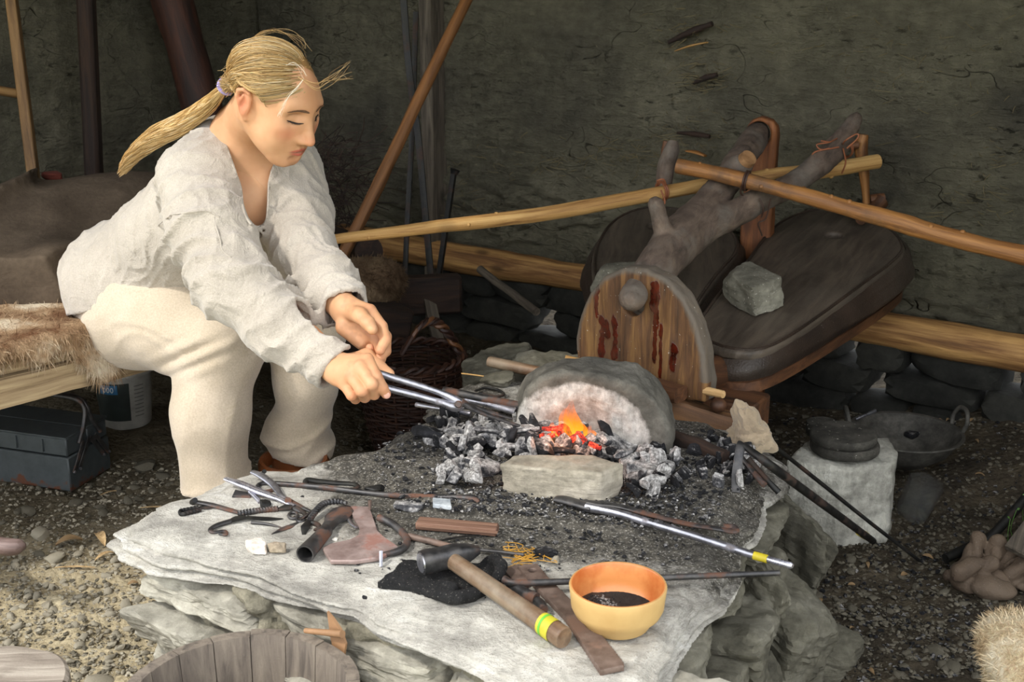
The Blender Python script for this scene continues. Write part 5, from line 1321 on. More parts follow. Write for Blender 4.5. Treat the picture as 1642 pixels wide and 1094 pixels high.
for (u, v, z, s, key, lab, sz, rot) in [
    (684, 694, S2 + .022, .034, 'coal_black', 'big black charcoal block at the left edge of the heap', (1, .7, .8), (10, 5, -25)),
    (973, 694, S2 + .045, .031, 'coal_black', 'big black charcoal lump leaning on the hearth stone', (1, .7, .62), (20, 60, 40)),
    (822, 716, S2 + .03, .030, 'coal_ash', 'long pale charcoal stick lying before the flames', (1, .42, .4), (0, 8, 10)),
    (848, 732, S2 + .02, .019, 'coal_ash', 'hollow brownish ash-coated lump beside the curb stone', (1, .7, .7), (0, 0, -15)),
    (1048, 770, S2 + .02, .026, 'coal_ash', 'big cracked ash-white lump right of the curb stone', (1, .8, .75), (0, 10, 30)),
    (1065, 752, S2 + .035, .017, 'coal_ash', 'upright white lump resting on the cracked one', (.7, .7, 1.1), (0, 20, 0)),
    (1000, 728, S2 + .03, .021, 'coal_grey', 'grey lump under the leaning black one', (1, .8, .7), (5, 5, 40)),
    (782, 690, S2 + .05, .030, 'coal_grey', 'ribbed grey charcoal stick under the held tongs', (1, .38, .35), (0, 18, 25)),
    (840, 690, S2 + .055, .030, 'coal_grey', 'grey charcoal stick beside the tongs jaws', (1, .4, .42), (0, -12, -15)),
    (716, 752, S2 + .02, .019, 'coal_ash', 'round white ashy lump with a black face at the heap edge', (1, .9, .9), (0, 0, 0)),
    (900, 722, S2 + .035, .025, 'coal_black', 'black charcoal lump lying before the embers', (1, .6, .5), (0, 5, 5)),
    (868, 664, S2 + .06, .020, 'coal_grey', 'grey lump against the hearth stone left of the flames', (1, .7, .5), (0, 25, -20))]:
    lump(u, v, z, s, key, lab, None, rot, 3, sz)
fx = Field(at(680, 790, z=.37) - .05, at(1100, 640, z=.5) + .05, .006)
for (u, v, r) in ((740, 705, (.07, .045, .024)), (750, 750, (.06, .04, .020)), (830, 705, (.08, .05, .038)), (890, 712, (.08, .05, .042)), (960, 722, (.07, .045, .038)), (1035, 758, (.05, .045, .014)), (1185, 745, (.03, .035, .012))):
    fx.ell(at(u, v, z=S2 + .004), r, None, .04)
fx.disp(lambda P: .010 * fbm(P, 26, 4, 3), .03); V, F = fx.mesh(); tag(meshobj('ash_mound', V, F, M['coal_grey']), 'low mound of grey ash and charcoal dust under the coals', 'ash', kind='stuff')
# embers and flames
t = NT('ember'); n = t.noise(t.coord('Object'), 1.6, 6, .75); c = t.ramp(n, [(.40, hx('#150605')), (.52, hx('#c4200f')), (.68, hx('#ff7a4a'))])
M['ember'] = t.out(hx('#3a1510'), .8, Emission_Color=c, Emission_Strength=2.0)
for i, (u, v, s, z, lb) in enumerate([(884, 688, .017, .062, 'glowing red ember left of the flame'), (903, 692, .019, .05, 'bright pink ember in the middle of the fire'), (930, 700, .014, .05, 'small glowing ember under the flame tip'), (952, 715, .014, .045, 'red ember below the leaning black lump'), (868, 703, .012, .045, 'dull red ember at the left edge of the fire'), (915, 707, .015, .04, 'orange ember at the foot of the flames'), (880, 700, .014, .045, 'ember squeezed between two grey sticks')]):
    me = protos[(i * 2 % 9) * 3].copy(); me.materials.clear(); me.materials.append(M['ember']); o = bpy.data.objects.new('ember', me); o.location = at(u, v, z=S2 + z); o.scale = (s, s * .8, s * .7); o.rotation_euler = (i, i * 2, i * 3); link(o); tag(o, lb, 'ember')
t = NT('flame'); tr = t.n('ShaderNodeBsdfTransparent'); em = t.n('ShaderNodeEmission'); mx = t.n('ShaderNodeMixShader'); lc = t.coord('lc'); sx = t.n('ShaderNodeSeparateXYZ'); t.l(lc, sx.inputs[0])
t.l(t.ramp(sx.outputs['Z'], [(.0, hx('#ffd24a')), (.35, hx('#ff9a1f')), (1.0, hx('#ff5a1a'))]), em.inputs[0]); em.inputs[1].default_value = 2.0
nz = t.noise(t.coord('Object', (1, 1, .35)), 60, 4, .6)
t.l(t.math('MULTIPLY', t.ramp(sx.outputs['Z'], [(0, .75), (.6, .40), (1.0, .0)]), t.ramp(nz, [(.35, .25), (.6, 1.0)])), mx.inputs[0]); t.l(tr.outputs[0], mx.inputs[1]); t.l(em.outputs[0], mx.inputs[2]); t.l(mx.outputs[0], t.t.nodes['Material Output'].inputs[0]); M['flame'] = t.m
fl = thing('flame', 'low orange flames licking up the hearth stone', 'fire', tuple(at(915, 700, z=S2 + .04)))
for (u, v0, v1, w, dx) in [(902, 700, 652, .014, 6), (916, 706, 640, .020, 2), (930, 704, 664, .014, -4), (944, 706, 682, .012, 4), (890, 698, 676, .010, -3)]:
    b = at(u, v0, z=S2 + .035); tp = at(u + dx, v1, y=b[1] + .012); P = [b, b + (tp - b) * .3 + np.array([.003, 0, 0]), b + (tp - b) * .65 - np.array([.003, 0, 0]), tp]
    mb = MB(); mb.tube(P, [w * .6, w, w * .6, .0008], 14, 5); L = mb.l[0]; z = mb.v[0][:, 2]; mb.l[0] = np.stack([0 * z, 0 * z, (z - z.min()) / (z.max() - z.min())], 1)
    obj('flame_tongue', mb, M['flame'], fl)
ld = bpy.data.lights.new('fire_light', 'POINT'); ld.energy = .28; ld.color = (1, .32, .08); ld.shadow_soft_size = .02
lo_ = bpy.data.objects.new('fire_light', ld); lo_.location = at(910, 690, z=S2 + .075) - np.array([0, .01, 0]); link(lo_)
# ash and crumbs over the sooty slabs
def litter(name, n, region, zf, s0, s1, mat, label=None, parent=None, seed=1, flat=.6):
    g = np.random.RandomState(seed); V0, F0 = ico(1); k = len(V0); Vs_, Fs_ = [], []; F0 = np.array(F0); c = 0
    while c < n:
        p = region(g)
        if p is None: continue
        s = s0 + (s1 - s0) * g.rand() ** 3; q = V0 * (1 + .35 * g.uniform(-1, 1, (k, 1))); A = g.normal(size=(3, 3)); Q, _ = np.linalg.qr(A); q = (q * np.array([1, .75, .6])) @ Q.T * s; q[:, 2] *= flat
        Vs_.append(q + np.array([p[0], p[1], zf(p) + s * .25])); Fs_.append(F0 + c * k); c += 1
    V = np.vstack(Vs_); F = [tuple(f) for f in np.vstack(Fs_).tolist()]; mb = MB(); mb.v = [V]; mb.l = [V]; mb.f = F; mb.n = len(V)
    o = obj(name, mb, mat, parent, smooth=False); o['kind'] = 'stuff'
    if label: o['label'] = label
    return o
UPP = poly_sdf([at(u, v, z=S2)[:2] for u, v in up_px])
def reg_up(g):
    u, v = g.uniform(600, 1215), g.uniform(690, 880) if g.rand() < .8 else g.uniform(640, 860)
    if g.rand() > math.exp(-((u - 900) / 260) ** 2): return None
    p = at(u, v, z=S2); return p if UPP(p[0], p[1]) < -.02 else None
def reg_main(g):
    u, v = g.uniform(480, 1160), g.uniform(770, 960); p = at(u, v, z=SZ)
    if g.rand() > math.exp(-((u - 880) / 230) ** 2) * math.exp(-((v - 830) / 70) ** 2): return None
    return p
litter('charcoal_crumbs', 4200, reg_up, lambda p: S2 + .001, .0012, .0075, M['coal_black'], 'fine charcoal crumbs strewn over the sooty slab', None, 3)
litter('ash_crumbs', 1500, reg_up, lambda p: S2 + .001, .0010, .0040, M['coal_ash'], 'pale ash crumbs strewn over the sooty slab', None, 4)
litter('charcoal_crumbs', 1500, reg_main, lambda p: SZ + .001, .0010, .0060, M['coal_black'], 'scattered coal specks on the front slab among the tools', None, 5)

# ================================================================== tools
M['iron'] = m_metal('forged_iron', hx('#3a3a3c'), hx('#5d5b5a'), hx('#5e4031'), .75, (.35, .65))
M['steel'] = m_metal('worn_bright_steel', hx('#8e8e96'), hx('#b9b9c2'), hx('#5c504a'), .9, (.22, .45), rustat=(.58, .7))
M['silver'] = m_metal('polished_steel', hx('#b5b5c4'), hx('#dcdcea'), None, .9, (.15, .35))
M['rust'] = m_metal('reddish_rusted_steel', hx('#5d4d45'), hx('#806e64'), hx('#6f5648'), .45, (.5, .75))
M['dark_iron'] = m_metal('black_iron', hx('#1d1d1f'), hx('#34332f'), hx('#3b2a21'), .6, (.4, .7))
M['tape'] = m_plain('yellow_tape', hx('#c9b52a'), .5); M['gtape'] = m_plain('yellow_green_tape', hx('#b8b030'), .5)
def A(u, v, h=.0, b=SZ): return at(u, v, z=b + h)
def AP(pts, b=SZ): return [at(p[0], p[1], z=b + p[2]) for p in pts]
def tool(name, label, cat='tool', ref=(0, 0)): return thing(name, label, cat, tuple(A(*ref)))
def tubeo(name, pts, r, mat, parent=None, b=SZ, sm=6, **k): mb = MB(); mb.tube(AP(pts, b) if len(pts[0]) == 3 else pts, r, k.pop('seg', 12), sm, **k); return obj(name, mb, mat, parent, ang=50)
def plate(name, px, z0, th, mat, parent=None, b=SZ, bev=.001):
    pts = np.array([at(u, v, z=b + z0 + th)[:2] for u, v in px]); mb = MB(); mb.prism(pts, th, (0, 0, b + z0), None, bev); return obj(name, mb, mat, parent, ang=30)
# tongs in the hand
tg = thing('held_tongs', 'shiny long tongs held in the person\'s hand, jaws in the coals', 'tongs', tuple(at(700, 640, t=2.36)))
T = lambda u, v, t: at(u, v, t=t)
mb = MB(); mb.tube([T(583, 588, 2.335), T(612, 600, 2.34), T(660, 615, 2.345), T(705, 630, 2.352), T(728, 641, 2.358), T(745, 652, 2.36)], [.0065, .0068, .0068, .0062, .009, .010], 14, 6); obj('rein', mb, M['steel'], tg)
mb = MB(); mb.tube([T(590, 612, 2.325), T(622, 623, 2.33), T(665, 634, 2.34), T(705, 645, 2.35), T(728, 652, 2.355), T(742, 648, 2.36)], [.0065, .0068, .0068, .0065, .010, .011], 14, 6); obj('rein', mb, M['steel'], tg)
mb = MB(); mb.tube([T(738, 650, 2.362), T(765, 655, 2.365), T(795, 664, 2.37), T(822, 672, 2.375)], [.0115, .009, .006, .004], 12, 6, flat=.6); obj('jaw', mb, M['iron'], tg)
mb = MB(); mb.tube([T(740, 645, 2.352), T(765, 659, 2.358), T(800, 672, 2.362), T(835, 684, 2.366), T(862, 691, 2.37)], [.011, .008, .0055, .0045, .0035], 12, 6, flat=.6); obj('jaw', mb, M['iron'], tg)
mb = MB(); mb.tube([T(735, 649, 2.335), T(735, 649, 2.375)], .0078, 14); mb.tube([T(735, 649, 2.332), T(735, 649, 2.337)], [.005, .0078], 14); obj('rivet', mb, M['iron'], tg)
# bars lying behind the held tongs
def rod(name, pts, r, mat, label, cat='bar', b=SZ, **k): o = tubeo(name, pts, r, M[mat], None, b, **k); return tag(o, label, cat)
rod('iron_bar', [(712, 626, .05), (770, 638, .05), (835, 651, .05)], .0085, 'iron', 'dark round bar lying behind the held tongs, its end at the hearth stone')
rod('iron_bar', [(748, 640, .04), (790, 650, .04), (828, 661, .04)], .0075, 'steel', 'shiny short bar just below the dark round bar')
rod('iron_bar', [(667, 649, .03), (705, 655, .03), (755, 664, .03)], .0055, 'steel', 'thin bright rod sticking out from under the held tongs')
hs = [at(785, 580, z=.42), at(830, 590, z=.42), at(905, 606, z=.42)]
mb = MB(); mb.tube(hs, [.0125, .0135, .013], 14, 5); tag(obj('tool_handle', mb, M['handle_wood']), 'brown round wooden handle lying behind the hearth stone', 'handle')
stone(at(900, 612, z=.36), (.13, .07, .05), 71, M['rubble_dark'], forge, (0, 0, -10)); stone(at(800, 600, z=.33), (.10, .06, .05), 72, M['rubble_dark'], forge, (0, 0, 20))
V, F = rockv((.034, .024, .014), 77, 4, 9, .12); tag(obj('clay_clod', MB().add(V + at(797, 609, z=SZ + .024), F), M['rubble_dark'], ang=40), 'dusty clod lying on the back slab', 'clod')
rod('straw', [(740, 599, .02), (765, 602, .022), (795, 607, .02)], .0016, 'pale_wood', 'yellow straw on the back slab', 'straw')
rod('iron_hook', [(762, 627, .016), (780, 622, .016), (800, 626, .016), (808, 633, .016), (795, 636, .016), (775, 632, .016), (768, 630, .016)], .003, 'dark_iron', 'small black iron loop lying on the back slab', 'hook')
for nm, (u, v) in (('a', (1090, 715)),): plank('timber_offcut', at(1075, 700, z=S2 + .012), at(1165, 735, z=S2 + .012), .03, .022, M['dark_log'], None, seed=6)
tag(bpy.data.objects['timber_offcut'], 'charred dark wood offcut beside the hearth stone', 'wood')
# crumpled rag
V, F = rockv((.042, .026, .030), 911, 5, 7, .16, 0, 9); V = V + np.array([-.020, 0, .030]) * np.clip(V[:, 2:3] / .030 - .3, 0, 1) ** 1.5 * np.array([1, 1, 1]); V = V * (1 + .22 * np.abs(fbm(V, 26, 3, 4)))[:, None]
tag(obj('crumpled_rag', MB().add(V + at(1203, 693, z=SZ + .035), F), m_cloth('stiff_dirty_paper', hx('#a09078'), hx('#776753'), 300, .6), ang=22), 'crumpled stiff tan rag right of the hearth stone', 'rag')

# rod with a hooked end, lying along the slab's back
rod('hooked_rod', [(437, 787, .006), (422, 789, .006), (413, 781, .006), (421, 776, .006), (445, 776, .007), (520, 782, .009), (600, 792, .009), (680, 797, .012), (735, 798, .016), (760, 801, .018), (768, 806, .016)], [.004, .004, .0042, .0045, .005, .0052, .0052, .0055, .005, .0055, .003], 'iron', 'long iron rod with a curled end lying across the slab to the coals', 'rod')
rod('hooked_bar', [(505, 781, .006), (491, 777, .008), (493, 770, .011), (510, 772, .008), (540, 775, .006), (568, 777, .006), (572, 783, .006), (556, 785, .006)], [.0035, .0055, .0055, .0055, .0055, .0048, .004, .003], 'dark_iron', 'short dark bar bent to hooks at both ends, beside the sooty edge', 'hook', flat=.7)
V, F = rockv((.019, .009, .007), 81, 3, 9, .1); tag(obj('iron_scrap', MB().add(V + A(600, 785, .006), F), M['dark_iron'], ang=35), 'dark scrap of iron next to the doubly hooked bar', 'scrap')
# pliers
pl_ = tool('pliers', 'silver pliers with curved handles open on the slab corner', 'pliers', (450, 800))
tubeo('handle', [(362, 768, .016), (385, 776, .017), (420, 790, .014), (450, 801, .012), (472, 812, .010)], [.006, .0088, .0085, .006, .005], M['silver'], pl_, flat=.55)
tubeo('handle', [(405, 757, .018), (420, 764, .018), (438, 778, .014), (450, 794, .012), (462, 806, .010)], [.006, .0085, .0075, .0055, .005], M['steel'], pl_, flat=.55)
tubeo('jaw', [(458, 800, .010), (480, 812, .009), (498, 820, .008)], [.006, .0055, .003], M['iron'], pl_, flat=.6)
tubeo('jaw', [(458, 805, .008), (478, 818, .007), (494, 826, .006)], [.006, .0055, .003], M['iron'], pl_, flat=.6)
tubeo('pivot', [(462, 803, .004), (462, 803, .016)], .006, M['iron'], pl_, sm=0)
# twisted fire steels, hooks, keys
def wrought(name, label, cat, segs, ref):
    th_ = tool(name, label, cat, ref)
    for (nm, pts, r, mat, k) in segs: tubeo(nm, pts, r, M[mat], th_, **k)
    return th_
wrought('twisted_key', 'dark flat iron key with a twisted loop handle at the slab corner', 'key', [('shank', [(314, 805, .008), (340, 810, .008), (372, 819, .006), (392, 824, .005)], [.0055, .006, .0055, .004], 'iron', dict(flat=.5)), ('plate', [(318, 815, .004), (333, 812, .005), (352, 812, .005)], [.004, .010, .004], 'dark_iron', dict(flat=.25)),
    ('loop', [(322, 818, .004), (305, 822, .005), (292, 825, .005), (290, 820, .005), (303, 817, .005), (318, 814, .005)], [.0035] * 6, 'dark_iron', dict(square=.5, twist=260)), ('knob', [(309, 806, .004), (313, 802, .014)], [.006, .0045], 'dark_iron', dict(sm=0))], (330, 815))
wrought('twisted_bar', 'twisted iron bar with a dark pierced head in the tool cluster', 'tool', [('twist', [(381, 824, .005), (400, 821, .006), (425, 818, .006), (446, 816, .007)], [.0045, .0048, .0048, .0048], 'iron', dict(square=.6, twist=300, sm=10)), ('head', [(446, 817, .007), (458, 814, .008), (470, 812, .009), (476, 815, .008)], [.005, .0105, .0105, .004], 'dark_iron', dict(flat=.35)),
    ('curl', [(476, 815, .008), (484, 820, .008), (490, 828, .006), (480, 834, .006), (472, 830, .006)], [.004, .004, .004, .0038, .003], 'dark_iron', {})], (430, 818))
wrought('hook_tool', 'dark iron blade ending in a curled hook, nearest the slab\'s lit edge', 'tool', [('hook', [(352, 856, .005), (362, 858, .005), (360, 852, .005), (342, 854, .005), (338, 849, .006), (350, 842, .007), (370, 836, .006)], [.003, .0035, .0035, .004, .0045, .005, .005], 'iron', dict(flat=.7)),
    ('plate', [(368, 837, .006), (380, 832, .006), (395, 830, .006)], [.005, .010, .006], 'dark_iron', dict(flat=.3)), ('blade', [(395, 830, .006), (430, 832, .005), (468, 833, .004)], [.006, .0065, .001], 'dark_iron', dict(flat=.25))], (370, 845))
rod('iron_spike', [(403, 838, .004), (430, 841, .004), (454, 847, .003)], [.0028, .0028, .0008], 'iron', 'thin iron spike lying below the hooked blade', 'spike')
wrought('small_knife', 'short pointed knife blade with ring scrolls beside the socket tool', 'knife', [('blade', [(435, 857, .004), (455, 848, .005), (478, 840, .005), (492, 834, .005)], [.001, .0065, .007, .004], 'iron', dict(flat=.3)), ('ring', [(470 + 7 * math.cos(a), 827 + 5 * math.sin(a), .008) for a in np.linspace(0, 6.28, 13)], .0028, 'iron', dict(sm=2)), ('ring', [(482 + 6 * math.cos(a), 833 + 4 * math.sin(a), .008) for a in np.linspace(0, 6.28, 13)], .0026, 'iron', dict(sm=2))], (460, 845))
wrought('twisted_steel', 'twisted fire steel with a long curved handle over the socket tool', 'tool', [('handle', [(556, 807, .020), (540, 804, .020), (520, 808, .019), (508, 818, .018), (497, 834, .014)], [.003, .0048, .005, .005, .0048], 'iron', dict(square=.5, twist=230, sm=10)), ('plate', [(497, 834, .012), (490, 845, .010), (487, 858, .004)], [.005, .0085, .003], 'dark_iron', dict(flat=.4)), ('hook', [(500, 838, .012), (510, 842, .010), (512, 848, .008), (503, 850, .006)], [.004, .0045, .004, .002], 'dark_iron', {}), ('blade', [(482, 834, .012), (500, 820, .012), (520, 808, .010)], [.001, .003, .003], 'iron', dict(flat=.5))], (510, 830))
plate('steel_bracket', [(372, 795), (377, 785), (400, 790), (402, 797)], .0, .006, M['iron']); tag(bpy.data.objects['steel_bracket'], 'small grey iron bracket below the pliers handle', 'bracket')
rod('iron_nail', [(418, 764, .004), (424, 756, .020)], [.003, .0045], 'dark_iron', 'dark square nail standing behind the pliers', 'nail', sm=0, seg=6)
rod('iron_nail', [(401, 789, .010), (412, 800, .006), (417, 806, .004)], [.0045, .004, .004], 'steel', 'short grey bolt lying under the pliers handle', 'bolt')
V, F = rockv((.010, .008, .007), 83, 3, 9, .1); tag(obj('iron_scrap', MB().add(V + A(425, 810, .006), F), M['dark_iron'], ang=35), 'small dark iron nut above the twisted handle', 'scrap')
# socket tool
so_ = tool('socket_tool', 'dark iron socket tool with an open round mouth and flat blade', 'tool', (515, 860))
c1 = A(489, 889, .014); c2 = A(523, 851, .014); d_ = c2 - c1; Ld = np.linalg.norm(d_); Mx = frame(d_)
mb = MB(); mb.lathe([(.0125, .0), (.0148, .0), (.0150, .004), (.0138, .03), (.0115, Ld), (.0085, Ld), (.0110, .03), (.0125, .0)], c1, Mx, 28); obj('socket', mb, M['iron'], so_)
mb = MB(); mb.tube([c2 - d_ * .12, A(532, 838, .013), A(540, 830, .011), A(550, 819, .010), A(556, 812, .009)], [.0105, .014, .022, .020, .008], 18, 6, flat=.28); obj('blade', mb, M['iron'], so_)
# axe head with a loop
ax_ = tool('axe_head', 'reddish flat iron axe head with a bent bar loop', 'axe', (590, 860))
plate('blade', [(517, 879), (530, 899), (570, 899), (612, 893), (638, 876), (618, 862), (606, 850), (598, 828), (592, 812), (560, 811), (566, 828), (577, 846), (574, 858), (560, 866), (530, 872)], .003, .008, m_metal('pinkish_worn_steel', hx('#84706b'), hx('#a8958f'), hx('#8a6358'), .4, (.4, .7)), ax_, bev=.002)
tubeo('bar_loop', [(607, 830, .012), (625, 838, .010), (641, 850, .008), (652, 864, .008), (650, 876, .008), (636, 885, .008), (612, 890, .008)], [.0062, .0066, .0066, .0066, .0064, .006, .004], M['iron'], ax_)
tubeo('eye_rim', [(559, 812, .010), (556, 824, .010), (562, 838, .010), (572, 846, .010)], [.004, .0035, .0035, .003], M['steel'], ax_, flat=.5)
rod('iron_nail', [(611, 909, .002), (611, 884, .022)], [.0028, .0032], 'steel', 'pale square nail standing up against the axe blade', 'nail', sm=0, seg=6)
rod('iron_nail', [(593, 817, .012), (593, 803, .028)], [.0025, .0032], 'rust', 'reddish nail standing behind the axe blade', 'nail', sm=0, seg=6)
def pebble(name, u, v, s, seed, mat, label, b=SZ): V, F = rockv(s, seed, 4, 9, .07, .0, 18); return tag(obj(name, MB().add(V + at(u, v, z=b + s[2] * .8), F), mat, ang=28), label, 'stone')
pebble('quartz_stone', 411, 874, (.017, .012, .012), 5, m_stone('pinkish_quartz', hx('#d5c8bd'), hx('#efe6dc'), hx('#a58f83'), 30, .3, .6), 'whitish pink quartz chunk on the lit slab')
pebble('flint_stone', 443, 878, (.014, .010, .011), 9, m_stone('tan_flint', hx('#a39480'), hx('#c2b5a0'), hx('#6c6152'), 30, .4, .7), 'smaller tan flint chunk next to the quartz')
pebble('quartz_stone', 537, 866, (.006, .005, .004), 11, m_stone('white_pebble', hx('#d8d4ca'), hx('#ecead9'), hx('#a8a396'), 30, .3, .6), 'tiny white pebble between the socket tool and axe')
pebble('coal_bit', 585, 958, (.004, .003, .003), 14, M['coal_black'], 'tiny dark bit alone on the pale slab')
# wooden slat, strips, red pin
mb = MB(); a_, b_ = A(669, 839, .012), A(798, 850, .012); mb.beam(a_, b_, .026, .014, bev=.002); mb.beam(a_ + np.array([0, -.014, .002]), b_ + np.array([0, -.014, .002]), .004, .003)
tag(obj('wooden_batten', mb, m_wood('reddish_slat', hx('#6a4c3c'), hx('#8a6a57'), hx('#3f2c22'), .75, (80, 80, 3), .5)), 'flat reddish-brown wooden slat lying in the coal dust', 'slat')
rod('iron_strip', [(702, 868, .006), (735, 862, .008), (775, 857, .006)], [.003, .0035, .002], 'dark_iron', 'thin dark iron strip below the wooden slat', 'strip', flat=.4)
rod('red_pin', [(655, 860, .008), (690, 868, .008), (727, 878, .010)], [.0058, .0056, .005], 'rust', 'reddish round iron pin pointing at the hammer head', 'pin')
rod('thin_rod', [(768, 882, .006), (800, 885, .006), (840, 890, .006)], .003, 'iron', 'thin rusty rod between hammer and straw', 'rod')
# black felt cloth
fx = Field(A(590, 985, -.01) - .03, A(830, 870, .06) + .03, .0032); q_ = [A(u, v)[:2] for u, v in [(604, 942), (640, 915), (660, 903), (720, 893), (775, 895), (803, 912), (808, 935), (790, 952), (762, 966), (722, 976), (690, 962), (640, 945)]]; pf = poly_sdf(q_)
def fn(g):
    d = pf(g[..., 0], g[..., 1]) + .004 * fbm(g, 30, 2, 2) + .004; h = SZ + .009 + .009 * np.clip(fbm(g * np.array([1, 1, 0]), 16, 3, 8), -.4, 1.2); w = np.abs(g[..., 2] - h + .002) - .004
    return np.maximum(d, w) - .002
fx.op(fx.lo, fx.lo + fx.n * fx.h, fn); fx.chain(AP([(778, 898, .012), (795, 896, .020), (803, 908, .020), (800, 925, .016), (790, 940, .010)]), [.008, .009, .009, .009, .008], .006); fx.chain(AP([(700, 955, .012), (735, 958, .014), (765, 950, .014)]), [.006, .009, .008], .006); fx.chain(AP([(715, 935, .014), (728, 940, .018), (722, 952, .014)]), [.004, .006, .006], .006)
fx.disp(lambda P: .0015 * fbm(P, 45, 3, 3), .01); V, F = fx.mesh(); tag(meshobj('felt_cloth', V, F, m_stone('black_felt', hx('#1d1d1e'), hx('#2b2a2a'), hx('#111112'), 60, 1.0, .95, speck=(hx('#77736c'), 330, .66))), 'folded black felt cloth lying under the hammer', 'cloth')
# hammer
hm = tool('hammer', 'hammer with worn wooden handle and yellow-green tape, on the black cloth', 'hammer', (790, 940))
hA, hB = A(716, 893, .034), A(905, 1024, .020); hd = hB - hA; hl_n = np.linalg.norm(hd)
fA, pB = A(676, 903, .036), A(768, 882, .036)
mb = MB(); mb.tube([fA, fA + (pB - fA) * .12, fA + (pB - fA) * .30, fA + (pB - fA) * .55, fA + (pB - fA) * .8, pB], [.0165, .018, .0165, .017, .0135, .006], 20, 4, square=.25); obj('head', mb, M['iron'], hm)
mb = MB(); mb.tube([fA - (pB - fA) * .02, fA + (pB - fA) * .03], [.0150, .0168], 20); obj('striking_face', mb, M['steel'], hm)
mb = MB(); mb.tube([hA + hd * t for t in (-.03, .1, .4, .7, .9, .985, 1.0)], [.0125, .0125, .0130, .0138, .0148, .0150, .0135], 20, 3, flat=1.12); obj('handle', mb, M['handle_wood'], hm)
mb = MB(); mb.tube([hA + hd * t for t in (.835, .90, .925)], [.0152, .0156, .0156], 20, 0, caps=False, flat=1.12); obj('tape', mb, M['gtape'], hm)
mb = MB(); mb.tube([hA + hd * t for t in (.855, .87)], [.0158, .0158], 20, 0, caps=False, flat=1.12); obj('green_stripe', mb, m_plain('green_tape', hx('#5fae3c'), .5), hm)
# flat bar with a hole, punches, long rod
fb_ = [(828, 907), (862, 903), (880, 925), (940, 985), (1000, 1060), (1003, 1068), (962, 1077), (948, 1056), (905, 990), (862, 945)]
hc_ = A(853, 917, .008)
pts = np.array([at(u, v, z=SZ + .010)[:2] for u, v in fb_]); fx = Field((*(pts.min(0) - .01), SZ - .005), (*(pts.max(0) + .01), SZ + .02), .0022); pf = poly_sdf(pts)
fx.op(fx.lo, fx.lo + fx.n * fx.h, lambda g: np.maximum(pf(g[..., 0], g[..., 1]) + .001, np.abs(g[..., 2] - SZ - .006) - .0045)); fx.cap(hc_ - UP * .03, hc_ + UP * .03, .0065, .0065, 0, 'sub'); V, F = fx.mesh()
tag(meshobj('flat_bar', V, F, M['rust'], ang=30), 'wide flat rusty steel bar with a hole and angled end, beside the bowl', 'bar')
rod('punch', [(818, 938, .010), (846, 954, .012), (860, 960, .012)], [.008, .009, .009], 'iron', 'stubby dark iron punch beside the hammer handle', 'punch')
rod('punch', [(856, 960, .010), (866, 968, .010), (872, 978, .010)], [.006, .0075, .007], 'iron', 'short iron punch end next to the flat bar', 'punch')
plate('steel_plate', [(806, 912), (830, 905), (850, 935), (836, 945)], .0, .006, M['rust']); tag(bpy.data.objects['steel_plate'], 'small rusty plate half hidden by the hammer handle', 'plate')
rod('long_rod', [(808, 930, .020), (830, 935, .020), (930, 932, .018), (1080, 926, .018), (1250, 919, .024)], [.0068, .0056, .0050, .0050, .0045], 'iron', 'long dark iron rod passing behind the bowl over the slab edge', 'rod')
# terracotta bowl with damp charcoal
rc = at(991, 939, z=SZ + .066); bw_ = thing('bowl', 'round terracotta bowl with damp black charcoal in it', 'bowl', (rc[0], rc[1], SZ + .005)); rb = .0700
def terracotta():
    t = NT('terracotta'); co = t.coord('Object'); n = t.noise(co, 14, 5, .6); n2 = t.noise(co, 110, 3, .6); s = t.n('ShaderNodeSeparateXYZ'); t.l(t.coord('lc'), s.inputs[0])
    c = t.ramp(n, [(.3, hx('#b3905a')), (.7, hx('#c5a46c'))]); tn = t.n('ShaderNodeAttribute', attribute_name='tint').outputs['Fac']
    c = t.mix(tn, c, t.ramp(n, [(.35, hx('#b45f2c')), (.6, hx('#d08a50'))]))
    return t.out(c, t.ramp(tn, [(0, .6), (1, .25)]), t.bump(n2, .15, .002))
M['terracotta'] = terracotta()
z0 = -.061
prof = [(0, z0), (.046, z0), (.048, z0 + .003), (.052, z0 + .010), (.062, z0 + .020), (.0665, z0 + .030), (.0685, z0 + .050), (.0700, .0), (.0690, .0025), (.0660, .0025), (.0648, .0), (.0630, -.025), (.0590, -.036), (.0510, -.0470), (.0440, -.0500), (0, -.0500)]
mb = MB(); mb.lathe(prof, rc, None, 56); r_ = np.hypot(mb.l[0][:, 0], mb.l[0][:, 1]); zz = mb.l[0][:, 2]; inn = (np.arange(len(r_)) % len(prof) >= 9).astype(float)
obj('bowl_body', mb, M['terracotta'], bw_, colattr=np.stack([inn, inn, inn, 1 + 0 * inn], 1), ang=50)
bd = []; nb_ = 40; rg_ = 12
for i in range(rg_ + 1):
    for k in range(nb_): a = 2 * math.pi * k / nb_; r = .0575 * i / rg_; x, y = r * math.cos(a), r * math.sin(a); bd.append([x, y, max(-.036 - .35 * (x + .035) * (x > -.035) + .003 * float(vnoise(np.array([x * 60, y * 60, 0.0]), 1.0, 3)), -.049 + .010 * max(0, i / rg_ - .75) * 4)])
bd = np.array(bd); mb = MB(); mb.add(bd + rc, [(i * nb_ + k, i * nb_ + (k + 1) % nb_, (i + 1) * nb_ + (k + 1) % nb_, (i + 1) * nb_ + k) for i in range(rg_) for k in range(nb_)]); t = NT('wet_charcoal_bed'); n = t.noise(t.coord('Object'), 160, 6, .7); M['wetc'] = t.out(t.ramp(n, [(.3, hx('#0c0b0b')), (.7, hx('#2c2927'))]), .5, t.bump(n, 1.0, .006))
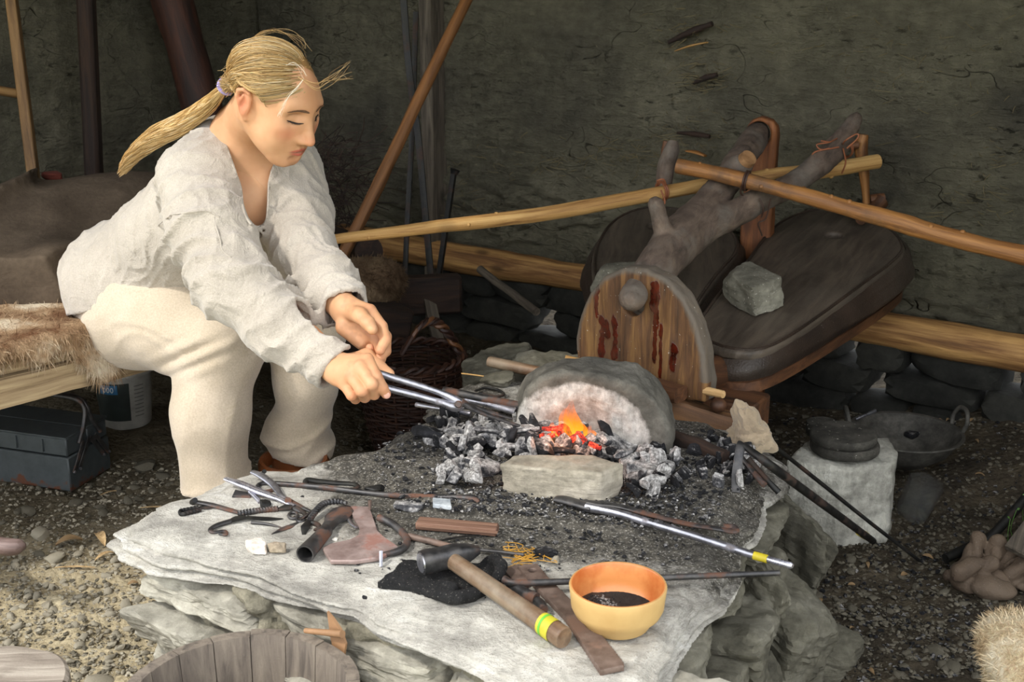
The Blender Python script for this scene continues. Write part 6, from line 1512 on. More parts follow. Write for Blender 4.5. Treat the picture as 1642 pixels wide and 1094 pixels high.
o = tag(obj('charcoal_bed', mb, M['wetc'], ang=180), 'heap of damp black charcoal in the bowl', 'charcoal', kind='stuff')
def bz(p): x = p[0] - rc[0]; return rc[2] - .036 - (.35 * (x + .035) if x > -.035 else 0)
def regb(g):
    a, r = g.uniform(0, 6.28), .050 * math.sqrt(g.rand()); p = np.array([rc[0] + r * math.cos(a), rc[1] + r * math.sin(a), 0])
    return p if p[0] - rc[0] < .005 + .008 * g.normal() else None
o = litter('wet_charcoal', 700, regb, bz, .0012, .0045, M['coal_black'], 'damp black charcoal bits in the bowl', None, 8); o['category'] = 'charcoal'
# second tongs, pointing over the slab's edge
tg2 = tool('tongs', 'steel tongs with yellow tape, their reins sticking out over the slab\'s right edge', 'tongs', (1000, 830))
tubeo('rein', [(940, 813, .022), (990, 823, .022), (1040, 838, .024), (1120, 862, .026), (1200, 888, .028), (1232, 897, .028)], [.0085, .0072, .0070, .0068, .0064, .0062], M['steel'], tg2)
tubeo('rein', [(935, 806, .018), (990, 812, .020), (1040, 825, .022), (1100, 840, .022), (1150, 848, .022), (1178, 853, .022), (1176, 845, .024), (1160, 844, .024)], [.009, .0075, .007, .0068, .0068, .0065, .006, .005], M['iron'], tg2, flat=.5)
tubeo('jaw', [(892, 800, .018), (905, 802, .020), (930, 809, .022), (950, 815, .022)], [.010, .0125, .012, .011], M['iron'], tg2, flat=.5)
tubeo('jaw', [(905, 810, .008), (930, 815, .010), (955, 817, .014)], [.005, .007, .008], M['iron'], tg2, flat=.6)
tubeo('tape', [(1209, 891, .028), (1231, 897, .028)], [.0068, .0068], M['tape'], tg2, sm=1)
tubeo('grip_end', [(1231, 897, .028), (1268, 907, .028), (1271, 908, .028)], [.0056, .0058, .004], M['silver'], tg2, sm=0)
for i in range(9): q = at(1240 + i * 3.2, 899.4 + i * .85, z=SZ + .028); dq = at(1271, 908, z=SZ + .028) - q; tubeo('knurl', [q, q + dq / np.linalg.norm(dq) * .0018], .0064, M['steel'], tg2, sm=0)
# bent strap tongs and dark bars leaning off the right side
ts_ = thing('strap_tongs', 'dark tongs with a bent grey strap, yellow tape on the end, leaning off the forge', 'tongs', tuple(at(1185, 750, z=SZ)))
P = [at(1180, 790, z=SZ + .008), at(1181, 760, z=SZ + .035), at(1186, 725, z=SZ + .068), at(1190, 711, z=SZ + .078), at(1196, 716, z=SZ + .070)]
mb = MB(); mb.tube(P, [.0085, .0088, .0088, .0085, .007], 14, 6, flat=.22, hint=(0, 1, 0)); obj('strap', mb, M['iron'], ts_)
mb = MB(); mb.tube([at(1193, 715, z=SZ + .075), at(1240, 750, z=SZ + .045), at(1320, 809, z=.27), at(1400, 868, z=.03)], [.006, .0085, .0085, .008], 12, 6); obj('rein', mb, M['dark_iron'], ts_)
mb = MB(); mb.tube([at(1378, 853, z=.075), at(1389, 860, z=.05)], [.0092, .0092], 12, 1); obj('tape', mb, M['tape'], ts_)
mb = MB(); mb.tube([at(1190, 735, z=SZ + .045), at(1208, 758, z=SZ + .03), at(1226, 778, z=SZ + .02)], [.005, .0055, .0055], 12, 5); mb2 = mb; obj('short_arm', mb, M['iron'], ts_)
mb = MB(); mb.tube([at(1200, 735, z=SZ + .05), at(1228, 768, z=SZ + .02), at(1249, 790, z=SZ - .0)], [.005, .0055, .006], 12, 5); obj('short_arm', mb, M['dark_iron'], ts_)
mb = MB(); mb.tube([at(1229, 706, z=SZ + .02), at(1300, 762, z=.27), at(1400, 842, z=.12), at(1478, 902, z=.0)], [.0042, .0045, .0042, .004], 8, 5); tag(obj('thin_rod', mb, M['dark_iron']), 'long thin dark rod leaning from the rag down past the stone block', 'rod')
# straw wisps and a chip
mb = MB(); g = np.random.RandomState(4)
for i in range(26):
    a_ = A(g.uniform(812, 872), g.uniform(880, 902), .004); P = [a_ + np.array([g.uniform(-.012, .012) * k, g.uniform(-.012, .012) * k, .003 * math.sin(k * 1.4)]) for k in range(4)]; mb.tube(P, .0006, 4, 4)
tag(obj('straw_wisps', mb, m_plain('golden_straw', hx('#b98a33'), .6)), 'tangle of golden straw fibres behind the long rod', 'straw', kind='stuff')
pebble('quartz_stone', 890, 898, (.006, .005, .005), 21, M['curb'], 'small pale stone chip near the straw fibres')
pebble('clinker', 876, 885, (.020, .012, .008), 23, M['coal_black'], 'flat black clinker right of the straw fibres')
pebble('clinker', 658, 812, (.026, .014, .010), 24, M['coal_grey'], 'grey clinker lump behind the wooden slat')
plate('whetstone', [(694, 798), (722, 800), (724, 812), (694, 808)], .014, .008, m_stone('bluish_whetstone', hx('#9aa0a5'), hx('#bcc0c2'), hx('#74797d'), 20, .2, .7)); tag(bpy.data.objects['whetstone'], 'small bluish grey flat stone touching the long curled rod', 'stone')
# ================================================================== bench, bedding and what lies under it
ba, bb_ = np.array([-1.153, 2.64, 0]), np.array([-.896, 2.93, 0]); be = (bb_ - ba) / np.linalg.norm(bb_ - ba); bn = np.array([be[1], -be[0], 0])
bench = thing('bench', 'low plank bench under the seated person', 'bench', tuple(ba - bn * .3))
s0, s1 = -1.0, .80
def bpt(s, d, z): return ba + be * s + bn * d + UP * z
def bplank(name, s0, s1, d, z, w, h, mat, seed=1): mb = MB(); mb.beam(bpt(s0, d, z), bpt(s1, d, z), w, h, hint=bn, bev=.006); mb.v[0] = mb.v[0]; return obj(name, mb, mat, bench)
def brd(name, s0, s1, d0, d1, z0, z1, mat):
    mb = MB(); n = 24; V = []; L = []
    for s in np.linspace(s0, s1, n):
        for (d, z) in ((d0, z0), (d0, z1 - .004), (d0 + (.004 if d1 > d0 else -.004), z1), (d1 - (.004 if d1 > d0 else -.004), z1), (d1, z1 - .004), (d1, z0)): p = bpt(s, d, z); V.append(p); L.append([d * 1.3, z, s])
    V = np.array(V); V = V + .0035 * np.stack([fbm(V, 9, 2, 3 + k) for k in range(3)], 1); F = [(i * 6 + k, i * 6 + (k + 1) % 6, (i + 1) * 6 + (k + 1) % 6, (i + 1) * 6 + k) for i in range(n - 1) for k in range(6)] + [tuple(range(6)), tuple(range(n * 6 - 1, n * 6 - 7, -1))]
    return obj(name, mb.add(V, F, np.array(L) + nr.uniform(-3, 3, 3)), mat, bench)
brd('front_beam', s0, s1, -.045, .0, .33, .402, M['bench_wood'])
for i, (d0, d1) in enumerate(((-.20, -.012), (-.40, -.206), (-.60, -.406))): brd('seat_plank', s0, s1, d0, d1, .406, .446, M['bench_wood'])
for (s, d) in ((-.8, -.06), (-.8, -.55), (.62, -.08), (.62, -.55)): mb = MB(); mb.beam(bpt(s, d, 0), bpt(s, d, .405), .06, .06, bev=.006); obj('leg', mb, M['old_wood'], bench)
# fur hide draped over the bench
def fur_mat(name, a, b, c_, sc=7):
    t = NT(name); co = t.coord('Object'); n = t.noise(co, sc, 5, .6); n2 = t.noise(t.coord('Object', (200, 200, 60), .3), 1.0, 4, .6)
    c = t.ramp(n, [(.36, a), (.5, b), (.64, c_)]); c = t.mix(.4, c, t.ramp(n2, [(.35, .25), (.65, .8)]), 'OVERLAY'); return t.out(c, .9, t.bump(n2, .8, .008), spec=.15)
M['fur'] = fur_mat('reindeer_fur', hx('#6b4c35'), hx('#a58a6c'), hx('#cdbfa8')); M['fur2'] = fur_mat('tan_fur', hx('#4a3828'), hx('#75604a'), hx('#8f7a60'), 12)
def fursurf(name, label, field, mat, hairs, hl_, seed, down=.6, parent=None, r=.0010):
    V, F = field.mesh(); N = vnormals(V, F); g = np.random.RandomState(seed); idx = g.choice(len(V), hairs); mb = MB(); P = V[idx]; n = N[idx]
    ln = hl_ * g.uniform(.5, 1.2, hairs)[:, None]; dr = n * .6 - UP * down + g.normal(0, .35, (hairs, 3)); dr /= np.linalg.norm(dr, axis=1)[:, None]
    a = P + g.normal(0, r, (hairs, 3)) - n * .003; side = np.cross(dr, g.normal(size=(hairs, 3))); side /= np.linalg.norm(side, axis=1)[:, None]; side *= r
    m = a + dr * ln * .55; e_ = m + (dr - UP * .25 * down) * ln * .5
    HVv = np.stack([a - side, a + side, m + side * .7, m - side * .7, e_], 1).reshape(-1, 3); k = np.arange(hairs)[:, None] * 5
    allV = np.vstack([V, HVv]); o_ = len(V); FL = [tuple(f) for f in F.tolist()] + [tuple(x) for x in (k + o_ + np.array([0, 1, 2, 3])).tolist()] + [tuple(x) for x in (k + o_ + np.array([3, 2, 4])).tolist()]
    mb.v = [allV]; mb.l = [allV]; mb.f = FL; mb.n = len(allV); return tag(obj(name, mb, mat, ang=180), label, name.split('_')[-1])
lo = bpt(-.6, -.6, .36); hi = bpt(.6, .1, .5); fx = Field(np.minimum(lo, hi) - .25, np.maximum(lo, hi) + .2, .009); Mb_ = np.stack([be, bn, UP], 1)
def fn(g):
    q = (g - ba) @ Mb_; s, d, z = q[..., 0], q[..., 1], q[..., 2]; w = .03 * np.sin(s * 17) + .025 * np.sin(s * 41 + 1)
    top = np.maximum(np.maximum(np.abs(z - .466) - .016, d - .02), np.maximum(-d - .52, np.abs(s - .12) - .62 + w))
    fr_ = np.maximum(np.maximum(np.abs(d - .016) - .012, z - .47), np.maximum(.418 + w * .8 + .03 * np.sin(s * 9 + 2) - z, np.abs(s - .12) - .62 + w)); return np.minimum(top, fr_) - .006
fx.op(fx.lo, fx.lo + fx.n * fx.h, fn); fx.disp(lambda P: .008 * fbm(P, 12, 3, 3), .03)
fursurf('fur_hide', 'pale and brown shaggy fur hide hanging over the bench edge', fx, M['fur'], 26000, .030, 3, .8)
# heap of blankets behind
fx = Field(at(-60, 400, t=3.5) - np.array([.3, .45, .35]), at(520, 380, t=3.9) + np.array([.2, .35, .45]), .011)
for (u, v, t_, r) in [(20, 420, 3.35, (.26, .22, .14)), (120, 375, 3.45, (.24, .20, .16)), (40, 385, 3.5, (.30, .2, .14)), (205, 355, 3.5, (.2, .2, .15)), (300, 370, 3.55, (.22, .2, .14)), (400, 400, 3.6, (.2, .2, .12)), (-60, 410, 3.4, (.25, .25, .18)), (60, 450, 3.2, (.24, .18, .085)), (-40, 460, 3.1, (.2, .2, .09)), (440, 430, 3.55, (.2, .2, .10))]:
    fx.ell(at(u, v, t=t_), r, Mb_, .08)
def blf(P):
    u, v, _ = pxy(P); w = (u * .42 + v) / 74.0 + .55 * fbm(P, 3.2, 2, 4) + .25 * np.sin(u / 60.0); return -(.050 * (1 - np.abs(np.sin(w * 1.57))) ** 1.8 + .008 * fbm(P, 9, 3, 7) - .016)
fx.disp(blf, .07)
V, F = fx.mesh(); k = V[:, 2] > .435; V2, F2, _ = keepfaces(V, F, k)
tag(meshobj('wool_blanket', V2, F2, m_cloth('dark_wool_blanket', hx('#5b4f42'), hx('#41372d'), 260, .7, fuzz=.0)), 'dark brown-grey wool blankets heaped on the bench behind the person', 'blanket')
# furs and log ends beyond the person
fx = Field(at(585, 455, t=3.75) - .22, at(585, 455, t=3.75) + .22, .009); c_ = at(578, 458, t=3.7); fx.ell(c_, (.16, .10, .085), Mb_, .03)
fursurf('fur_roll', 'rolled tan fur at the far end of the bench, below a dark log end', fx, M['fur2'], 6000, .018, 5, .3)
mb = MB(); mb.tube([at(592, 403, t=3.7), at(560, 395, t=3.85), at(520, 385, t=4.1)], [.045, .047, .05], 20, 4, bump=.08); tag(obj('log', mb, M['dark_log'], ang=60), 'dark round log end under the pale lever pole', 'log')
mb = MB(); mb.beam(at(545, 480, t=3.8), at(740, 470, t=3.85), .06, .12, bev=.01); tag(obj('dark_timber', mb, M['dark_log']), 'dark timber baulk behind the rolled fur', 'beam')
mb = MB(); mb.beam(at(505, 520, t=3.55), at(640, 530, t=3.7), .16, .16, bev=.01); tag(obj('bench_support', mb, M['dark_log']), 'dark block carrying the far end furs', 'block')
g = np.random.RandomState(9); mb = MB()
for i in range(220):
    a = at(g.uniform(505, 575), g.uniform(225, 375), t=g.uniform(3.9, 4.3)); d = g.normal(0, 1, 3) * np.array([.08, .05, .05]); mb.tube([a, a + d * .5 + g.normal(0, .01, 3), a + d], .0016, 4, 2)
tag(obj('twig_pile', mb, M['dark_log']), 'dark tangle of twigs and straw behind the person', 'twigs', kind='stuff')
# toolbox
def paint():
    t = NT('grey_enamel'); co = t.coord('Object'); n = t.noise(co, 30, 6, .7); s = t.n('ShaderNodeSeparateXYZ'); t.l(co, s.inputs[0])
    m = t.math('ADD', t.math('MULTIPLY', s.outputs['Z'], -6.0), n); c = t.mix(t.ramp(m, [(.42, 0.0), (.5, 1.0)]), t.ramp(n, [(.3, hx('#3a4042')), (.7, hx('#4a5052'))]), hx('#5a3420')); return t.out(c, .5, t.bump(n, .1, .002), metal=.2)
M['enamel'] = paint()
tc = at(115, 793, z=.0); tx = np.array([-.95, .31, 0]); tx /= np.linalg.norm(tx); ty = np.array([.665, .747, 0]); ty = ty - tx * np.dot(tx, ty); ty /= np.linalg.norm(ty)
tb = thing('toolbox', 'grey-blue metal cantilever toolbox under the bench', 'toolbox', tuple(tc + tx * .2 + ty * .08 + UP * .005)); Tt = np.stack([tx, ty, UP], 1)
def tpt(a, b, z): return tc + tx * a + ty * b + UP * z
def tbx(name, a0, a1, b0, b1, z0, z1, bev=.003, mat='enamel'): mb = MB(); mb.box((tpt(a0, b0, z0) + tpt(a1, b1, z1)) / 2, (a1 - a0, b1 - b0, z1 - z0), Tt, bev=bev); return obj(name, mb, M[mat], tb)
tbx('lower_tray', 0, .44, 0, .17, .006, .098); tbx('upper_tray', .002, .438, .002, .083, .101, .148); tbx('upper_tray', .002, .438, .087, .168, .101, .148); tbx('lid', -.001, .44, -.001, .084, .1485, .153, .001); tbx('lid', -.001, .44, .086, .171, .1485, .153, .001)
for a in (.07, .15): tbx('latch_rib', a, a + .004, -.003, .003, .108, .142, .001)
for (b0, z0, b1, z1) in ((.012, .055, .062, .125), (.035, .060, .085, .125), (.158, .055, .108, .125), (.135, .060, .088, .125), (.075, .118, .115, .118)):
    mb = MB(); mb.beam(tpt(-.005, b0, z0), tpt(-.005, b1, z1), .012, .004, hint=tx, bev=.001); obj('link_arm', mb, M['iron'], tb)
for b0 in (.012, .035, .158, .135): mb = MB(); mb.tube([tpt(-.004, b0, .058), tpt(-.010, b0, .058)], .0035, 8); obj('rivet', mb, M['steel'], tb)
for sg, bq in ((1, .04), (-1, .13)):
    e0 = [tpt(-.006, bq, .125), tpt(-.006, .085 - sg * .018, .165), tpt(-.004, .085 - sg * .006, .205), tpt(.02, .085 - sg * .006, .228), tpt(.10, .085 - sg * .006, .232), tpt(.34, .085 - sg * .006, .232), tpt(.42, .085 - sg * .006, .225), tpt(.446, .085 - sg * .018, .165), tpt(.446, bq, .125)]
    mb = MB(); mb.tube(e0, .0055, 10, 5); obj('handle', mb, M['iron'], tb)
# plastic tub
pc0 = at(196, 690, z=.0); pc0 = pc0 + np.array([0, .05, 0]); bk = thing('plastic_tub', 'white plastic tub with a dark printed label under the bench behind the toolbox', 'tub', tuple(pc0 + UP * .005)); M['plastic'] = m_plain('white_plastic', hx('#a9a69d'), .5)
mb = MB(); mb.lathe([(0, .006), (.066, .006), (.070, .012), (.082, .17), (.088, .172), (.088, .186), (.084, .186), (.078, .17), (.066, .014), (0, .012)], pc0, None, 40); obj('tub_body', mb, M['plastic'], bk)
mb = MB(); mb.lathe([(.0865, .165), (.090, .167), (.090, .178), (.0865, .180)], pc0, None, 40); obj('rim', mb, M['plastic'], bk)
def arcpatch(a0, a1, z0, z1, off, mat, name):
    V = []; n = 12
    for i in range(n + 1):
        a = R(a0 + (a1 - a0) * i / n)
        for z in (z0, z1): r = .070 + (z - .012) * .076 + off; V.append(pc0 + np.array([r * math.cos(a), r * math.sin(a), z]))
    return obj(name, MB().add(V, [(2 * i, 2 * i + 2, 2 * i + 3, 2 * i + 1) for i in range(n)]), mat, bk)
arcpatch(-150, -62, .035, .150, .001, m_plain('dark_green_label', hx('#2b3330'), .5), 'label'); arcpatch(-125, -85, .118, .146, .002, m_plain('blue_label', hx('#2f6a92'), .5), 'label_patch')
for i in range(9): arcpatch(-52, -30, .045 + i * .0115, .0475 + i * .0115, .001, m_plain('print_grey', hx('#6c6a66'), .6) if i == 0 else bpy.data.materials['print_grey'], 'print_line')
for i in range(3):
    a = R(-112 + i * 8); r = .070 + .12 * .076 + .0035; P = [pc0 + np.array([r * math.cos(a + .045 * math.cos(q)), r * math.sin(a + .045 * math.cos(q)), .132 + .007 * math.sin(q)]) for q in np.linspace(0, 6.28, 13)]
    mb = MB(); mb.tube(P, .0012, 5); obj('letter', mb, m_plain('label_letter', hx('#cfd6d8'), .5) if i == 0 else bpy.data.materials['label_letter'], bk)
# ladder
ld_ = thing('ladder', 'light wooden ladder leaning against the left wall', 'ladder', tuple(at(75, 300, y=3.70)))
mb = MB(); a, b = at(14, -40, y=3.82), at(56, 300, y=3.62); mb.beam(a - (b - a) * .1, b + (b - a) * .6, .052, .03, hint=(1, .2, 0), bev=.003); obj('rail', mb, M['ladder_wood'], ld_)
mb = MB(); a, b = at(-150, -40, y=3.6), at(-105, 300, y=3.40); mb.beam(a, b + (b - a) * .6, .052, .03, hint=(1, .2, 0), bev=.003); obj('rail', mb, M['ladder_wood'], ld_)
for (v0, v1, y0, y1) in ((132, 152, 3.52, 3.72), (-30, -10, 3.6, 3.8), (290, 312, 3.42, 3.62)): mb = MB(); mb.tube([at(-130, v0 - 8, y=y0), at(40, v1, y=y1)], .014, 10); obj('rung', mb, M['ladder_wood'], ld_)
V, F = rockv((.03, .02, .014), 5, 3, 9, .1); tag(obj('red_rag', MB().add(V + at(84, 281, t=3.55), F), m_plain('dull_red_cloth', hx('#5a2417'), .9)), 'small dull red rag on the blankets next to the ladder', 'rag')
# leaning pole and iron bars in the back
pole('leaning_pole', [at(772, -60, y=4.0), at(748, 0, y=3.88), at(690, 120, y=3.75), at(630, 246, y=3.62), at(574, 362, y=3.5), at(500, 500, y=3.35)], [.018, .018, .0185, .0185, .019, .02], m_wood('leaning_pole_wood', hx('#6b4522'), hx('#8a5c31'), hx('#472c14'), .6, (50, 50, 3), .4), 'brown round pole leaning in front of the grey wall post', 'pole', seed=21, bump=.03)
def sqbar(name, pts, r, mat, label, cat='bar', **k): mb = MB(); mb.tube(pts, r, 12, 6, square=.7, **k); return tag(obj(name, mb, mat, ang=30), label, cat)
sqbar('iron_bar', [at(646, -20, y=3.9), at(653, 80, y=3.88), at(661, 152, y=3.86), at(671, 225, y=3.84), at(684, 366, y=3.8), at(692, 450, y=3.78), at(706, 560, y=3.74)], .0105, M['dark_iron'], 'long slightly bent iron bar leaning against the grey post')
sqbar('iron_bar', [at(667, 20, y=4.0), at(661, 210, y=3.92), at(652, 380, y=3.86), at(648, 500, y=3.82), at(646, 560, y=3.8)], .014, M['dark_iron'], 'black upright bar behind the long bent iron bar', flat=.6)
sqbar('iron_bar', [at(728, 276, y=3.95), at(717, 350, y=3.9), at(704, 440, y=3.85), at(690, 520, y=3.8)], .0085, M['dark_iron'], 'dark headed iron spike leaning right of the grey post')
mb = MB(); mb.tube([at(730, 272, y=3.95), at(728, 279, y=3.95)], [.016, .012], 10, 1); o = obj('spike_head', mb, M['dark_iron'], None); o.parent = bpy.data.objects['iron_bar.%03d' % (len([x for x in bpy.data.objects if x.name.startswith('iron_bar')]) - 1)]; o.location = o.location - o.parent.location
pole('thin_pole', [at(770, 432, y=3.75), at(860, 500, y=3.4)], [.012, .012], M['old_wood'], 'thin grey stick slanting in the dark below the sill log', 'stick', seed=23)
sqbar('wooden_stake', [at(686, 470, y=3.7), at(705, 560, y=3.62)], .02, M['old_wood'], 'short grey board end standing beside the basket', 'stake', flat=.4)
# wicker basket
bc = at(660, 590, z=.24); bc[2] = 0; wb = thing('wicker_basket', 'dark wicker basket with a twisted handle behind the person\'s hands', 'basket', tuple(bc + UP * .01)); M['wicker'] = m_wood('dark_wicker', hx('#2a1710'), hx('#482a1a'), hx('#120a07'), .55, (90, 90, 8), .4)
def brad(z): return .105 + .035 * math.sin(min(z / .26, 1) * 1.7)
for i in range(24):
    a = 2 * math.pi * i / 24; P = [bc + np.array([(brad(z) + 0) * math.cos(a), brad(z) * math.sin(a), z + .01]) for z in np.linspace(0, .27, 7)]; mb = MB(); mb.tube(P, .0035, 6, 2); obj('stake', mb, M['wicker'], wb)
for r_i in range(27):
    z = .012 + r_i * .0095; P = [bc + np.array([(brad(z) + .0045 * math.cos(12 * a + math.pi * r_i)) * math.cos(a), (brad(z) + .0045 * math.cos(12 * a + math.pi * r_i)) * math.sin(a), z + .01 + .0015 * math.sin(3 * a + r_i)]) for a in np.linspace(0, 2 * math.pi, 73)]; mb = MB(); mb.tube(P, .0042, 6, 0, caps=False); obj('withy', mb, M['wicker'], wb)
for k in range(2):
    P = [bc + np.array([(brad(.27) + .007 * math.cos(14 * a + k * 3.14)) * math.cos(a), (brad(.27) + .007 * math.cos(14 * a + k * 3.14)) * math.sin(a), .275 + .007 * math.sin(14 * a + k * 3.14)]) for a in np.linspace(0, 2 * math.pi, 97)]; mb = MB(); mb.tube(P, .0065, 6, 0, caps=False); obj('rim', mb, M['wicker'], wb)
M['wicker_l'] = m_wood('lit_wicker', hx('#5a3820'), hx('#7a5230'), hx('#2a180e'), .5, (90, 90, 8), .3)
ha, hb = at(645, 566, t=3.15), at(738, 566, t=3.3)
for k in range(3):
    P = []
    for q in np.linspace(0, 1, 60): c = ha * (1 - q) + hb * q + UP * (.085 * math.sin(math.pi * q)); w = 26 * q + k * 2.09; P.append(c + np.array([.004 * math.cos(w), .007 * math.sin(w), .007 * math.cos(w)]))
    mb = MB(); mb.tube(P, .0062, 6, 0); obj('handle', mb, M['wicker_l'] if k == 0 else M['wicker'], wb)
# straw, sticks and slivers stuck in the clay wall
def wallstick(name, a, b, r, mat, label, off=.03, cat='stick', flat=1): mb = MB(); p, q = onwall(*a, off), onwall(*b, off + .015); mb.tube([p, (p + q) / 2 + np.array([0, 0, .003]), q], [r * .5, r, r * .7], 8, 4, flat=flat, bump=.2, bs=40); return tag(obj(name, mb, mat, ang=60), label, cat)
wallstick('wall_stick', (1072, 68), (1142, 38), .011, M['dark_log'], 'dark brown stick embedded high in the clay wall')
wallstick('wood_sliver', (1082, 82), (1134, 68), .009, M['pale_wood'], 'pale wood sliver in the wall below the dark stick', .05, 'sliver', .4)
wallstick('wall_stick', (1112, 133), (1150, 120), .010, M['dark_log'], 'short dark stub in the clay wall below the pale sliver')
wallstick('wall_stick', (1086, 213), (1138, 219), .008, M['dark_log'], 'dark twig in the wall left of the pivot post top')
wallstick('wood_sliver', (1100, 242), (1131, 250), .011, M['brown_pole'], 'orange-brown wood chip in the wall by the upright sticks', .05, 'sliver', .5)
g = np.random.RandomState(14); mb = MB()
for (cu, cv, du, dv, n) in ((1110, 50, 50, 30, 50), (1130, 125, 35, 25, 60), (1100, 230, 60, 40, 60), (1010, 250, 60, 30, 70), (880, 260, 90, 25, 50), (760, 300, 60, 60, 40), (1500, 120, 130, 80, 40), (1590, 240, 60, 60, 26), (1320, 60, 200, 50, 30), (1560, 330, 60, 30, 30)):
    for i in range(n):
        p = onwall(cu + g.normal() * du * .6, cv + g.normal() * dv * .6, .034); d = E1 * g.normal() * .02 + UP * g.normal() * .009 - E2 * abs(g.normal()) * .008; mb.tube([p + E2 * .012, p + d * .5, p + d * 1.2], [.0014, .0012, .0005], 4, 1)
tag(obj('wall_straw', mb, m_plain('old_straw', hx('#6e6346'), .9)), 'bits of old straw sticking out of the clay wall', 'straw', kind='stuff')

# ================================================================== right side
M['block'] = m_stone('pale_rough_block_stone', hx('#a5a399'), hx('#c9c7bb'), hx('#6f6d64'), 10, .9, layer=(40, 10, 12), dist=.01)
pxbox('stone_block', [(1258, 735), (1300, 702), (1425, 698), (1442, 722), (1434, 742), (1348, 752)], .206, .0, M['block'], 'rough pale stone block standing on the floor right of the forge', 'stone', 8, .0055, .010)
M['castd'] = m_stone('dusty_dark_cast_disc', hx('#3b3934'), hx('#55524b'), hx('#24231f'), 18, .6, speck=(hx('#b5b0a6'), 120, .70))
def disc(name, u, v, z, r, h, label, seg=44): mb = MB(); c = at(u, v, z=z); mb.lathe([(0, 0), (r * .95, 0), (r, h * .25), (r, h * .75), (r * .95, h), (r * .6, h * 1.03), (0, h * 1.03)], c, None, seg, noise=.0015); return tag(obj(name, mb, M['castd'], ang=50), label, 'disc')
disc('round_disc', 1354, 722, .212, .079, .024, 'lower of two dark round discs stacked on the pale stone block'); disc('round_disc', 1352, 706, .238, .076, .020, 'upper of two dark round discs stacked on the pale stone block'); disc('round_disc', 1318, 696, .212, .04, .03, 'small dark disc peeping out behind the stacked pair')
wc = at(1452, 694, z=.125); wk = thing('iron_pan', 'wide shallow iron pan with ring handles on the floor behind the stone block', 'pan', (wc[0], wc[1], .03)); M['pan'] = m_stone('dusty_iron_pan', hx('#45433e'), hx('#615e57'), hx('#2d2b28'), 20, .3, .7)
prf = [(.0, -.088), (.06, -.080), (.11, -.045), (.140, .0), (.147, .002), (.146, .006), (.138, .004), (.107, -.041), (.058, -.075), (0, -.082)]
mb = MB(); mb.lathe(prf, wc, None, 52); obj('pan_body', mb, M['pan'], wk)
for (a0) in (8, 172):
    c = wc + np.array([.142 * math.cos(R(a0)), .142 * math.sin(R(a0)), .006]); d = np.array([math.cos(R(a0)), math.sin(R(a0)), 0]); s_ = np.cross(UP, d); P = [c - s_ * .03, c - s_ * .036 + d * .006 + UP * .025, c - s_ * .018 + d * .012 + UP * .05, c + s_ * .018 + d * .012 + UP * .05, c + s_ * .036 + d * .006 + UP * .025, c + s_ * .03]
    mb = MB(); mb.tube(P, .0058, 10, 5); obj('ring_handle', mb, M['pan'], wk)
mb = MB(); mb.box(at(1470, 694, z=.085), (.075, .03, .014), np.array([[.8, -.6, 0], [.6, .8, 0], [0, 0, 1]]), bev=.003); tag(obj('charred_brick', mb, M['coal_black']), 'small black block lying in the iron pan', 'block')
mb = MB(); mb.tube([at(1372, 673, z=.16), at(1390, 665, z=.17), at(1404, 659, z=.175)], [.005, .004, .006], 8, 3); tag(obj('metal_spoon', mb, M['steel']), 'shiny tool handle resting across the iron pan rim', 'tool')
mb = MB(); P0_ = at(1465, 790, z=.10); t = NT('clear_plastic'); M['clear'] = t.out((.75, .78, .78, 1), .12, None, spec=.5, Transmission_Weight=.95, IOR=1.15, Alpha=.35)
mb.lathe([(.0, .0), (.035, .0), (.04, .01), (.043, .10), (.040, .10), (.037, .012), (0, .006)], at(1462, 828, z=.006), frame((.25, -.1, 1)), 28, noise=.004); tag(obj('plastic_cup', mb, M['clear']), 'clear crumpled plastic cup beside the stone block', 'cup')
# stuff on the floor at the right edge
mb = MB(); mb.tube([at(1516, 896, z=.03), at(1577, 866, z=.05)], .011, 12, 1); tag(obj('iron_pipe', mb, M['dark_iron']), 'dark pipe end lying left of the gloves', 'pipe')
mb = MB(); mb.tube([at(1556, 890, z=.04), at(1600, 850, z=.08), at(1650, 792, z=.14)], .011, 12, 2); tag(obj('iron_pipe', mb, M['dark_iron']), 'dark pipe slanting up behind the gloves to the right', 'pipe')
M['glove'] = m_leather('dirty_brown_glove', hx('#6b5a49'), hx('#4a3d31'), .8, .5)
def glove(label, body, fingers, r, h=.0042):
    P = np.array([p for f in fingers for p in f] + body); fx = Field(P.min(0) - .05, P.max(0) + .05, h)
    for p in body: fx.ell(p, r, np.stack([E1, E2, UP], 1), .03)
    for f in fingers: fx.chain(f, [.0165, .0155, .0150, .0125][:len(f)], .008)
    fx.disp(lambda P: .004 * fbm(P, 16, 3, 4) + .007 * (1 - np.abs(np.sin(fbm(P, 9, 2, 3) * 6))) ** 2 - .003, .02); V, F = fx.mesh(); return tag(meshobj('glove', V, F, M['glove'], ang=180), label, 'glove')
glove('brown leather work glove lying palm down with upright fingers, at the right', [at(1556, 932, z=.028), at(1588, 942, z=.028), at(1575, 922, z=.034)], [[at(1551, 912, z=.05), at(1560, 888, z=.075), at(1566, 864, z=.10)], [at(1586, 908, z=.05), at(1596, 888, z=.075), at(1602, 871, z=.10)], [at(1538, 921, z=.055), at(1558, 907, z=.07), at(1590, 904, z=.075)]], (.055, .030, .018))
glove('second brown glove, its cuff under the first and fingers towards the board', [at(1622, 930, z=.03), at(1636, 915, z=.035)], [[at(1608, 912, z=.045), at(1620, 896, z=.065), at(1632, 886, z=.08)], [at(1622, 922, z=.05), at(1640, 906, z=.07), at(1660, 898, z=.08)]], (.05, .030, .018))
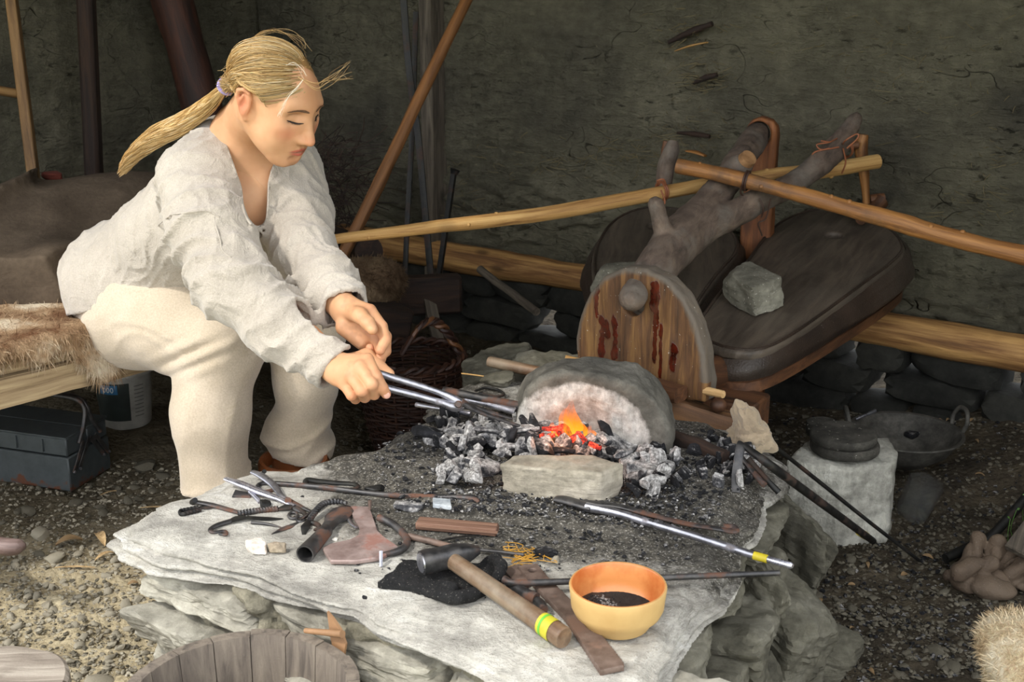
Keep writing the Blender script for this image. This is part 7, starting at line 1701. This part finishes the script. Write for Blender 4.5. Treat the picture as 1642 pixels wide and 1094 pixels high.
mb = MB(); C0 = at(1612, 882, z=.10); mb.prism([(0, 0), (.11, -.03), (.16, .16), (.05, .17)], .022, C0, np.stack([E1, (E2 * .8 + UP * .6), np.cross(E1, E2 * .8 + UP * .6)], 1), .003); tag(obj('grey_board', mb, M['old_wood']), 'grey worn board leaning at the right edge above the gloves', 'board')
g = np.random.RandomState(3)
pl_ = thing('green_plant', 'small green weed leaves poking out at the right edge', 'plant', tuple(at(1640, 830, z=.02)))
for (u, v, s, a) in ((1640, 802, .022, 60), (1630, 818, .010, 20), (1620, 832, .008, 140)):
    c = at(u, v, z=.13); d = np.array([math.cos(R(a)), .2, math.sin(R(a))]); d /= np.linalg.norm(d); s2 = np.cross(d, [0, -1, .3]); V = [c, c + d * s * .5 + s2 * s * .3, c + d * s, c + d * s * .5 - s2 * s * .3, c + d * s * .5 - np.array([0, .003, 0])]; mb = MB().add(V, [(0, 1, 4), (1, 2, 4), (2, 3, 4), (3, 0, 4)]); obj('leaf', mb, m_plain('leaf_green', hx('#4f7a2d'), .5) if u == 1640 else bpy.data.materials['leaf_green'], pl_)
    mb = MB(); mb.tube([c, c - UP * .05 + g.normal(0, .004, 3), np.array([c[0] + .03, c[1] + .01, .02])], .0008, 5, 3); obj('stem', mb, bpy.data.materials['leaf_green'], pl_)
sc_ = at(1668, 1070, z=.22); fx = Field(sc_ - np.array([.16, .2, .24]), sc_ + np.array([.2, .25, .1]), .008); fx.ell(sc_, (.085, .16, .05), np.stack([E2, E1, UP], 1) if 0 else None, .03); fx.ell(sc_ - UP * .10 + np.array([.01, 0, 0]), (.07, .15, .10), None, .04)
fursurf('sheepskin_fleece', 'pale woolly sheepskin edge in the lower right corner', fx, fur_mat('sheep_fleece', hx('#b79f7c'), hx('#d0bb98'), hx('#e0d0b2'), 18), 9000, .016, 8, .1)
mb = MB(); mb.tube([sc_ + np.array([.03, .02, -.25]), sc_ + np.array([.03, .02, -.10])], [.09, .09], 24); tag(obj('low_stool', mb, M['old_wood']), 'low round stool under the sheepskin', 'stool')

# ================================================================== lower left
ct = at(-18, 1098, z=.25); M['stump'] = m_wood('grey_chopping_block', hx('#857a6e'), hx('#aaa093'), hx('#5a5048'), .85, (60, 60, 5), .8)
V = []; n = 60; g = np.random.RandomState(6); rr = .118 + .006 * np.array([vnoise(np.array([math.cos(2 * math.pi * i / n) * 2, math.sin(2 * math.pi * i / n) * 2, 1.0]), 1.0, 5) for i in range(n)]); notch = np.array([.022 if 54 < i or i < 1 else 0 for i in range(n)])
rings = [(0.0, 0.0), (.5, 0.0), (.94, .0), (.99, -.005), (1.0, -.015), (1.01, -.12), (1.04, -.25)]; mb = MB(); Vr = []
for (k, z) in rings:
    for i in range(n): a = 2 * math.pi * i / n; r = (rr[i] - notch[i] * (z < -.001)) * k; Vr.append([r * math.cos(a), r * math.sin(a), z + (.0025 * vnoise(np.array([r * 30, a * 2, 0.0]), 1.0, 3) if k < 1 else 0)])
Vr = np.array(Vr); F = [((j * n + i), (j * n + (i + 1) % n), ((j + 1) * n + (i + 1) % n), ((j + 1) * n + i)) for j in range(len(rings) - 1) for i in range(n)]; mb.add(Vr + ct, F, Vr[:, [1, 2, 0]] * np.array([1, 1, .8])); tag(obj('chopping_block', mb, M['stump'], ang=35), 'weathered grey wooden block in the lower left corner', 'block')
pipe_c = [at(-60, 868, z=.17), at(0, 876, z=.165), at(30, 876, z=.163), at(41, 876, z=.162)]; mb = MB(); mb.tube(pipe_c, [.021, .019, .016, .006], 20, 5, bump=.12, bs=30); tag(obj('branch_end', mb, m_wood('purple_brown_bark', hx('#5e4c47'), hx('#84706a'), hx('#3c2f2b'), .5, (40, 40, 6), .6)), 'broken end of a smooth brown branch at the left edge', 'branch')
mb = MB(); mb.beam(at(-60, 880, z=.0), at(-60, 872, z=.16), .04, .04); tag(obj('branch_prop', mb, M['old_wood']), 'prop under the broken branch end', 'prop')
# stave bucket
kc = at(385, 1108, z=.315); KR = .168; KH = .30; bkt = thing('stave_bucket', 'grey wooden stave bucket standing in front of the forge', 'bucket', (kc[0], kc[1], kc[2] - KH)); NS = 17
M['stave'] = m_wood('grey_stave_wood', hx('#6a6056'), hx('#857a6c'), hx('#3f3933'), .8, (50, 50, 4), .7)
gs = np.random.RandomState(8)
for i in range(NS):
    a0, a1 = 2 * math.pi * (i + .012) / NS + .2, 2 * math.pi * (i + .988) / NS + .2; V = []; dz = gs.uniform(-.003, .003); m = 5
    for z, k in ((-KH, .86), (-.01, .995), (.0 + dz, 1.0)):
        for q in range(m):
            a = a0 + (a1 - a0) * q / (m - 1)
            for r in (KR * k, KR * k - .019): V.append([r * math.cos(a), r * math.sin(a), z])
    V = np.array(V); F = []; mm = m * 2
    for j in range(2):
        for q in range(m - 1):
            b = j * mm + q * 2; F += [(b, b + 2, b + mm + 2, b + mm), (b + 1, b + mm + 1, b + mm + 3, b + 3)]
        F += [(j * mm, j * mm + mm, j * mm + mm + 1, j * mm + 1), (j * mm + mm - 2, j * mm + mm - 1, j * mm + 2 * mm - 1, j * mm + 2 * mm - 2)]
    for q in range(m - 1): b = 2 * mm + q * 2; F += [(b, b + 2, b + 3, b + 1)]; b = q * 2; F += [(b, b + 1, b + 3, b + 2)]
    am = (a0 + a1) / 2; L = np.stack([V @ np.array([-math.sin(am), math.cos(am), 0]), V @ np.array([math.cos(am), math.sin(am), 0]), V[:, 2]], 1) + gs.uniform(-3, 3, 3)
    obj('stave', MB().add(V + kc, F, L), M['stave'], bkt, ang=30)
for z, rk in ((-.045, .985), (-.22, .90)):
    P = [kc + np.array([(KR * rk + .006) * math.cos(a), (KR * rk + .006) * math.sin(a), z]) for a in np.linspace(0, 2 * math.pi, 49)]; mb = MB(); mb.tube(P, .009, 8, flat=.35, hint=(0, 0, 1), caps=False); obj('hoop', mb, M['stave'], bkt)
mb = MB(); mb.lathe([(0, -.27), (.14, -.27), (.14, -.255), (0, -.255)], kc, None, 32); obj('bucket_bottom', mb, M['stave'], bkt)
mb = MB(); mb.lathe([(0, -.22), (.136, -.22)], kc, None, 40); t = NT('dirty_water'); M['water'] = t.out(hx('#14130f'), .06, None, spec=.5); obj('water', mb, M['water'], bkt)
# toggle and leather flap at the bucket's rim
M['tanl'] = m_plain('orange_tan_leather', hx('#94704f'), .6)
rc_ = kc + np.array([KR * math.cos(R(50)), KR * math.sin(R(50)), 0]); ro = np.array([math.cos(R(50)), math.sin(R(50)), 0]); rt = np.array([-ro[1], ro[0], 0])
mb = MB(); mb.tube([rc_ + rt * .05 + UP * .004 - ro * .004, rc_ + rt * .01 + UP * .014, rc_ - rt * .03 + UP * .026], [.0042, .005, .006], 10, 4); obj('toggle', mb, M['tanl'], bkt)
fo_ = [(.012, .045), (.002, .034), (-.012, .022), (-.026, .004), (-.024, -.018), (-.012, -.034), (.0, -.02), (.010, .0), (.014, .02)]
Vf = np.array([rc_ + ro * (.008 + .004 * math.sin(i)) + rt * a + UP * b for i, (a, b) in enumerate(fo_)]); n = len(Vf); nn = ro * .004; obj('leather_flap', MB().add(np.vstack([Vf, Vf + nn]), [tuple(range(n)), tuple(range(2 * n - 1, n - 1, -1))] + [(i, n + i, n + (i + 1) % n, (i + 1) % n) for i in range(n)]), M['tanl'], bkt)

# ================================================================== loose things on the ground
M['pebble_a'] = m_stone('grey_pebble', hx('#8b8474'), hx('#a9a290'), hx('#615b4e'), 40, .4, dist=.003); M['pebble_b'] = m_stone('dark_pebble', hx('#575246'), hx('#756f61'), hx('#3a362e'), 40, .4, dist=.003)
pm = []
for i in range(8):
    V, F = rockv((1, .78, .55), 500 + i, 2, 9, .07, 0, 10)
    for k in ('pebble_a', 'pebble_b'):
        me = bpy.data.meshes.new('pebble'); me.from_pydata(V.tolist(), [], F); me.materials.append(M[k]); me.polygons.foreach_set('use_smooth', [True] * len(me.polygons)); me.set_sharp_from_angle(angle=R(40)); pm.append(me)
gp = np.random.RandomState(17)
def addpeb(x, y, s, k): o = bpy.data.objects.new('pebble', pm[gp.randint(8) * 2 + k]); o.location = (x, y, groundz(x, y) + s * .2); o.scale = (s, s, s); o.rotation_euler = (gp.uniform(-.4, .4), gp.uniform(-.4, .4), gp.uniform(0, 6.28)); o.parent = floor; col.objects.link(o)
for (u, v, s, k) in ((65, 856, .024, 0), (91, 896, .021, 0), (62, 880, .014, 1), (45, 815, .022, 1), (120, 800, .02, 1), (165, 815, .018, 1), (205, 800, .016, 1), (235, 745, .03, 1), (260, 760, .022, 1), (215, 775, .016, 1), (118, 1008, .010, 0), (160, 1090, .028, 0), (1310, 950, .02, 1), (1500, 1050, .02, 1), (1530, 1075, .018, 1)): p = at(u, v, z=.01); addpeb(p[0], p[1], s, k)
FPL = poly_sdf(pc)
def onfloor(u, v):
    p = at(u, v, z=0); return p if FPL(p[0], p[1]) > .06 and np.dot(p - P0, E2) < -.06 else None
cnt = 0
while cnt < 270:
    lf = gp.rand() < .5; u, v = (gp.uniform(0, 330), gp.uniform(760, 1090)) if lf else (gp.uniform(1180, 1640), gp.uniform(660, 1094)); p = onfloor(u, v)
    if p is None: continue
    addpeb(p[0], p[1], gp.uniform(.006, .014), int((not lf) or v < 860)); cnt += 1
def regL(g):
    u, v = g.uniform(-10, 420), g.uniform(740, 1094); return onfloor(u, v)
def regR(g):
    u, v = g.uniform(1150, 1650), g.uniform(640, 1094); return onfloor(u, v)
def regM(g):
    u, v = g.uniform(380, 760), g.uniform(560, 760); return onfloor(u, v)
gz2 = lambda p: groundz(p[0], p[1])
litter('gravel', 7000, regL, gz2, .0015, .008, M['pebble_a'], None, floor, 31); litter('gravel', 2500, regL, gz2, .0015, .009, M['pebble_b'], None, floor, 32)
litter('gravel', 9000, regR, gz2, .0015, .009, M['pebble_b'], None, floor, 33); litter('coal_gravel', 3500, regR, gz2, .0015, .009, M['coal_black'], None, floor, 34); litter('gravel', 900, regM, gz2, .003, .012, M['pebble_b'], None, floor, 35)
M['dryleaf'] = m_plain('dry_leaf', hx('#8c7250'), .8); M['chipw'] = m_wood('wood_chip', hx('#a58a62'), hx('#c4a97e'), hx('#6b5233'), .8, (60, 60, 4), .3)
def leafy(u, v, L, W, a, bend, mat, name, label, cat='leaf'):
    c = at(u, v, z=.018); c[2] = groundz(c[0], c[1]) + .006; n = 9; V = []
    for i in range(n):
        q = i / (n - 1); w = W * math.sin(math.pi * min(max(q * .96 + .02, .02), .98)) ** .7
        for s in (-1, 0, 1): x, y = (q - .5) * L, s * w / 2; V.append([x * math.cos(a) - y * math.sin(a), x * math.sin(a) + y * math.cos(a), bend * math.sin(q * 3.1) + abs(s) * W * .18])
    V = np.array(V) + c; V2 = np.vstack([V, V - UP * .0012]); k = len(V); F = []
    for i in range(n - 1):
        for s in range(2): b = i * 3 + s; F += [(b, b + 1, b + 4, b + 3), (k + b, k + b + 3, k + b + 4, k + b + 1)]
    ring_ = [i * 3 for i in range(n)] + [n * 3 - 2] + [i * 3 + 2 for i in range(n - 1, -1, -1)] + [1]
    F += [(ring_[i], ring_[(i + 1) % len(ring_)], k + ring_[(i + 1) % len(ring_)], k + ring_[i]) for i in range(len(ring_))]
    return tag(obj(name, MB().add(V2, F), mat, ang=60), label, cat)
leafy(110, 864, .06, .026, .5, .012, M['dryleaf'], 'dry_leaf', 'curled dry brown leaf between the two round pebbles'); leafy(160, 856, .075, .022, -1.0, .016, M['chipw'], 'wood_chip', 'long pale wood chip on the ground left of the slab corner', 'chip')
leafy(168, 893, .05, .012, .9, .008, M['chipw'], 'wood_chip', 'narrow wood chip below the long one', 'chip'); leafy(120, 908, .09, .006, .0, .003, M['chipw'], 'wood_chip', 'thin straight splinter under the lower round pebble', 'chip')
leafy(213, 933, .022, .012, .3, .004, M['dryleaf'], 'dry_leaf', 'small orange-brown leaf by the base stones'); leafy(247, 804, .07, .006, .02, .003, M['chipw'], 'straw', 'yellow straw on the ground left of the near leg', 'straw')
leafy(175, 780, .05, .004, .6, .004, M['chipw'], 'straw', 'short yellow straw in front of the toolbox', 'straw')
gl = np.random.RandomState(41); tmpl = leafy(1560, 680, .03, .016, .4, .006, M['dryleaf'], 'dry_leaf', 'dry leaf or chip on the dark ground at the right', 'leaf'); tmpl['group'] = 'dry leaves on the dark ground at the right'
for i in range(34):
    u, v = gl.uniform(1440, 1640), gl.uniform(640, 790)
    if i > 22: u, v = gl.uniform(1280, 1620), gl.uniform(880, 1090)
    p = onfloor(u, v)
    if p is None: continue
    o = tmpl.copy(); o.location = (p[0], p[1], groundz(p[0], p[1]) + .004); o.rotation_euler = (gl.uniform(-.3, .3), gl.uniform(-.3, .3), gl.uniform(0, 6.3)); s = gl.uniform(.4, 1.0); o.scale = (s, s * gl.uniform(.4, 1), s); col.objects.link(o)
